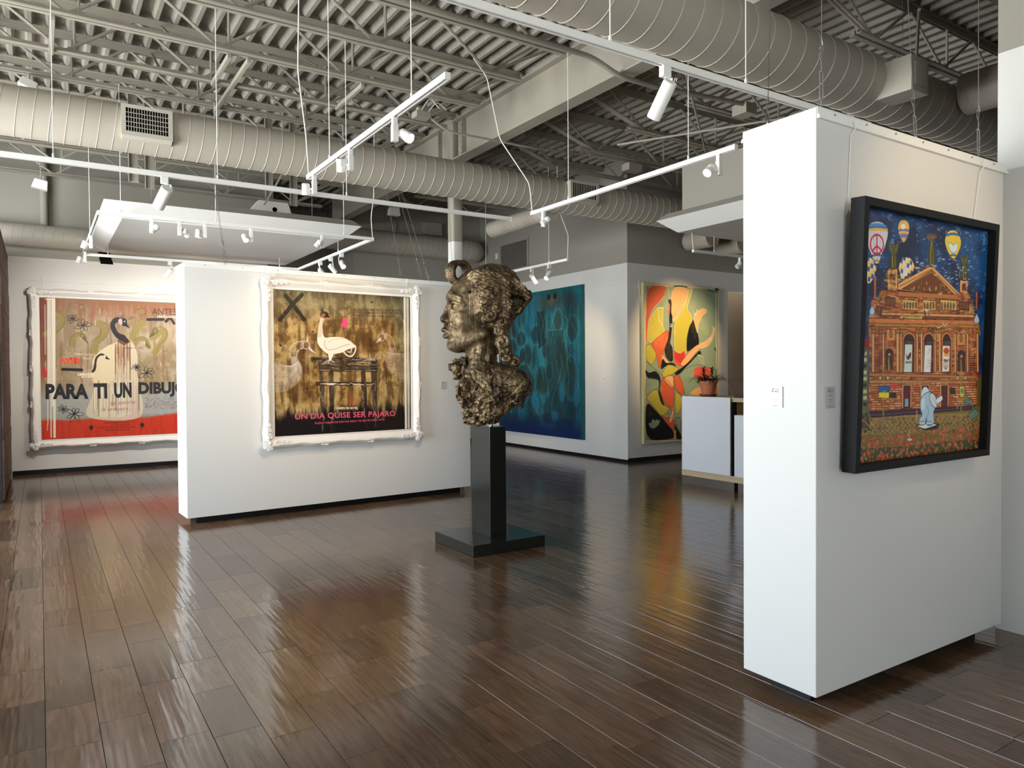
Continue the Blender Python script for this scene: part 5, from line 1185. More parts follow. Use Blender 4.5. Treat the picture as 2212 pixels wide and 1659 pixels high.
# ------------------------------------------------------------------ painting: blue figures
def blue():
    # layout: u 0..100 from the left (far) edge to the right (near) edge, v 0..100 down
    p = Paint(330, 330, [(0, 0), (100, 0), (100, 100), (0, 100)], (30, 92, 112), 1.0)
    n1 = p.noise(6, 5, 21, 5); n2 = p.noise(22, 3, 22, 4); n3 = p.noise(30, 26, 23, 4, 0.7); v = p.yy/p.H; u = p.xx/p.W
    p.blend(np.clip((n1-0.46)*4.5, 0, 0.75), (34, 122, 150)); p.blend(np.clip((0.47-n1)*5, 0, 0.7), (24, 60, 66)); p.blend(np.clip((n2-0.56)*5, 0, 0.5), (60, 120, 120)); p.blend(np.clip((0.42-n2)*6, 0, 0.5), (20, 52, 60)); p.blend(np.clip((n3-0.6)*5, 0, 0.35), (74, 84, 84))
    rr = random.Random(2); DK = [(30, 40, 42), (34, 46, 42), (28, 36, 44), (40, 46, 44)]
    p.ell((66, 8), 24, 9, (54, 62, 56), 0.7, soft=0.7); p.ell((68, 7), 8, 6, (112, 96, 76), 0.6, soft=0.8); p.ell((64, 5), 1.8, 2.2, (24, 34, 40)); p.ell((71, 5), 1.8, 2.2, (24, 34, 40)); p.ell((88, 8), 10, 10, (44, 54, 54), 0.7, soft=0.8)
    for (x, y, rx, ry) in ((22, 26, 5, 6), (12, 24, 4, 5), (30, 32, 7, 6), (50, 30, 9, 7), (18, 38, 6, 7), (38, 44, 6, 9), (60, 40, 5, 8), (56, 62, 8, 11), (64, 56, 4, 6), (88, 60, 7, 14), (90, 28, 6, 9), (76, 46, 8, 16), (32, 44, 4, 6), (74, 22, 5, 8), (10, 60, 8, 14), (80, 92, 14, 6), (44, 90, 10, 6), (14, 92, 12, 7), (62, 88, 9, 5)):
        p.ell((x, y), rx, ry, rr.choice(DK), 0.62, soft=0.35); p.ell((x, y), rx*1.06, ry*1.06, (30, 60, 66), 0.0, edge=(76, 132, 124), ew=0.9)
    p.poly([(20, 62), (26, 52), (36, 50), (46, 60), (50, 100), (16, 100)], (26, 54, 64), 0.75, edge=(70, 120, 112)); p.poly([(62, 28), (80, 28), (86, 60), (84, 78), (66, 78), (60, 58)], (28, 56, 62), 0.6, edge=(66, 116, 108)); p.poly([(50, 14), (58, 14), (60, 36), (52, 40)], (22, 40, 50), 0.8)
    p.poly([(56, 80), (70, 66), (92, 78), (94, 90), (58, 92)], (24, 50, 60), 0.6)
    for (x, y, rx, ry) in ((36, 70, 5, 9), (48, 76, 7, 8), (78, 70, 4, 8), (24, 20, 3, 8), (44, 20, 4, 8), (94, 70, 4, 10), (30, 86, 6, 7), (70, 86, 5, 4), (12, 80, 5, 6)):
        p.ell((x, y), rx, ry, (32, 110, 142), 0.7, soft=0.3)
    for i in range(70):
        x = rr.uniform(2, 98); y = rr.uniform(10, 70); q = [(x, y)]
        for k in range(4): x += rr.uniform(-4, 4); y += rr.uniform(3, 9); q.append((x, y))
        p.curve(q, rr.choice([(96, 150, 132), (40, 140, 160), (16, 36, 44), (60, 110, 96)]), rr.uniform(0.6, 1.3), 0.7)
    for x in (8, 16, 24, 40, 86, 90, 94, 59): p.line([(x, 12), (x+rr.uniform(-1, 1), 80)], (20, 44, 52), 1.2, 0.7)
    p.blend(np.clip((v-0.84)*8, 0, 0.88)*np.clip(0.6+n1, 0, 1), (16, 34, 84)); p.blend(np.clip((0.035-np.minimum(v, 1-u))*40, 0, 0.6), (18, 92, 96))
    t = thing('canvas_painting', 'large unframed teal and navy painting of dark figures on the side wall', 'painting', (8.27, 11.82, 1.7))
    p.nrm = Vector((-1, 0, 0))
    p.mesh('painted_canvas', t, (8.238, 13.24, 0.30), (0, -1, 0), (0, 0, 1), 2.855, 2.81, canvas_mat('blue_figures_paint', 0.45))
    m = MB(); m.box(8.240, 8.292, 10.385, 13.24, 0.30, 3.11); m.build('stretcher_edge', mat('teal_canvas_edge', srgb(26, 92, 98), 0.5, var=0.25, vscale=14), t)
blue()

# ------------------------------------------------------------------ painting: multi-coloured shapes
def abstract():
    p = Paint(300, 440, [(98, 92), (800, 140), (788, 1562), (92, 1596)], (206, 196, 158), 1.0)
    OR, PE, YE, GR, BK, RD, CR = (208, 92, 52), (228, 172, 116), (188, 176, 64), (138, 156, 130), (12, 12, 14), (206, 52, 46), (226, 214, 178)
    po = p.poly
    def rounded(pts, col, a=1.0, **k):
        P_ = list(pts)
        for _ in range(2):
            Q_ = []
            for q0, q1 in zip(P_, P_[1:]+P_[:1]): Q_ += [(q0[0]*0.8+q1[0]*0.2, q0[1]*0.8+q1[1]*0.2), (q0[0]*0.2+q1[0]*0.8, q0[1]*0.2+q1[1]*0.8)]
            P_ = Q_
        po(P_, col, a, **k)
    po([(118, 125), (790, 150), (772, 1560), (108, 1575)], GR)
    p.poly = rounded
    n1 = p.noise(5, 8, 31, 4)
    p.poly([(118, 120), (312, 120), (308, 190), (250, 270), (190, 330), (140, 450), (130, 660), (112, 664)], OR, edge=CR)
    p.poly([(312, 125), (290, 300), (285, 330), (225, 325), (180, 390), (135, 470), (130, 662), (210, 625), (292, 552), (275, 500), (330, 350), (330, 130)], YE, edge=CR)
    p.poly([(300, 130), (350, 130), (350, 245), (330, 540), (295, 548), (270, 480), (275, 330)], GR)
    p.line([(318, 130), (340, 245)], CR, 1.4); p.line([(225, 330), (285, 328)], CR, 1.4); p.line([(228, 330), (240, 450), (270, 500), (276, 330)], CR, 1.4)
    p.poly([(352, 130), (520, 142), (500, 230), (440, 360), (372, 455), (358, 440)], PE, edge=CR)
    p.poly([(530, 142), (556, 148), (520, 260), (495, 330), (550, 425), (500, 600), (490, 740), (460, 790), (420, 750), (380, 735), (376, 460), (450, 370), (505, 240)], YE, edge=CR)
    p.curve([(520, 145), (490, 260), (430, 370), (370, 460)], CR, 1.3); p.curve([(548, 150), (520, 250), (497, 322)], CR, 1.5)
    p.poly([(112, 690), (140, 670), (180, 675), (210, 730), (205, 800), (170, 870), (118, 820)], YE, edge=(120, 90, 40))
    p.poly([(150, 665), (330, 520), (325, 640), (290, 700), (270, 760), (240, 920), (215, 800), (205, 740)], OR, edge=(120, 60, 30)); p.curve([(325, 580), (290, 600), (278, 660)], (150, 60, 36), 1.2)
    p.poly([(262, 760), (290, 800), (330, 842), (300, 850), (250, 905)], PE, 0.9)
    p.poly([(370, 720), (400, 750), (440, 760), (470, 730), (480, 790), (470, 870), (430, 880), (372, 810)], RD); p.poly([(370, 790), (420, 850), (470, 860), (430, 890), (380, 850)], OR)
    p.poly([(325, 250), (352, 250), (356, 290), (350, 380), (362, 400), (358, 500), (345, 620), (335, 660), (362, 700), (366, 830), (330, 835), (296, 790), (284, 730), (300, 670), (318, 630), (335, 520), (330, 400), (342, 300), (325, 280)], BK)
    p.poly([(322, 300), (342, 305), (335, 405), (322, 380)], (214, 96, 84)); p.curve([(345, 480), (358, 490), (350, 508), (340, 495)], CR, 2)
    p.poly([(560, 430), (575, 500), (600, 580), (612, 670), (560, 700), (494, 750), (490, 690), (496, 600), (520, 500)], BK)
    p.poly([(440, 840), (500, 760), (560, 700), (608, 668), (620, 712), (560, 770), (500, 850), (462, 878), (430, 870)], PE, edge=(150, 90, 60)); p.poly([(608, 668), (660, 655), (730, 590), (745, 520), (760, 515), (752, 580), (728, 640), (690, 690), (620, 716)], PE, edge=CR)
    p.line([(736, 500), (748, 530), (772, 508)], CR, 2); p.ell((720, 622), 9, 12, PE, 1, edge=CR)
    p.poly([(560, 440), (565, 400), (600, 360), (650, 330), (684, 345), (680, 370), (640, 400), (625, 440), (600, 480), (597, 580), (575, 500)], PE, edge=CR); p.line([(565, 400), (572, 370), (580, 400), (594, 338), (600, 365)], CR, 1.6)
    p.poly([(462, 880), (520, 830), (590, 750), (618, 728), (632, 768), (600, 765), (520, 850), (470, 900), (410, 965), (366, 945)], BK)
    p.line([(590, 770), (640, 790), (655, 862)], CR, 1.4); p.line([(605, 780), (640, 862)], CR, 1.2)
    p.poly([(270, 800), (300, 850), (360, 840), (400, 880), (350, 880), (352, 912), (340, 880), (300, 870), (250, 915), (258, 830)], BK)
    p.poly([(262, 940), (310, 860), (370, 870), (420, 905), (370, 945), (300, 975), (262, 985)], YE, edge=(110, 90, 40))
    p.poly([(420, 965), (440, 930), (520, 880), (600, 860), (700, 900), (770, 900), (770, 1300), (470, 1150), (465, 1100), (440, 1010)], GR, edge=(70, 80, 60))
    p.poly([(560, 900), (600, 880), (720, 900), (740, 960), (700, 1010), (560, 1000)], (214, 84, 66)); p.poly([(500, 1140), (600, 1070), (700, 1060), (640, 1160)], PE); p.poly([(700, 1060), (770, 1000), (770, 1260), (690, 1200)], OR)
    p.poly([(105, 900), (140, 940), (200, 915), (240, 960), (250, 1020), (235, 1100), (290, 1260), (260, 1240), (222, 1120), (240, 1010), (190, 990), (120, 985)], BK)
    p.poly([(115, 985), (190, 1000), (232, 1000), (225, 1090), (180, 1090), (108, 1165)], GR, edge=(80, 90, 70))
    p.poly([(262, 985), (340, 965), (370, 960), (370, 1280), (300, 1250), (250, 1150), (245, 1060)], OR, edge=(120, 60, 30)); p.poly([(270, 985), (340, 960), (366, 970), (370, 1095), (300, 1030)], PE, edge=(90, 60, 40))
    p.poly([(372, 955), (415, 965), (450, 1030), (472, 1160), (380, 1100)], OR, edge=(120, 60, 30)); p.poly([(380, 1100), (450, 1175), (430, 1290), (380, 1340)], YE, edge=(110, 90, 40))
    p.poly([(110, 1170), (180, 1090), (222, 1100), (250, 1230), (320, 1260), (330, 1280), (270, 1340), (240, 1330), (150, 1210)], YE, edge=(90, 80, 40))
    p.poly([(105, 1180), (240, 1330), (370, 1490), (370, 1560), (108, 1572)], BK, edge=(180, 120, 60)); p.poly([(240, 1330), (300, 1360), (340, 1350), (372, 1400), (370, 1500)], OR, edge=(120, 40, 30))
    p.poly([(350, 1285), (375, 1290), (345, 1410), (318, 1400)], PE, edge=(160, 60, 60)); p.poly([(300, 1320), (330, 1280), (350, 1285), (330, 1330)], GR, edge=(60, 60, 40)); p.poly([(375, 1360), (430, 1360), (432, 1500), (400, 1460)], GR, edge=BK)
    p.poly([(132, 1400), (160, 1400), (172, 1358), (190, 1385), (215, 1365), (222, 1385), (242, 1370), (230, 1420), (180, 1460), (145, 1440)], GR)
    p.poly([(372, 1400), (400, 1470), (430, 1510), (440, 1565), (385, 1560)], BK); p.poly([(370, 1480), (386, 1470), (384, 1560), (362, 1560)], PE)
    p.poly([(764, 135), (800, 140), (800, 168), (762, 162)], BK); p.line([(700, 160), (790, 180)], BK, 2.5); p.line([(380, 126), (440, 122), (500, 132)], BK, 3); p.line([(755, 710), (770, 740)], BK, 4); p.line([(110, 1566), (430, 1572)], CR, 2.5); p.line([(120, 122), (118, 400)], CR, 2); p.line([(772, 180), (770, 900)], CR, 3)
    p.line([(372, 440), (374, 1560)], (90, 84, 50), 1.0, 0.8); p.curve([(120, 830), (170, 880), (240, 940), (300, 1000), (370, 1080), (460, 1170)], (90, 50, 30), 1.2)
    p.blend(np.clip((n1-0.55)*2, 0, 0.15), (230, 200, 120))
    t = thing('canvas_painting', 'tall multi-coloured painting of orange, yellow and black shapes by the counter', 'painting', (9.53, 9.2, 1.67))
    p.nrm = Vector((0, -1, 0))
    p.mesh('painted_canvas', t, (8.60, 9.178, 0.30), (1, 0, 0), (0, 0, 1), 1.855, 2.74, canvas_mat('shapes_paint', 0.5))
    m = MB(); m.box(8.60, 10.455, 9.180, 9.24, 0.30, 3.04); m.build('stretcher_edge', mat('cream_canvas_edge', srgb(196, 184, 120), 0.6, var=0.1), t)
    hang_wire(t, (8.55, 9.25, 3.055), (8.62, 9.243, 2.6), (0, -1, 0))
abstract()

# ------------------------------------------------------------------ painting: theatre at night with balloons, in a deep black frame
def theatre():
    A = lambda x, y: (1830+x/5.531, 420+y/5.531); B = lambda x, y: (1830+x/5.186, 700+y/5.186)
    LA = lambda L: [A(*q) for q in L]; LB = lambda L: [B(*q) for q in L]
    p = Paint(560, 580, [(1877, 445), (2150, 501), (2123, 970), (1857, 1003)], (24, 50, 98), 1.0)
    n1 = p.noise(5, 6, 41, 5); n2 = p.noise(60, 60, 42, 2, 0.7); n3 = p.noise(24, 40, 43, 3, 0.7); v = p.yy/p.H; u = p.xx/p.W
    p.blend(np.clip((n1-0.45)*4, 0, 0.7), (26, 88, 150)); p.blend(np.clip((0.5-n1)*5, 0, 0.7), (16, 26, 52)); p.blend(np.clip((n3-0.66)*9, 0, 0.6)*np.clip(1.2-v*2.2, 0, 1), (130, 156, 186))
    rr = random.Random(21)
    for i in range(240):
        x = rr.uniform(1880, 2140); y = rr.uniform(455, 640)+ (x-1880)*0.15; dx = rr.uniform(2, 6); p.curve([(x, y), (x+dx*0.5, y-rr.uniform(0.5, 2)), (x+dx, y+rr.uniform(-1, 1.5))], rr.choice([(150, 180, 210), (90, 130, 180), (20, 30, 60)]), rr.uniform(0.6, 1.3), rr.uniform(0.4, 0.9), n=3)
    K = (34, 18, 14); OR, LO, DO, GO = (186, 98, 52), (226, 160, 92), (98, 44, 26), (150, 120, 52)
    # meadow, path, tulips
    p.poly(LB([(150, 1010), (1560, 930), (1545, 1440), (130, 1620)]), (128, 106, 50))
    p.poly(LB([(160, 1060), (1560, 1000), (1530, 1200), (150, 1250)]), (156, 130, 72))
    for i in range(380):
        x = rr.uniform(330, 1500); y = rr.uniform(1040, 1230); s = 13; p.poly(LB([(x-s, y), (x, y-s), (x+s, y), (x, y+s)]), rr.choice([(190, 158, 96), (120, 92, 50), (170, 110, 76), (140, 130, 90), (90, 66, 36)]), 0.8)
    for i in range(26):
        x = 330+i*50; p.line(LB([(x, 1050), (x+140, 1230)]), (70, 50, 26), 1, 0.7); p.line(LB([(x+140, 1050), (x, 1230)]), (70, 50, 26), 1, 0.7)
    for i in range(900):
        x = rr.uniform(140, 1530); y = rr.uniform(1190, 1400)-0.06*(x-140); p.ell(B(x, y), 1.0, 1.0, rr.choice([(120, 92, 40), (60, 44, 20), (150, 120, 60), (92, 80, 34)]), 0.8, n=8)
    p.poly(LB([(140, 1400), (700, 1370), (1525, 1290), (1525, 1440), (130, 1620)]), (60, 76, 36))
    for i in range(420):
        x = rr.uniform(140, 1520); y = rr.uniform(1300, 1590)-0.11*(x-140); s = rr.uniform(9, 14); p.line(LB([(x, y+s), (x+2, y+s*3)]), (70, 110, 50), 1, 0.8); p.ell(B(x, y), s/5.186*0.7, s/5.186*1.5, rr.choice([(206, 84, 52), (190, 64, 44), (222, 110, 72)]), 0.95, n=9)
    # side buildings
    p.poly(LB([(195, 290), (320, 290), (320, 1040), (180, 1060)]), (104, 104, 66)); p.poly(LB([(195, 180), (340, 180), (340, 300), (190, 300)]), (140, 22, 40))
    for y in range(330, 960, 70):
        for x in (180, 265): p.poly(LB([(x, y), (x+40, y-4), (x+40, y+36), (x, y+40)]), (204, 196, 150) if (x+y) % 3 else (30, 34, 30), 0.9)
    p.poly(LB([(1500, 610), (1560, 600), (1550, 930), (1490, 930)]), (90, 96, 44)); p.poly(LB([(1500, 585), (1560, 580), (1560, 620), (1500, 630)]), (150, 40, 40))
    # main body of the theatre
    p.poly(LA([(350, 1480), (1640, 1560), (1660, 1700), (345, 1700)]), OR); p.poly(LB([(335, 0), (1540, 0), (1510, 920), (325, 990)]), OR)
    p.poly(LA([(385, 1280), (1570, 1290), (1590, 1560), (350, 1560)]), OR)
    p.poly(LA([(490, 1160), (1530, 1200), (1570, 1430), (430, 1430)]), (176, 92, 46), edge=K)
    p.poly(LA([(575, 905), (690, 905), (685, 1180), (570, 1160)]), LO, edge=K, ew=1.6); p.poly(LA([(1425, 1040), (1515, 1040), (1510, 1210), (1420, 1190)]), LO, edge=K, ew=1.6)
    p.poly(LA([(600, 975), (665, 975), (660, 1085), (600, 1080)]), DO, edge=K); p.poly(LA([(1450, 1085), (1495, 1085), (1492, 1170), (1448, 1165)]), DO, edge=K)
    # brushwork over the stone
    bm_ = np.zeros((p.H, p.W), np.float32); Q1 = p.P(LA([(350, 1480), (490, 1160), (575, 905), (690, 905), (1090, 870), (1435, 1240), (1515, 1040), (1530, 1200), (1570, 1300), (1640, 1560)])+LB([(1540, 0), (1510, 920), (325, 990), (335, 0)])); sv = p.c.copy(); p.poly(list(map(tuple, Q1)), (1, 2, 3), raw=True); bm_ = (np.abs(p.c-np.array([1, 2, 3])/255).sum(-1) < 0.02).astype(np.float32); p.c = sv
    nv = p.noise(70, 14, 44, 3, 0.7); nh = p.noise(14, 90, 45, 3, 0.7)
    p.blend(bm_*np.clip((nv-0.54)*7, 0, 0.45), (62, 26, 16)); p.blend(bm_*np.clip((nh-0.56)*7, 0, 0.5), (84, 38, 22)); p.blend(bm_*np.clip((0.44-nh)*7, 0, 0.6), (240, 188, 116)); p.blend(bm_*np.clip((0.43-n2)*6, 0, 0.5), (170, 140, 70)); p.blend(bm_*np.clip((n1-0.55)*5, 0, 0.35), (150, 60, 40))
    # pediment
    p.poly(LA([(1090, 870), (1435, 1250), (680, 1160), (700, 1100)]), LO, edge=K, ew=2); p.poly(LA([(1090, 925), (1370, 1235), (740, 1150)]), (110, 62, 26), edge=K, ew=1.5)
    p.line(LA([(700, 1100), (1090, 880), (1430, 1230)]), LO, 4.5); p.line(LA([(715, 1120), (1090, 912), (1410, 1235)]), K, 1.3)
    for f in np.linspace(0, 1, 24):
        x = 745+(1080-745)*f; y = 1125-(1125-940)*f; p.line(LA([(x, y), (x+6, y+14)]), (236, 190, 130), 1.3); x = 1095+(1400-1095)*f; y = 940+(1225-940)*f; p.line(LA([(x, y), (x-4, y+14)]), (236, 190, 130), 1.3)
    for i in range(24):
        x = rr.uniform(830, 1320); top = 960+abs(x-1080)*0.62; y = rr.uniform(top+40, 1130+(x-740)*0.13); p.line(LA([(x, y), (x+rr.uniform(-14, 14), y+rr.uniform(12, 40))]), rr.choice([(196, 172, 96), (150, 126, 60), (222, 190, 130)]), rr.uniform(1.6, 3.4), 0.95)
    # finial figures
    for x, y0, y1 in ((645, 560, 900), (1095, 470, 870), (1478, 715, 1040)):
        hh = y1-y0; p.blob(LA([(x-34, y1), (x-40, y1-hh*0.3), (x-28, y1-hh*0.6), (x, y0+85), (x+28, y1-hh*0.58), (x+38, y1-hh*0.28), (x+34, y1)]), (66, 66, 30), edge=(28, 28, 14)); p.line(LA([(x-12, y1-10), (x-16, y1-hh*0.35), (x-4, y0+110)]), (150, 136, 60), 3.4); p.line(LA([(x+16, y1-10), (x+14, y1-hh*0.4), (x+6, y0+120)]), (118, 110, 48), 3); p.ell(A(x, y0+75), 3.4, 4.2, (110, 100, 42), edge=(28, 28, 14))
    for x, y, s in ((645, 560, 1), (1478, 720, 0.75)):
        for k in (-1, 1): p.poly(LA([(x, y+120*s), (x+k*30*s, y+60*s), (x+k*56*s, y-20*s), (x+k*58*s, y+90*s), (x+k*40*s, y+150*s), (x+k*14*s, y+190*s)]), (96, 92, 40), edge=(30, 30, 16))
    for k in range(9): a = PI+PI*k/8; p.line([A(1092, 535), A(1092+62*math.cos(a), 535+62*math.sin(a))], (150, 108, 50), 1.8)
    p.ell(A(1088, 548), 6.5, 5.5, (120, 86, 40)); p.ell(A(1086, 556), 3.2, 2.6, (40, 70, 150))
    p.poly(LA([(410, 990), (440, 990), (436, 1275), (412, 1275)]), OR, edge=K); p.poly(LA([(1610, 1180), (1630, 1180), (1622, 1400), (1605, 1400)]), OR, edge=K)
    # horizontal cornices and bands
    def band(Lf, y0, y1, x0, x1, dy, col, dent=False):
        p.poly([Lf(x0, y0), Lf(x1, y0+dy), Lf(x1, y1+dy), Lf(x0, y1)], col, edge=K, ew=1)
        if dent:
            n = int((x1-x0)/15)
            for i in range(n):
                x = x0+(x1-x0)*(i+0.5)/n; p.line([Lf(x, y0+dy*i/n+3), Lf(x, y1+dy*i/n-3)], (70, 30, 16), 1.2)
    band(A, 1180, 1240, 690, 1440, 40, (206, 128, 66), True); band(A, 1430, 1462, 430, 1580, 30, LO); band(A, 1462, 1490, 490, 1570, 30, (140, 76, 36), True); band(A, 1500, 1560, 350, 1640, 30, (206, 120, 66)); band(A, 1560, 1600, 345, 1645, 20, (196, 140, 60), True)
    band(A, 1470, 1505, 720, 975, 6, (230, 196, 116))
    for x0, x1 in ((745, 925), (985, 1135), (1190, 1380)): p.poly(LA([(x0, 1275), (x1, 1290), (x1, 1410), (x0, 1395)]), (206, 176, 100), edge=K)
    for x in range(760, 1370, 34):
        if not (925 < x < 985 or 1135 < x < 1190): p.ell(A(x+8, 1345+(x-760)*0.02), 2.2, 8, (96, 56, 28)); p.line([A(x+10, 1300), A(x+10, 1390)], rr.choice([(170, 140, 70), (200, 120, 80), (120, 130, 90)]), 1.6)
    for x0, x1, y0 in ((540, 660, 1250), (1410, 1530, 1300), (440, 500, 1350)): p.poly(LA([(x0, y0), (x1, y0+6), (x1, y0+110), (x0, y0+100)]), DO, edge=K); [p.line([A(x, y0+20), A(x, y0+90)], (176, 140, 80), 1.5) for x in np.arange(x0+15, x1-5, 22)]
    for i in range(160):
        x = rr.uniform(360, 1620); y = rr.uniform(1240, 1650); p.line([A(x, y), A(x+rr.uniform(15, 60), y+rr.uniform(-2, 3))], rr.choice([K, (238, 186, 120), (120, 60, 30)]), rr.uniform(0.7, 1.3), 0.8)
    p.line(LA([(985, 1400), (1060, 1410)]), (226, 214, 196), 4); p.line(LA([(1000, 1410), (1020, 1520)]), (60, 54, 56), 5); p.line(LA([(1050, 1410), (1060, 1500)]), (96, 90, 90), 4)
    # columns, arches and banners on the main floor
    for x, wd in ((365, 30), (480, 22), (630, 34), (675, 20), (850, 22), (895, 26), (1095, 26), (1050, 18), (1265, 24), (1400, 24), (1510, 24)):
        p.poly([B(x, 120), B(x+wd, 120), B(x+wd-2, 560), B(x-2, 560)], LO, edge=K); p.line([B(x+wd*0.75, 130), B(x+wd*0.72, 555)], (120, 56, 36), 2.2, 0.8); p.line([B(x+wd*0.25, 130), B(x+wd*0.22, 555)], (244, 200, 140), 1.2); p.poly([B(x-8, 80), B(x+wd+8, 80), B(x+wd+2, 125), B(x-2, 125)], (150, 116, 56), edge=K)
    for cx, wd in ((768, 60), (985, 54), (1182, 44)):
        p.ell(B(cx, 205), (wd+14)/5.186, 95/5.186, (206, 140, 80), 1, edge=K); p.poly([B(cx-wd-14, 205), B(cx+wd+14, 205), B(cx+wd+8, 560), B(cx-wd-16, 560)], (196, 120, 66), edge=K)
        p.ell(B(cx, 210), wd/5.186, 80/5.186, (62, 26, 18)); p.poly([B(cx-wd, 210), B(cx+wd, 210), B(cx+wd-6, 560), B(cx-wd-4, 560)], (84, 40, 28)); p.ell(B(cx+6, 235), 26/5.186, 22/5.186, (60, 76, 96))
    p.poly(LB([(722, 245), (805, 245), (798, 556), (708, 558)]), (206, 222, 214), edge=K); p.poly(LB([(940, 255), (1016, 255), (1002, 558), (926, 560)]), (228, 236, 238), edge=K); p.poly(LB([(1138, 260), (1216, 262), (1206, 552), (1124, 556)]), (236, 232, 224), edge=K)
    p.blob(LB([(735, 345), (750, 380), (775, 340), (790, 345), (785, 390), (760, 418), (740, 405)]), (96, 62, 40))
    rr2 = random.Random(3)
    for i in range(12): x, y = rr2.uniform(945, 1000), rr2.uniform(290, 540); p.curve(LB([(x, y), (x+18, y-16), (x+26, y+8), (x+6, y+18)]), (176, 150, 160), 0.8, n=4)
    p.ell(B(1176, 320), 6, 7, (206, 70, 40)); p.poly(LB([(1150, 350), (1206, 352), (1200, 385), (1148, 380)]), (230, 180, 60)); p.ell(B(1168, 480), 4.2, 8, (236, 232, 224), 1, edge=(120, 30, 30), ew=1.6); p.line(LB([(1168, 440), (1168, 522)]), (120, 30, 30), 1.4); p.line(LB([(1150, 510), (1168, 480), (1186, 508)]), (120, 30, 30), 1.3)
    for cx, cy in ((552, 400), (1342, 420)): p.ell(B(cx, cy-50), 9, 11, (62, 34, 22)); p.poly([B(cx-42, cy-50), B(cx+42, cy-50), B(cx+40, cy+130), B(cx-44, cy+130)], (74, 42, 26)); p.line([B(cx-4, cy+120), B(cx-8, cy)], (160, 136, 70), 7, w2=4); p.ell(B(cx, cy-40), 2.4, 3.2, (186, 160, 96))
    for cx, cy in ((570, 130), (1340, 180)): p.poly([B(cx-46, cy-50), B(cx+46, cy-50), B(cx+44, cy+80), B(cx-48, cy+80)], (214, 140, 84), edge=K); p.ell(B(cx, cy), 3.2, 8, (150, 110, 50), 1, edge=K)
    # ground floor: rusticated stone, doors, lamps
    band(B, 565, 600, 330, 1500, 30, (186, 120, 66)); band(B, 640, 680, 330, 1500, 10, (206, 150, 90), True)
    for y in range(690, 960, 26):
        x = 340+rr.uniform(0, 20)
        while x < 1490:
            w_ = rr.uniform(35, 80); yy = y-0.03*(x-340); p.poly([B(x, yy), B(min(x+w_, 1500), yy), B(min(x+w_, 1500), yy+20), B(x, yy+20)], rr.choice([(226, 150, 86), (206, 124, 66), (178, 96, 52), (232, 176, 112)]), 0.95, edge=(110, 46, 26), ew=0.8); x += w_+6
    for y in range(390, 560, 26): p.line([B(392, y), B(462, y)], K, 1.2, 0.8); p.line([B(1408, y-10), B(1500, y-10)], K, 1.2, 0.8)
    for x0, x1 in ((705, 780), (1118, 1186), (905, 980)): p.poly([B(x0-16, 690), B(x1+14, 690), B(x1+10, 950), B(x0-20, 955)], LO, edge=K); p.poly([B(x0, 706), B(x1, 706), B(x1-4, 950), B(x0-4, 955)], (92, 26, 48), edge=K)
    p.poly(LB([(720, 850), (756, 850), (754, 935), (718, 935)]), (120, 176, 190)); p.ell(B(605, 715), 7, 6, (206, 60, 76), 0.9)
    p.poly(LB([(555, 780), (625, 780), (625, 840), (552, 840)]), (40, 40, 44), edge=K); p.poly(LB([(1210, 730), (1270, 732), (1268, 800), (1208, 798)]), (60, 40, 40), edge=K)
    p.poly(LB([(325, 985), (1500, 920), (1440, 975), (350, 1060)]), (58, 30, 44)); p.line(LB([(340, 1030), (1440, 950)]), (120, 80, 110), 1.5)
    for x, y0, y1 in ((488, 500, 1030), (1334, 560, 990)): p.line([B(x, y0), B(x, y1)], (150, 146, 66), 3.6); p.line([B(x-6, y1-80), B(x-6, y1)], (120, 110, 50), 6); p.ell(B(x-36, 620), 3, 5, (196, 176, 110), 1, edge=K); p.ell(B(x+46, 620), 3, 5, (196, 176, 110), 1, edge=K)
    p.poly(LB([(435, 708), (552, 708), (548, 776), (435, 776)]), (30, 92, 168), edge=K); p.poly(LB([(435, 776), (548, 776), (545, 846), (435, 840)]), (240, 214, 40), edge=K); p.line(LB([(470, 760), (480, 795), (492, 760), (504, 795), (514, 760)]), (200, 180, 80), 1.6)
    p.poly(LB([(1320, 712), (1364, 712), (1360, 836), (1320, 832)]), (226, 206, 70), edge=K); p.ell(B(1342, 766), 2.8, 6, (110, 130, 140))
    for x in (650, 1285): p.line([B(x, 840), B(x+6, 960)], (176, 120, 110), 4); p.ell(B(x+2, 830), 1.8, 2.6, (214, 170, 140))
    # street column on the left
    p.poly(LB([(212, 410), (262, 410), (240, 1060), (196, 1090)]), (140, 148, 78), edge=K); p.poly(LB([(190, 270), (304, 268), (262, 412), (212, 412)]), (110, 104, 50), edge=K); p.line(LB([(242, 60), (240, 270)]), (44, 56, 40), 7); p.ell(B(240, 205), 4.6, 6, (226, 196, 96), 1, edge=K)
    p.line(LA([(268, 1440), (266, 1650)]), (40, 54, 34), 9); p.ell(A(268, 1462), 6.5, 7, (24, 50, 92), 1, edge=(110, 116, 40), ew=3)
    for i in range(60): x, y = rr.uniform(200, 330), rr.uniform(1010, 1240); p.ell(B(x, y), 2.2, 2, rr.choice([(120, 110, 80), (90, 84, 60), (70, 60, 36)]), 0.9, edge=(50, 40, 20), n=9)
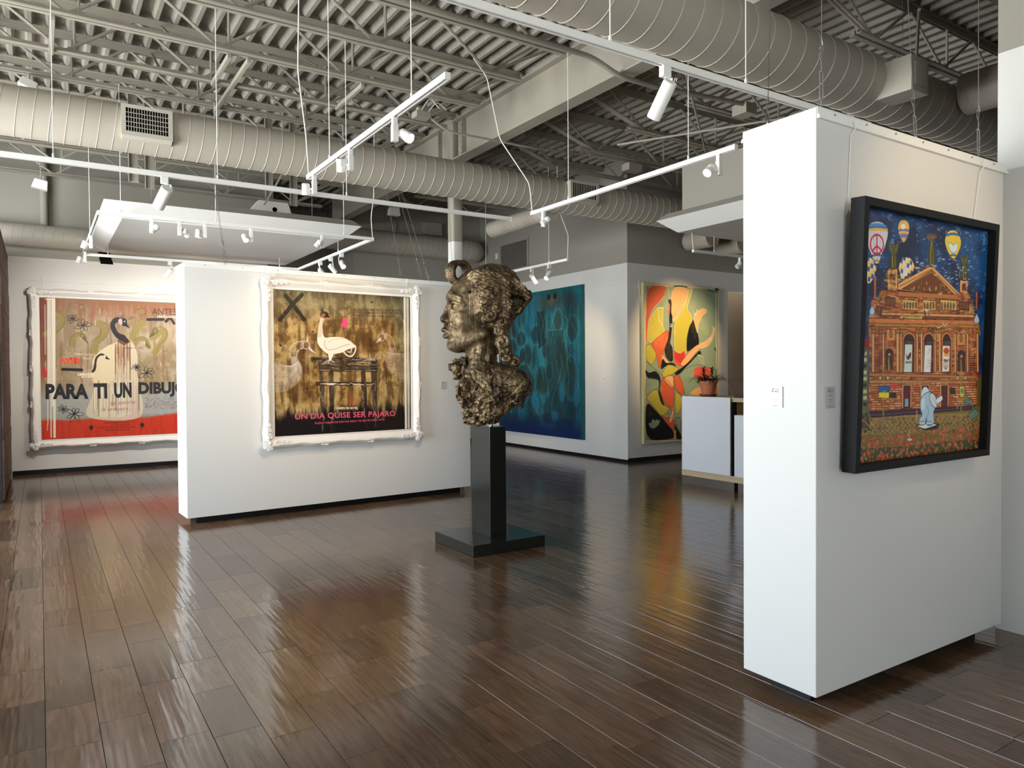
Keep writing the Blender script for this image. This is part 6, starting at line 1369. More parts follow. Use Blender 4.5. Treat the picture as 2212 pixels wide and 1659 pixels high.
    # balloons
    def balloon(pts, bands, cx, tip):
        p.blob(pts, bands[0]); P_ = spl(pts+[pts[0]], 8, True)
        for k, (y0, y1, col, xl, xr, bow) in enumerate(bands[1:]):
            p.poly(spl([(xl, y0), (cx, y0-bow), (xr, y0)], 6)+spl([(xr, y1), (cx, y1-bow), (xl, y1)], 6), col)
        for s in np.linspace(-0.85, 0.85, 7):
            xs = [q[0] for q in pts]; top = min(q[1] for q in pts); w_ = (max(xs)-min(xs))/2; p.curve([(cx+s*w_*0.25, top+0.5), (cx+s*w_, (top+tip[1])*0.44+0.06*top), (cx+s*w_*0.8, (top+2*tip[1])/3), (tip[0]+s*2, tip[1])], (74, 84, 120), 0.7, 0.7)
        p.line(P_, (20, 22, 44), 1.6)
    balloon(LA([(455, 330), (540, 365), (580, 450), (560, 590), (500, 750), (470, 840), (410, 840), (385, 750), (330, 590), (320, 450), (370, 360)]),
            [(214, 210, 220), *[(A(0, y0)[1], A(0, y1)[1], c, A(xl, 0)[0], A(xr, 0)[0], 3.0) for y0, y1, c, xl, xr in ((400, 372, (70, 140, 200), 352, 556), (430, 402, (56, 110, 190), 336, 566), (462, 430, (236, 186, 50), 326, 574), (770, 740, (60, 110, 150), 384, 512), (835, 812, (160, 150, 80), 408, 480))]], A(450, 0)[0], A(448, 900))
    p.ell(A(448, 612), 76/5.531, 116/5.531, (214, 210, 220), 0.0, edge=(190, 30, 66), ew=4.4); p.line(LA([(448, 500), (448, 728)]), (190, 30, 66), 4.2); p.line(LA([(395, 690), (448, 630), (505, 690)]), (190, 30, 66), 4.2)
    balloon(LA([(762, 310), (810, 330), (832, 390), (825, 480), (785, 570), (765, 595), (745, 575), (705, 480), (697, 400), (720, 330)]), [(232, 186, 84), *[(A(0, y0)[1], A(0, y1)[1], c, A(xl, 0)[0], A(xr, 0)[0], 2.0) for y0, y1, c, xl, xr in ((342, 322, (160, 180, 150), 730, 800), (460, 432, (110, 116, 180), 700, 830), (540, 490, (120, 124, 180), 718, 815))]], A(764, 0)[0], A(764, 600))
    p.ell(A(758, 396), 5, 6, (240, 232, 220), 0.9)
    balloon(LA([(1345, 435), (1400, 460), (1438, 540), (1440, 620), (1410, 710), (1370, 780), (1330, 780), (1285, 700), (1253, 600), (1258, 520), (1290, 455)]), [(236, 204, 56), *[(A(0, y0)[1], A(0, y1)[1], c, A(xl, 0)[0], A(xr, 0)[0], 3.0) for y0, y1, c, xl, xr in ((515, 482, (50, 112, 190), 1268, 1430), (765, 742, (50, 110, 170), 1300, 1392))]], A(1348, 0)[0], A(1340, 830))
    p.blob(LA([(1290, 610), (1320, 590), (1350, 620), (1390, 590), (1400, 640), (1380, 705), (1330, 705), (1305, 660)]), (214, 232, 238), edge=(90, 120, 150))
    def checker(pts, c0):
        p.blob(pts, (232, 196, 96)); P_ = p.P(spl(pts+[pts[0]], 8, True)); b = p.box(P_, 1); save = p.c.copy(); p.poly(spl(pts+[pts[0]], 8, True), (1, 2, 3)); m = (np.abs(p.c[b]-np.array([1, 2, 3])/255).sum(-1) < 0.02); p.c = save
        ck = (((p.xx[b]*0.9+p.yy[b]*0.25)/9).astype(int)+((p.yy[b]-p.xx[b]*0.3)/11).astype(int)) % 3
        p.blend((m*(ck == 0)).astype(np.float32), (48, 84, 170), b); p.blend((m*(ck == 1)).astype(np.float32)*0.6, (226, 226, 214), b); p.line(spl(pts+[pts[0]], 8, True), (24, 26, 50), 1.6)
    checker(LA([(345, 765), (400, 790), (435, 870), (440, 940), (400, 1040), (350, 1090), (310, 1030), (270, 920), (265, 850), (300, 780)]), 0)
    checker(LA([(800, 762), (860, 800), (888, 880), (880, 940), (800, 1000), (740, 1045), (715, 960), (702, 880), (740, 790)]), 0)
    p.poly(LA([(750, 860), (790, 850), (800, 985), (760, 1010)]), (220, 214, 224), 0.9)
    for i in range(70): x, y = rr.uniform(900, 1560), rr.uniform(770, 1120); p.curve(LA([(x-12, y-4), (x, y+3), (x+14, y-8)]), (220, 226, 230), 1.2, 0.85, n=3) if y < 800+0.9*abs(x-1090)+60 else None
    for x, y, s in ((1170, 1610, 1), (1240, 1580, 1.1), (1190, 1210, 0.8), (1140, 980, 0.8)): p.curve(LA([(x-26*s, y-8), (x, y+6), (x+30*s, y-16)]), (236, 214, 190), 1.8, n=3)
    for x, y in ((392, 1400), (1618, 1500)): p.blob(LA([(x-5, y-50), (x+14, y-20), (x+28, y+30), (x+10, y+60), (x-26, y+55), (x-30, y+10), (x-12, y-30)]), (176, 202, 222), edge=(60, 80, 110))
    # pale blue rounded statue on a slab and a green one at the right
    SB = (176, 208, 230)
    p.poly(LB([(835, 1140), (980, 1110), (1100, 1130), (1060, 1185), (930, 1200)]), (20, 20, 24), 0.8); p.poly(LB([(838, 1150), (1000, 1112), (1072, 1138), (935, 1182)]), (232, 234, 232), edge=K)
    p.blob(LB([(905, 760), (935, 716), (970, 735), (985, 780), (975, 830), (930, 860), (895, 830)]), (220, 234, 242), edge=(60, 80, 110)); p.blob(LB([(930, 800), (1000, 775), (1050, 840), (1055, 930), (1030, 1000), (1030, 1120), (960, 1140), (950, 1060), (930, 1130), (870, 1130), (880, 1060), (905, 1030), (885, 950), (890, 860)]), SB, edge=(60, 90, 130), ew=1.6)
    p.blob(LB([(1010, 785), (1050, 820), (1065, 900), (1060, 950), (1020, 930), (990, 870), (990, 810)]), (206, 226, 238), edge=(40, 60, 90), ew=1.6); p.blob(LB([(1060, 860), (1115, 815), (1130, 850), (1110, 880), (1065, 905)]), (226, 238, 244), edge=(70, 90, 120)); p.curve(LB([(960, 1140), (955, 1060), (975, 1000), (965, 930)]), (90, 130, 170), 1.6); p.blob(LB([(905, 860), (935, 850), (925, 960), (900, 960)]), (226, 240, 248), 0.8)
    for x in (885, 905, 925, 960, 980, 1000): p.ell(B(x, 1118), 2.2, 4, (214, 232, 244), 1, edge=(60, 80, 120))
    p.blob(LB([(1385, 790), (1410, 830), (1420, 900), (1390, 920), (1366, 880)]), (96, 130, 120), edge=K); p.line(LB([(1400, 885), (1450, 890), (1470, 1000)]), (96, 130, 120), 6); p.poly(LB([(1400, 1030), (1480, 960), (1545, 1010), (1450, 1085)]), (110, 140, 128), edge=K)
    p.line(LB([(760, 1200), (768, 1300)]), (200, 150, 130), 4); p.ell(B(768, 1298), 5, 2.6, (222, 196, 190)); p.ell(B(800, 1200), 8, 7, (190, 120, 60), 0.6); p.line(LB([(848, 980), (846, 1090)]), (206, 160, 150), 3)
    # object: leans out from the panel at the top
    z0, z1 = 1.080, 2.312; x0, x1 = 3.060, 4.300; lean = Vector((0, -0.045, 1.232)).normalized(); nr = Vector((0, -1, 0)); nr = (nr-lean*nr.dot(lean)).normalized(); ux = Vector((1, 0, 0))
    t = thing('framed_painting', 'deep black framed painting of a lit theatre and balloons on the tall near panel', 'painting', (3.68, 1.9, z0))
    o = Vector((x0, 1.905, z0)); H_ = (z1-z0)/lean.z; W_ = x1-x0; fw = 0.036; dp = 0.068
    p.nrm = nr
    p.mesh('painted_canvas', t, o+ux*fw*0.9+lean*fw*0.9-nr*0.040, ux, lean, W_-fw*1.8, H_-fw*1.8, canvas_mat('theatre_paint', 0.22, 0.15, 220))
    m = MB(); prof = [(0, 0), (0, -dp), (fw*0.5, -dp), (fw*0.5, -0.045), (fw, -0.045), (fw, 0)]
    for c, al, ou, L in ((o, ux, lean, W_), (o+ux*W_, lean, -ux, H_), (o+ux*W_+lean*H_, -ux, -lean, W_), (o+lean*H_, -lean, ux, H_)):
        V = []
        for f in (0, 1):
            for a, h in prof: s_ = a if f == 0 else L-a; V.append(c+al*s_+ou*a+nr*h)
        K_ = len(prof); m.add(V, [(i, (i+1) % K_, K_+(i+1) % K_, K_+i) for i in range(K_)])
    m.build('frame_rail', FRAMEB, t, bevel=0.0012)
    m = MB(); q = [o+nr*-0.058+ux*0.01+lean*0.01, o+nr*-0.058+ux*(W_-0.01)+lean*0.01, o+nr*-0.058+ux*(W_-0.01)+lean*(H_-0.01), o+nr*-0.058+ux*0.01+lean*(H_-0.01)]
    m.add([v_ for v_ in q]+[v_-nr*0.005 for v_ in q], [(3, 2, 1, 0), (4, 5, 6, 7), (0, 1, 5, 4), (1, 2, 6, 5), (2, 3, 7, 6), (3, 0, 4, 7)]); m.build('backing_board', FRAMEB, t)
    p.text('PEACE', B(725, 462), B(790, 458), 26/5.186, INKDR, 0.02, off=0.001); p.text('PEACE', B(1143, 438), B(1205, 438), 26/5.186, INKDR, 0.03, off=0.001); p.text('GLORY TO PEACE', A(738, 1494), A(955, 1498), 18/5.531, INKBR, 0.01, off=0.001)
    for x, xe in ((3.165, 3.125), (4.375, 4.28)):
        m = MB(); m.tube([(x, 1.984, 2.685), (x, 1.976, 2.692), (x, 1.974, 2.655), (x-0.012, 1.988, 2.625), (xe+0.01, 1.992, 2.30), (xe, 1.99, 2.26)], 0.003, 6); m.build('hanging_rod', TRACK, t)
theatre()
# slim edge of another hanging canvas is not visible; nothing else on the fixed walls
# ------------------------------------------------------------------ pedestal
t = thing('pedestal', 'dark green bronze pedestal, rectangular post on a thick square foot', 'pedestal', (3.37, 5.61, 0))
m = MB(); m.box(3.010, 3.745, 5.265, 5.962, 0.002, 0.097); m.build('foot_plate', BRONZE_BASE, t, bevel=0.002)
m = MB(); m.box(3.290, 3.456, 5.448, 5.772, 0.097, 1.065); m.build('post', BRONZE_BASE, t, bevel=0.0015)
m = MB(); m.lathe([(0.022, 0), (0.022, 0.07)], 16, (3.395, 5.60, 1.065)); m.build('mounting_rod', STEEL, t)

# ------------------------------------------------------------------ bronze bust, modelled as a distance field and meshed
def bust():
    h = 1.35
    U0, U1, V0, V1, D0, D1 = -104, 104, -8, 364, -88, 84      # right, up, away (units of 4.15 mm)
    u = np.arange(U0, U1, h, dtype=np.float32); v = np.arange(V0, V1, h, dtype=np.float32); d = np.arange(D0, D1, h, dtype=np.float32)
    nu, nv, nd = len(u), len(v), len(d)
    F = np.full((nu, nv, nd), 60.0, np.float32)
    gu, gv, gd = u[:, None, None], v[None, :, None], d[None, None, :]
    def sl(lo, hi, pad):
        r = []
        for ax, (g, a, b) in enumerate(zip((u, v, d), lo, hi)):
            i = np.searchsorted(g, a-pad); j = np.searchsorted(g, b+pad); r.append(slice(max(0, i), max(0, j)))
        return tuple(r)
    def put(s, D, k, op):
        if 0 in D.shape: return
        A = F[s]
        if op == 'add':
            hh = np.clip(0.5+0.5*(A-D)/k, 0, 1) if k else None
            F[s] = np.minimum(A, D) if not k else A*(1-hh)+D*hh-k*hh*(1-hh)
        else:
            D = -D; hh = np.clip(0.5-0.5*(A-D)/k, 0, 1) if k else None
            F[s] = np.maximum(A, D) if not k else A*(1-hh)+D*hh+k*hh*(1-hh)
    def G(s): return u[s[0]][:, None, None], v[s[1]][None, :, None], d[s[2]][None, None, :]
    def ell(c, r, k=3.0, op='add', rot=0.0):
        R = max(r); s = sl([c[i]-R for i in range(3)], [c[i]+R for i in range(3)], k+6); a, b, e = G(s); a = a-c[0]; b = b-c[1]; e = e-c[2]
        if rot: a, b = a*math.cos(rot)+b*math.sin(rot), -a*math.sin(rot)+b*math.cos(rot)
        k0 = np.sqrt((a/r[0])**2+(b/r[1])**2+(e/r[2])**2); k1 = np.sqrt((a/r[0]**2)**2+(b/r[1]**2)**2+(e/r[2]**2)**2)+1e-6
        put(s, k0*(k0-1)/k1, k, op)
    def cap(p, q, r0, r1=None, k=3.0, op='add'):
        r1 = r0 if r1 is None else r1; p = np.array(p, float); q = np.array(q, float); R = max(r0, r1)
        s = sl(np.minimum(p, q)-R, np.maximum(p, q)+R, k+5); a, b, e = G(s); a = a-p[0]; b = b-p[1]; e = e-p[2]; w = q-p; L = w@w+1e-9
        t = np.clip((a*w[0]+b*w[1]+e*w[2])/L, 0, 1); D = np.sqrt((a-t*w[0])**2+(b-t*w[1])**2+(e-t*w[2])**2)-(r0+(r1-r0)*t); put(s, D, k, op)
    def chain(P, r, k=2.0, op='add'):
        n = len(P)-1
        for i in range(n): cap(P[i], P[i+1], r[0]+(r[1]-r[0])*i/n, r[0]+(r[1]-r[0])*(i+1)/n, k, op)
    def stack(rows, k=4.0, e=2.3, dc=0.0):
        """rows: (v, u_left, u_right, half depth, depth centre)"""
        rows = sorted(rows); vv = [r[0] for r in rows]; s = sl((min(r[1] for r in rows), vv[0], -80), (max(r[2] for r in rows), vv[-1], 80), 8); a, b, q = G(s)
        b1 = b[0, :, 0]; L = np.interp(b1, vv, [r[1] for r in rows])[None, :, None]; Rr = np.interp(b1, vv, [r[2] for r in rows])[None, :, None]; Dp = np.interp(b1, vv, [r[3] for r in rows])[None, :, None]; Dc = np.interp(b1, vv, [r[4] for r in rows])[None, :, None]
        c = (L+Rr)/2; ru = (Rr-L)/2; rho = (np.abs((a-c)/ru)**e+np.abs((q-Dc)/Dp)**e)**(1/e); D = (rho-1)*np.minimum(ru, Dp)*0.9
        D = np.maximum(D, np.maximum(vv[0]-b, b-vv[-1])); put(s, D.astype(np.float32), k, 'add')
    X = lambda px: px-1050.0
    Y = lambda py: 920.0-py
    FA = math.radians(9)     # the face is turned a little towards the room
    def hf(px, py, dd):      # head point, turned about the vertical axis through u=-10
        x = X(px)+10; return (-10+x*math.cos(FA)-dd*math.sin(FA)*-1*-1, Y(py), dd*math.cos(FA)+x*math.sin(FA)*1.0)
    # note: x<0 is forward; +x*sin brings the front of the face towards the camera (negative depth)
    # cranium, face and jaw
    ell((X(1046), Y(648), -2), (74, 66, 52), 6); ell(hf(1015, 690, 0), (48, 62, 44), 10); ell(hf(1012, 725, 0), (44, 40, 38), 8); ell(hf(987, 748, 0), (21, 19, 20), 8); ell(hf(1000, 655, 0), (35, 42, 40), 8)
    for s in (-1, 1):
        ell(hf(998, 702, s*28), (20, 19, 15), 10); cap(hf(985, 752, s*10), hf(1036, 728, s*34), 11, 13, 8); ell(hf(976, 646, s*16), (13, 12, 17), 8)
    # eye sockets and eyes
    for s in (-1, 1):
        ell(hf(977, 667, s*27), (15, 8.5, 13), 4, 'sub'); ell(hf(987, 668.5, s*21.5), (11.5, 9.5, 12.0), 1.0)
        up = [hf(973.5, 671, s*10), hf(973.0, 663.5, s*16), hf(975, 660.5, s*22), hf(981, 661.5, s*29), hf(989, 665.5, s*34), hf(995, 671, s*35)]; chain(up, (2.1, 1.7), 0.8)
        lo = [hf(973.5, 672, s*10), hf(974.5, 676, s*16), hf(977.5, 678, s*23), hf(983, 677, s*29), hf(989, 674.5, s*33), hf(995, 671, s*35)]; chain(lo, (1.6, 1.5), 0.8)
        chain([hf(971, 661, s*8), hf(969.5, 655.5, s*15), hf(971.5, 652.5, s*23), hf(980, 654, s*33), hf(990, 659, s*39), hf(998, 667, s*41)], (3.0, 2.4), 4)
        chain([hf(969.6, 656, s*6), hf(967.8, 647.5, s*12), hf(969.5, 644.0, s*21), hf(978, 646, s*32), hf(990, 652, s*40)], (3.4, 2.4), 3.5)
        chain([hf(979, 683, s*14), hf(982, 686, s*24), hf(990, 684, s*34)], (3.5, 4), 6)
        ell(hf(975.6, 668.0, s*18.5), (2.2, 2.8, 2.8), 0.6, 'sub'); ell(hf(974.4, 667.6, s*18.0), (1.2, 1.2, 1.2), 0.3)
    # nose
    cap(hf(971, 655, 0), hf(964.5, 672, 0), 4.2, 4.8, 4); cap(hf(964.5, 672, 0), hf(957.5, 694, 0), 4.8, 7.2, 3); ell(hf(956.5, 696, 0), (7.2, 6.5, 7.0), 3)
    cap(hf(957.5, 692, 0), hf(972, 697, 0), 7, 9, 4)
    for s in (-1, 1):
        ell(hf(966.5, 698.5, s*9.0), (7.5, 6.0, 4.6), 2.0); ell(hf(962.5, 705.5, s*5.2), (4.4, 3.0, 2.3), 1.0, 'sub'); chain([hf(973.5, 693, s*12.5), hf(974.8, 699, s*13), hf(972.5, 704, s*12)], (0.9, 0.9), 1.5, 'sub')
        chain([hf(974, 702, s*15), hf(974, 712, s*20), hf(972, 722, s*22)], (1.0, 1.0), 4, 'sub')
    cap(hf(961, 704, 0), hf(962, 714, 0), 3, 5, 4); ell(hf(972, 724, 0), (13, 17, 18), 6)
    # lips
    for s in (-1, 1):
        chain([hf(956.3, 717.5, s*1.5), hf(956.8, 716.5, s*5), hf(962, 720, s*11), hf(969.5, 725.5, s*17)], (5.2, 1.6), 1.8); chain([hf(960.5, 731.2, 0), hf(961.5, 731, s*5), hf(965, 729.5, s*11), hf(970.2, 726.8, s*16.5)], (6.0, 1.6), 1.8)
        chain([hf(953.5, 724.6, 0), hf(956, 724.4, s*5), hf(961.5, 725.0, s*11), hf(968.5, 726.4, s*17.5)], (1.2, 0.9), 0.8, 'sub')
        ell(hf(958, 709.5, s*2.4), (2.0, 5, 1.6), 2)
    ell(hf(954.5, 711, 0), (3.0, 6, 2.0), 1.5, 'sub'); ell(hf(959, 741, 0), (5, 3.5, 9), 4, 'sub'); ell(hf(975, 751, 0), (12, 12, 13), 6)
    # neck
    cap((X(1036), Y(735), 0), (X(1040), Y(812), 0), 32, 33, 9); cap((X(1010), Y(778), 0), (X(1012), Y(820), 0), 8, 12, 8)
    cap((X(1046), Y(722), -26), (X(1022), Y(828), -30), 7, 7, 6); cap((X(1046), Y(722), 26), (X(1022), Y(828), 30), 7, 7, 6)
    # chest, shoulders and ragged lower edge
    stack([(Y(790), X(1016), X(1080), 34, 0), (Y(800), X(1008), X(1112), 44, 0), (Y(815), X(994), X(1130), 56, 0), (Y(832), X(988), X(1141), 64, 0), (Y(848), X(987), X(1143), 66, 0), (Y(862), X(989), X(1133), 64, 0), (Y(878), X(994), X(1112), 58, 0), (Y(892), X(1001), X(1096), 50, 0), (Y(903), X(1002), X(1078), 42, 0), (Y(913), X(1001), X(1068), 32, 0), (Y(917), X(1003), X(1060), 24, 0)], 8, 2.2)
    ell((X(1112), Y(832), -34), (30, 30, 34), 10); ell((X(1112), Y(832), 30), (30, 30, 34), 10); ell((X(1002), Y(850), -44), (16, 26, 16), 8); ell((X(1000), Y(850), 40), (16, 26, 16), 8)
    ell((X(1006), Y(912), -18), (9, 6, 12), 4); ell((X(1064), Y(911), -10), (12, 7, 14), 4); ell((X(1036), Y(914), -20), (22, 6, 14), 4)
    ell((X(995), Y(849), -58), (7, 9, 12), 2, 'sub'); ell((X(1060), Y(893), -54), (10, 6, 10), 2, 'sub'); chain([(X(1010), Y(872), -56), (X(1014), Y(892), -52)], (2.2, 1.5), 1.5, 'sub')
    # hair mass behind the temple
    ell((X(1070), Y(645), -4), (52, 60, 55), 8); ell((X(1076), Y(690), -4), (34, 34, 42), 8); ell((X(1062), Y(610), -2), (46, 34, 46), 8); ell((X(1085), Y(620), -2), (34, 32, 46), 8)
    # flaring bark-like crest with a hollow underside
    def slab(poly, d0, d1, rnd, k, op):
        P = np.array([(X(a), Y(b)) for a, b in poly]); s = sl((P[:, 0].min(), P[:, 1].min(), d0), (P[:, 0].max(), P[:, 1].max(), d1), rnd+5); a, b, q = G(s); a = a[:, :, 0]; b = b[:, :, 0]
        D = np.full(np.broadcast(a, b).shape, 1e9, np.float32); ins = np.zeros(D.shape, bool); n = len(P)
        for i in range(n):
            p0, p1 = P[i], P[(i+1) % n]; w = p1-p0; t = np.clip(((a-p0[0])*w[0]+(b-p0[1])*w[1])/(w@w), 0, 1); D = np.minimum(D, np.hypot(a-p0[0]-t*w[0], b-p0[1]-t*w[1]))
            if p0[1] != p1[1]:
                c = (b < p0[1]) != (b < p1[1]); ins ^= c & (a < (p1[0]-p0[0])*(b-p0[1])/(p1[1]-p0[1])+p0[0])
        D = np.where(ins, -D, D)[:, :, None]; E = np.maximum(d0-q, q-d1); D = np.minimum(np.maximum(D, E), 0)+np.hypot(np.maximum(D, 0), np.maximum(E, 0))-rnd
        put(s, D.astype(np.float32), k, op)
    slab([(1064, 590), (1080, 590), (1098, 606), (1120, 624), (1138, 640), (1141, 648), (1132, 660), (1120, 676), (1098, 694), (1078, 696)], -34, 34, 4, 6, 'add')
    slab([(1102, 647), (1132, 652), (1130, 660), (1117, 676), (1100, 695), (1090, 686), (1095, 664)], -72, 30, 2.5, 2, 'sub')
    slab([(1072, 640), (1092, 645), (1098, 668), (1092, 692), (1070, 690)], -46, -20, 5, 5, 'add')
    # the curl above the forehead: a rolled tube, open to the front
    ax = np.array([0.62, -0.12, -0.78]); ax /= np.linalg.norm(ax); c0 = np.array([X(990), Y(593.5), -4.0])
    s = sl(c0-46, c0+46, 2); a, b, q = G(s); a = a-c0[0]; b = b-c0[1]; q = q-c0[2]; t = a*ax[0]+b*ax[1]+q*ax[2]; rr = np.sqrt(np.maximum(a*a+b*b+q*q-t*t, 0)); ang = np.arctan2(b, a*0.6+q*0.8)
    rad = 25.0+0.9*np.sin(t*1.1+ang*1.5)+0.5*np.sin(t*2.6-ang); wallt = np.abs(rr-rad+3.2)-(3.6+0.7*np.sin(t*1.9+ang*2)); put(s, np.maximum(wallt, np.abs(t)-16).astype(np.float32), 2, 'add')
    cap((X(992), Y(622), -2), (X(1024), Y(611), -4), 5, 9, 4); cap((X(1016), Y(600), 14), (X(1040), Y(592), 8), 6, 10, 5)
    # locks and curls on the near side (and simple ones on the far side)
    rg = random.Random(17)
    def curl(px, py, dd, R, turns, r, a0=0.0, hand=1, tilt=0.0):
        n = int(14*turns)+6; P = []
        for i in range(n+1):
            f = i/n; a = a0+hand*turns*2*PI*f; q_ = R*(1-0.85*f); P.append((X(px)+q_*math.cos(a), Y(py)+q_*math.sin(a), dd-4*f+tilt*q_*math.cos(a)))
        chain(P, (r, r*0.75), 1.0)
    def lock(pts, r, k=1.4): 
        S_ = spl([(X(a), Y(b), c) for a, b, c in pts], 4); chain(S_, (r, r*0.7), k)
    for i in range(9):      # waves sweeping back over the temple
        y = 592+i*6.6; z = -38-1.9*i+0.10*i*i; lock([(1012+i*2.0, y+12, z+4), (1026+i*1.6, y+3, z-5), (1040+i*1.2, y+8, z-8), (1053+i, y-1, z-8), (1066, y+6, z-6), (1078, y+1, z-1)], 4.0 if i % 2 else 3.0, 1.0)
    for i in range(7): y = 640+i*6.4; lock([(1030, y+7, -50), (1040, y+1, -55), (1050, y+7, -57), (1060, y, -56), (1070, y+3, -52)], 3.0)
    for args in ((1061, 622, -50, 9, 1.2, 3.2, 1), (1074, 632, -48, 8, 1.1, 3.2, 3), (1083, 648, -47, 9, 1.3, 3.4, 2), (1090, 662, -46, 12, 1.4, 4, 0), (1060, 690, -52, 13, 1.3, 4.6, 2), (1071, 673, -52, 10, 1.2, 3.8, 5), (1050, 697, -48, 8, 1.1, 3.4, 4), (1064, 650, -55, 7, 1, 3, 1), (1084, 700, -40, 11, 1.2, 4, 3),
                 (1078, 722, -36, 12, 1.2, 4.5, 1), (1082, 745, -34, 15, 1.3, 5, 2), (1088, 764, -30, 11, 1.2, 4.4, 4), (1093, 778, -26, 12, 1.2, 4.4, 1), (1110, 787, -22, 10, 1.1, 4.6, 2), (1066, 604, -42, 8, 1, 3, 2), (1082, 612, -40, 9, 1.1, 3, 4)):
        px, py, dd, R, tn, r, a0 = args; ell((X(px), Y(py), dd+7), (R+1, R+1, 9), 3); curl(px, py, dd, R, tn, r, a0, 1 if a0 % 2 else -1)
    for args in ((1070, 640, 46, 14), (1086, 660, 42, 16), (1062, 690, 44, 16), (1080, 730, 34, 14), (1086, 760, 30, 14), (1050, 620, 44, 14)):
        px, py, dd, R = args; ell((X(px), Y(py), dd), (R, R, 10), 5); curl(px, py, dd+8, R*0.8, 1.2, 3.6, 1)
    cap((X(1076), Y(700), -10), (X(1090), Y(775), -8), 16, 14, 6); cap((X(1090), Y(770), -8), (X(1108), Y(790), -10), 12, 10, 6)
    ell((X(1066), Y(640), -60), (4, 9, 9), 1, 'sub'); ell((X(1056), Y(635), -60), (7, 3.5, 12), 1, 'sub'); ell((X(1016.5), Y(640.5), -52), (3.2, 3.2, 12), 0.5, 'sub')
    ell((X(1078), Y(672), -60), (4, 10, 8), 2, 'sub')
    # flower cluster in front of the throat
    for px, py, dd, R in ((974, 797, -8, 8), (982, 785, -6, 6.5), (983, 800, -14, 8), (988, 792, 2, 7), (991, 808, -10, 7), (984, 816, -8, 8), (997, 783, -12, 8), (1002, 790, -14, 6), (995, 800, -6, 8), (978, 806, 4, 7), (1003, 802, -10, 9)):
        ell((X(px), Y(py), dd), (R, R, R), 2)
        for k in range(5): a = 2*PI*k/5+px; ell((X(px)+R*0.72*math.cos(a), Y(py)+R*0.72*math.sin(a), dd-R*0.55), (R*0.42, R*0.42, R*0.34), 0.8)
    # relief on the near chest: folds, scallops, cracks
    for i in range(120):
        px = rg.uniform(998, 1128); py = rg.uniform(838, 908); 
        if py > 878 and (px < 1004 or px > 1100): continue
        R = rg.uniform(4, 9); dd = -62+abs(px-1062)*0.16+max(0, py-872)*0.55
        if rg.random() < 0.5: curl(px, py, dd+rg.uniform(-1, 3), R*0.8, 0.8, R*0.28, rg.uniform(0, 6))
        else: ell((X(px), Y(py), dd+R*0.5), (R, R*rg.uniform(0.4, 0.8), R*0.8), 1.5, rot=rg.uniform(0, 3))
    for i in range(60):
        px = rg.uniform(1020, 1130); py = rg.uniform(790, 850); a = rg.uniform(0, PI); L = rg.uniform(5, 13); dd = -50+abs(px-1050)*0.1-(py-790)*0.22
        chain([(X(px), Y(py), dd-6), (X(px)+L*math.cos(a), Y(py)+L*math.sin(a), dd-8)], (1.6, 0.8), 1.2, 'sub')
    for k in range(26):     # frayed fringe
        f = k/25; px = 1006+f*118; py = (916, 919, 915, 912, 902, 892, 880, 870)[min(7, int(f*8))]+rg.uniform(-4, 2); dd = -26-26*math.sin(PI*f)
        ell((X(px), Y(py)+6, dd), (rg.uniform(5, 9), rg.uniform(4, 8), rg.uniform(6, 10)), 2.5)
    # ---- roughness of the clay, strongest in hair and chest
    band = np.abs(F) < 7
    I = np.argwhere(band); pu, pv, pd = u[I[:, 0]], v[I[:, 1]], d[I[:, 2]]
    def vn(x, y, z, seed):
        r = np.random.RandomState(seed); T = r.rand(32, 32, 32).astype(np.float32); xi = np.floor(x).astype(int); yi = np.floor(y).astype(int); zi = np.floor(z).astype(int)
        a, b, c = x-xi, y-yi, z-zi; a = a*a*(3-2*a); b = b*b*(3-2*b); c = c*c*(3-2*c); xi &= 31; yi &= 31; zi &= 31; x2, y2, z2 = (xi+1) & 31, (yi+1) & 31, (zi+1) & 31
        return ((T[xi, yi, zi]*(1-a)+T[x2, yi, zi]*a)*(1-b)+(T[xi, y2, zi]*(1-a)+T[x2, y2, zi]*a)*b)*(1-c)+((T[xi, yi, z2]*(1-a)+T[x2, yi, z2]*a)*(1-b)+(T[xi, y2, z2]*(1-a)+T[x2, y2, z2]*a)*b)*c
    n1 = vn(pu/11, pv/11, pd/11, 1); n2 = vn(pu/5, pv/5, pd/5, 2); n3 = vn(pu/2.6, pv/2.6, pd/2.6, 3)
    ridge = 1-np.abs(2*n1-1)*2
    px_, py_ = pu+1050, 920-pv
    face = np.clip((1022-px_)/14, 0, 1)*np.clip((784-py_)/8, 0, 1)*np.clip((py_-616)/8, 0, 1); jaw = np.clip((1046-px_)/8, 0, 1)*np.clip((760-py_)/14, 0, 1)*np.clip((py_-650)/14, 0, 1); fm = np.maximum(face, jaw)
    roll = (np.clip((1030-px_)/6, 0, 1)*np.clip((624-py_)/6, 0, 1)); fm = np.maximum(fm, roll)
    chest = np.clip((py_-815)/25, 0, 1); crest = np.clip((px_-1085)/12, 0, 1)*np.clip((705-py_)/10, 0, 1)
    amp = (1-fm)*(0.8+1.9*chest+1.4*crest)
    disp = amp*((ridge-0.2)*1.0+(n2-0.5)*2.2+(n3-0.5)*1.4)+fm*((n1-0.5)*0.9+(n2-0.5)*0.45)
    disp += (1-fm)*crest*1.2*np.sin(pu*0.55+pv*0.75+4*n1)
    nk = (1-fm)*np.clip((py_-752)/10, 0, 1)*np.clip((836-py_)/14, 0, 1)*np.clip((1085-px_)/10, 0, 1); disp += nk*(0.35*np.sin(pu*0.8+9*n1)+1.2*(ridge-0.3))
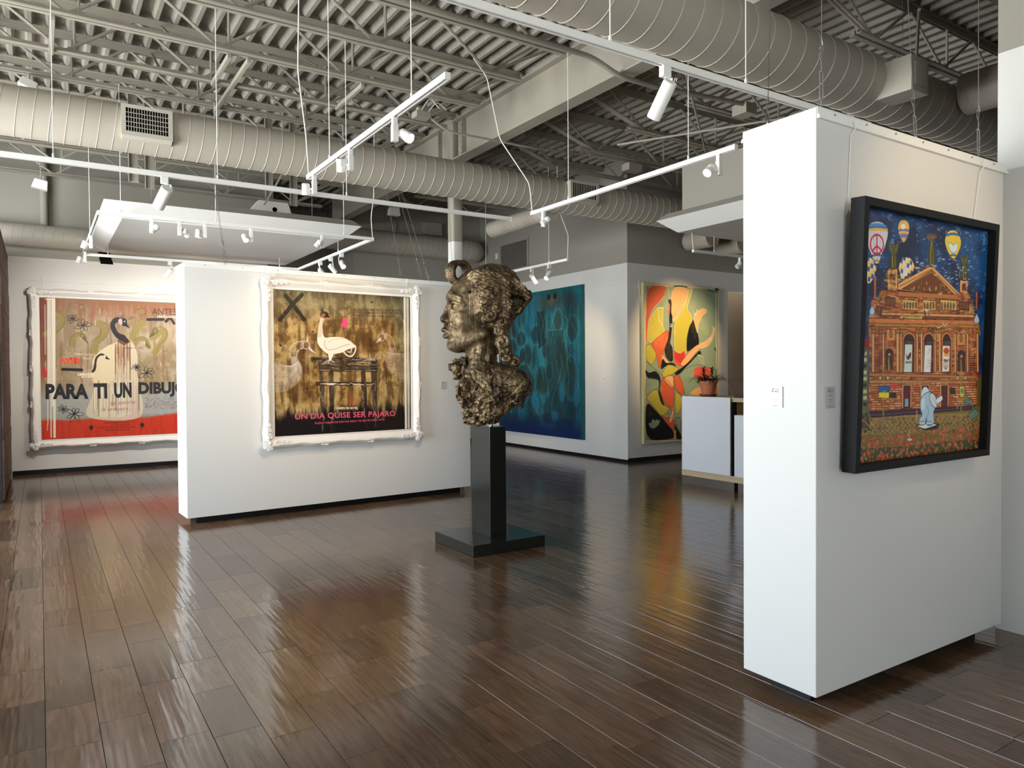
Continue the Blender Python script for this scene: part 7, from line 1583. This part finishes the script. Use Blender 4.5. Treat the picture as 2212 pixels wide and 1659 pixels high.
    hm = (1-fm)*np.clip((px_-1008)/10, 0, 1)*np.clip((720-py_)/10, 0, 1)*(1-crest); disp += hm*0.35*np.sin(pv*0.9+pu*0.3+9*n1)
    near = pd < 4
    def groove(P, wd, dp, region=None):
        D = np.full(len(px_), 99.0)
        P = spl(P, 5)
        for (x0, y0), (x1, y1) in zip(P[:-1], P[1:]):
            w_ = np.array([x1-x0, y1-y0]); L = w_@w_+1e-9; t_ = np.clip(((px_-x0)*w_[0]+(py_-y0)*w_[1])/L, 0, 1); D = np.minimum(D, np.hypot(px_-x0-t_*w_[0], py_-y0-t_*w_[1]))
        return near*dp*np.exp(-(D/wd)**2)
    for P in ([(1014, 645), (1013, 690), (1014, 712)], [(1022, 640), (1024, 690), (1026, 742)], [(980, 690), (984, 712), (990, 735), (1000, 764)], [(994, 730), (998, 752), (1004, 766)], [(1004, 742), (1024, 730), (1036, 714)], [(1014, 712), (1024, 722), (1036, 722)], [(968, 650), (974, 643), (973, 635)], [(1024, 690), (1034, 704), (1040, 716)],
              [(1050, 745), (1050, 780), (1053, 835)]): disp -= groove(P, 0.8, 0.9)
    for P in ([(1062, 838), (1066, 852), (1078, 862), (1074, 876)], [(1070, 812), (1062, 824), (1064, 838)], [(1084, 836), (1096, 820), (1106, 808)], [(1028, 846), (1034, 836), (1024, 826)], [(1022, 866), (1030, 852), (1028, 842)], [(1050, 856), (1062, 868), (1058, 884)], [(1072, 836), (1090, 842), (1108, 838)], [(1078, 864), (1094, 858), (1110, 846)], [(1004, 860), (1010, 876), (1012, 890)], [(1016, 812), (1024, 828), (1022, 842)], [(1038, 868), (1050, 874), (1064, 872)]): disp -= groove(P, 1.5, 3.4)
    rg3 = random.Random(5)
    for i in range(34):     # flowing strands over temple and crown
        y = 586+i*2.9; disp += 0.9*groove([(1014+i*0.9+rg3.uniform(-3, 3), y+14), (1028+i*0.5, y+rg3.uniform(0, 4)), (1044, y+6+rg3.uniform(-3, 3)), (1060, y-2+rg3.uniform(-3, 3)), (1078, y+5)], 1.1, 1.3)*(py_ < 692)
    F[band] -= disp.astype(np.float32)*0.9
    # ---- surface nets
    S_ = F < 0; c = np.zeros((nu-1, nv-1, nd-1), np.int8)
    for i in (0, 1):
        for j in (0, 1):
            for k in (0, 1): c += S_[i:nu-1+i, j:nv-1+j, k:nd-1+k]
    act = (c > 0) & (c < 8); idx = np.full(act.shape, -1, np.int64); A = np.argwhere(act); idx[act] = np.arange(len(A))
    pos = np.zeros((len(A), 3)); cnt = np.zeros(len(A))
    for ax_ in range(3):
        o1, o2 = [x for x in range(3) if x != ax_]
        for i in (0, 1):
            for j in (0, 1):
                p0 = A.copy(); p0[:, o1] += i; p0[:, o2] += j; p1 = p0.copy(); p1[:, ax_] += 1
                f0 = F[p0[:, 0], p0[:, 1], p0[:, 2]]; f1 = F[p1[:, 0], p1[:, 1], p1[:, 2]]; m_ = (f0 < 0) != (f1 < 0); t = np.where(m_, f0/(f0-f1+1e-12), 0)
                q = p0.astype(float); q[:, ax_] += t; pos[m_] += q[m_]; cnt[m_] += 1
    pos /= cnt[:, None]
    quads = []
    for ax_ in range(3):
        o1, o2 = (ax_+1) % 3, (ax_+2) % 3; s0 = [slice(None)]*3; s1 = [slice(None)]*3; s0[ax_] = slice(0, -1); s1[ax_] = slice(1, None)
        a, b = S_[tuple(s0)], S_[tuple(s1)]; ch = a != b; E = np.argwhere(ch); E = E[(E[:, o1] > 0) & (E[:, o2] > 0) & (E[:, o1] < idx.shape[o1]) & (E[:, o2] < idx.shape[o2])]
        fl = a[E[:, 0], E[:, 1], E[:, 2]]
        def g(i, j): q = E.copy(); q[:, o1] -= i; q[:, o2] -= j; return idx[q[:, 0], q[:, 1], q[:, 2]]
        Q = np.stack([g(0, 0), g(1, 0), g(1, 1), g(0, 1)], 1); Q[~fl] = Q[~fl][:, ::-1]; quads.append(Q)
    Q = np.concatenate(quads); Q = Q[(Q >= 0).all(1)]
    lu = U0+pos[:, 0]*h; lv = V0+pos[:, 1]*h; ld = D0+pos[:, 2]*h
    # keep only the main body of the casting
    k = 1/241.0; rt = np.array([0.8396, -0.5433, 0]); aw = np.array([0.5433, 0.8396, 0]); base = np.array([3.37, 5.61, 1.083])
    co = base+(lu[:, None]*rt+ld[:, None]*aw)*k; co[:, 2] += lv*k*0.998
    par = np.arange(len(co))
    import sys
    # drop small loose islands by label propagation
    lab = np.arange(len(co))
    for _ in range(400):
        mn = lab[Q].min(1); new = lab.copy(); np.minimum.at(new, Q.ravel(), np.repeat(mn, 4)); new = new[new]
        if (new == lab).all(): break
        lab = new
    vals, ct = np.unique(lab, return_counts=True); keepv = lab == vals[ct.argmax()]; Q = Q[keepv[Q].all(1)]; remap = np.cumsum(keepv)-1; co = co[keepv]; Q = remap[Q]
    t = thing('bronze_bust', 'large bronze bust in profile with curled hair, standing on the dark pedestal', 'sculpture', (3.37, 5.61, 1.085))
    co -= np.array([3.37, 5.61, 1.085]); me = bpy.data.meshes.new('head_and_shoulders'); me.vertices.add(len(co)); me.vertices.foreach_set('co', co.astype(np.float32).ravel())
    me.loops.add(Q.size); me.loops.foreach_set('vertex_index', Q.ravel().astype(np.int32)); me.polygons.add(len(Q)); me.polygons.foreach_set('loop_start', np.arange(0, Q.size, 4, dtype=np.int32)); me.polygons.foreach_set('loop_total', np.full(len(Q), 4, np.int32))
    me.update(calc_edges=True); me.materials.append(BRONZE); me.shade_smooth(); o = bpy.data.objects.new('head_and_shoulders', me); C.objects.link(o); o.parent = t
    print('bust verts', len(co))
bust()
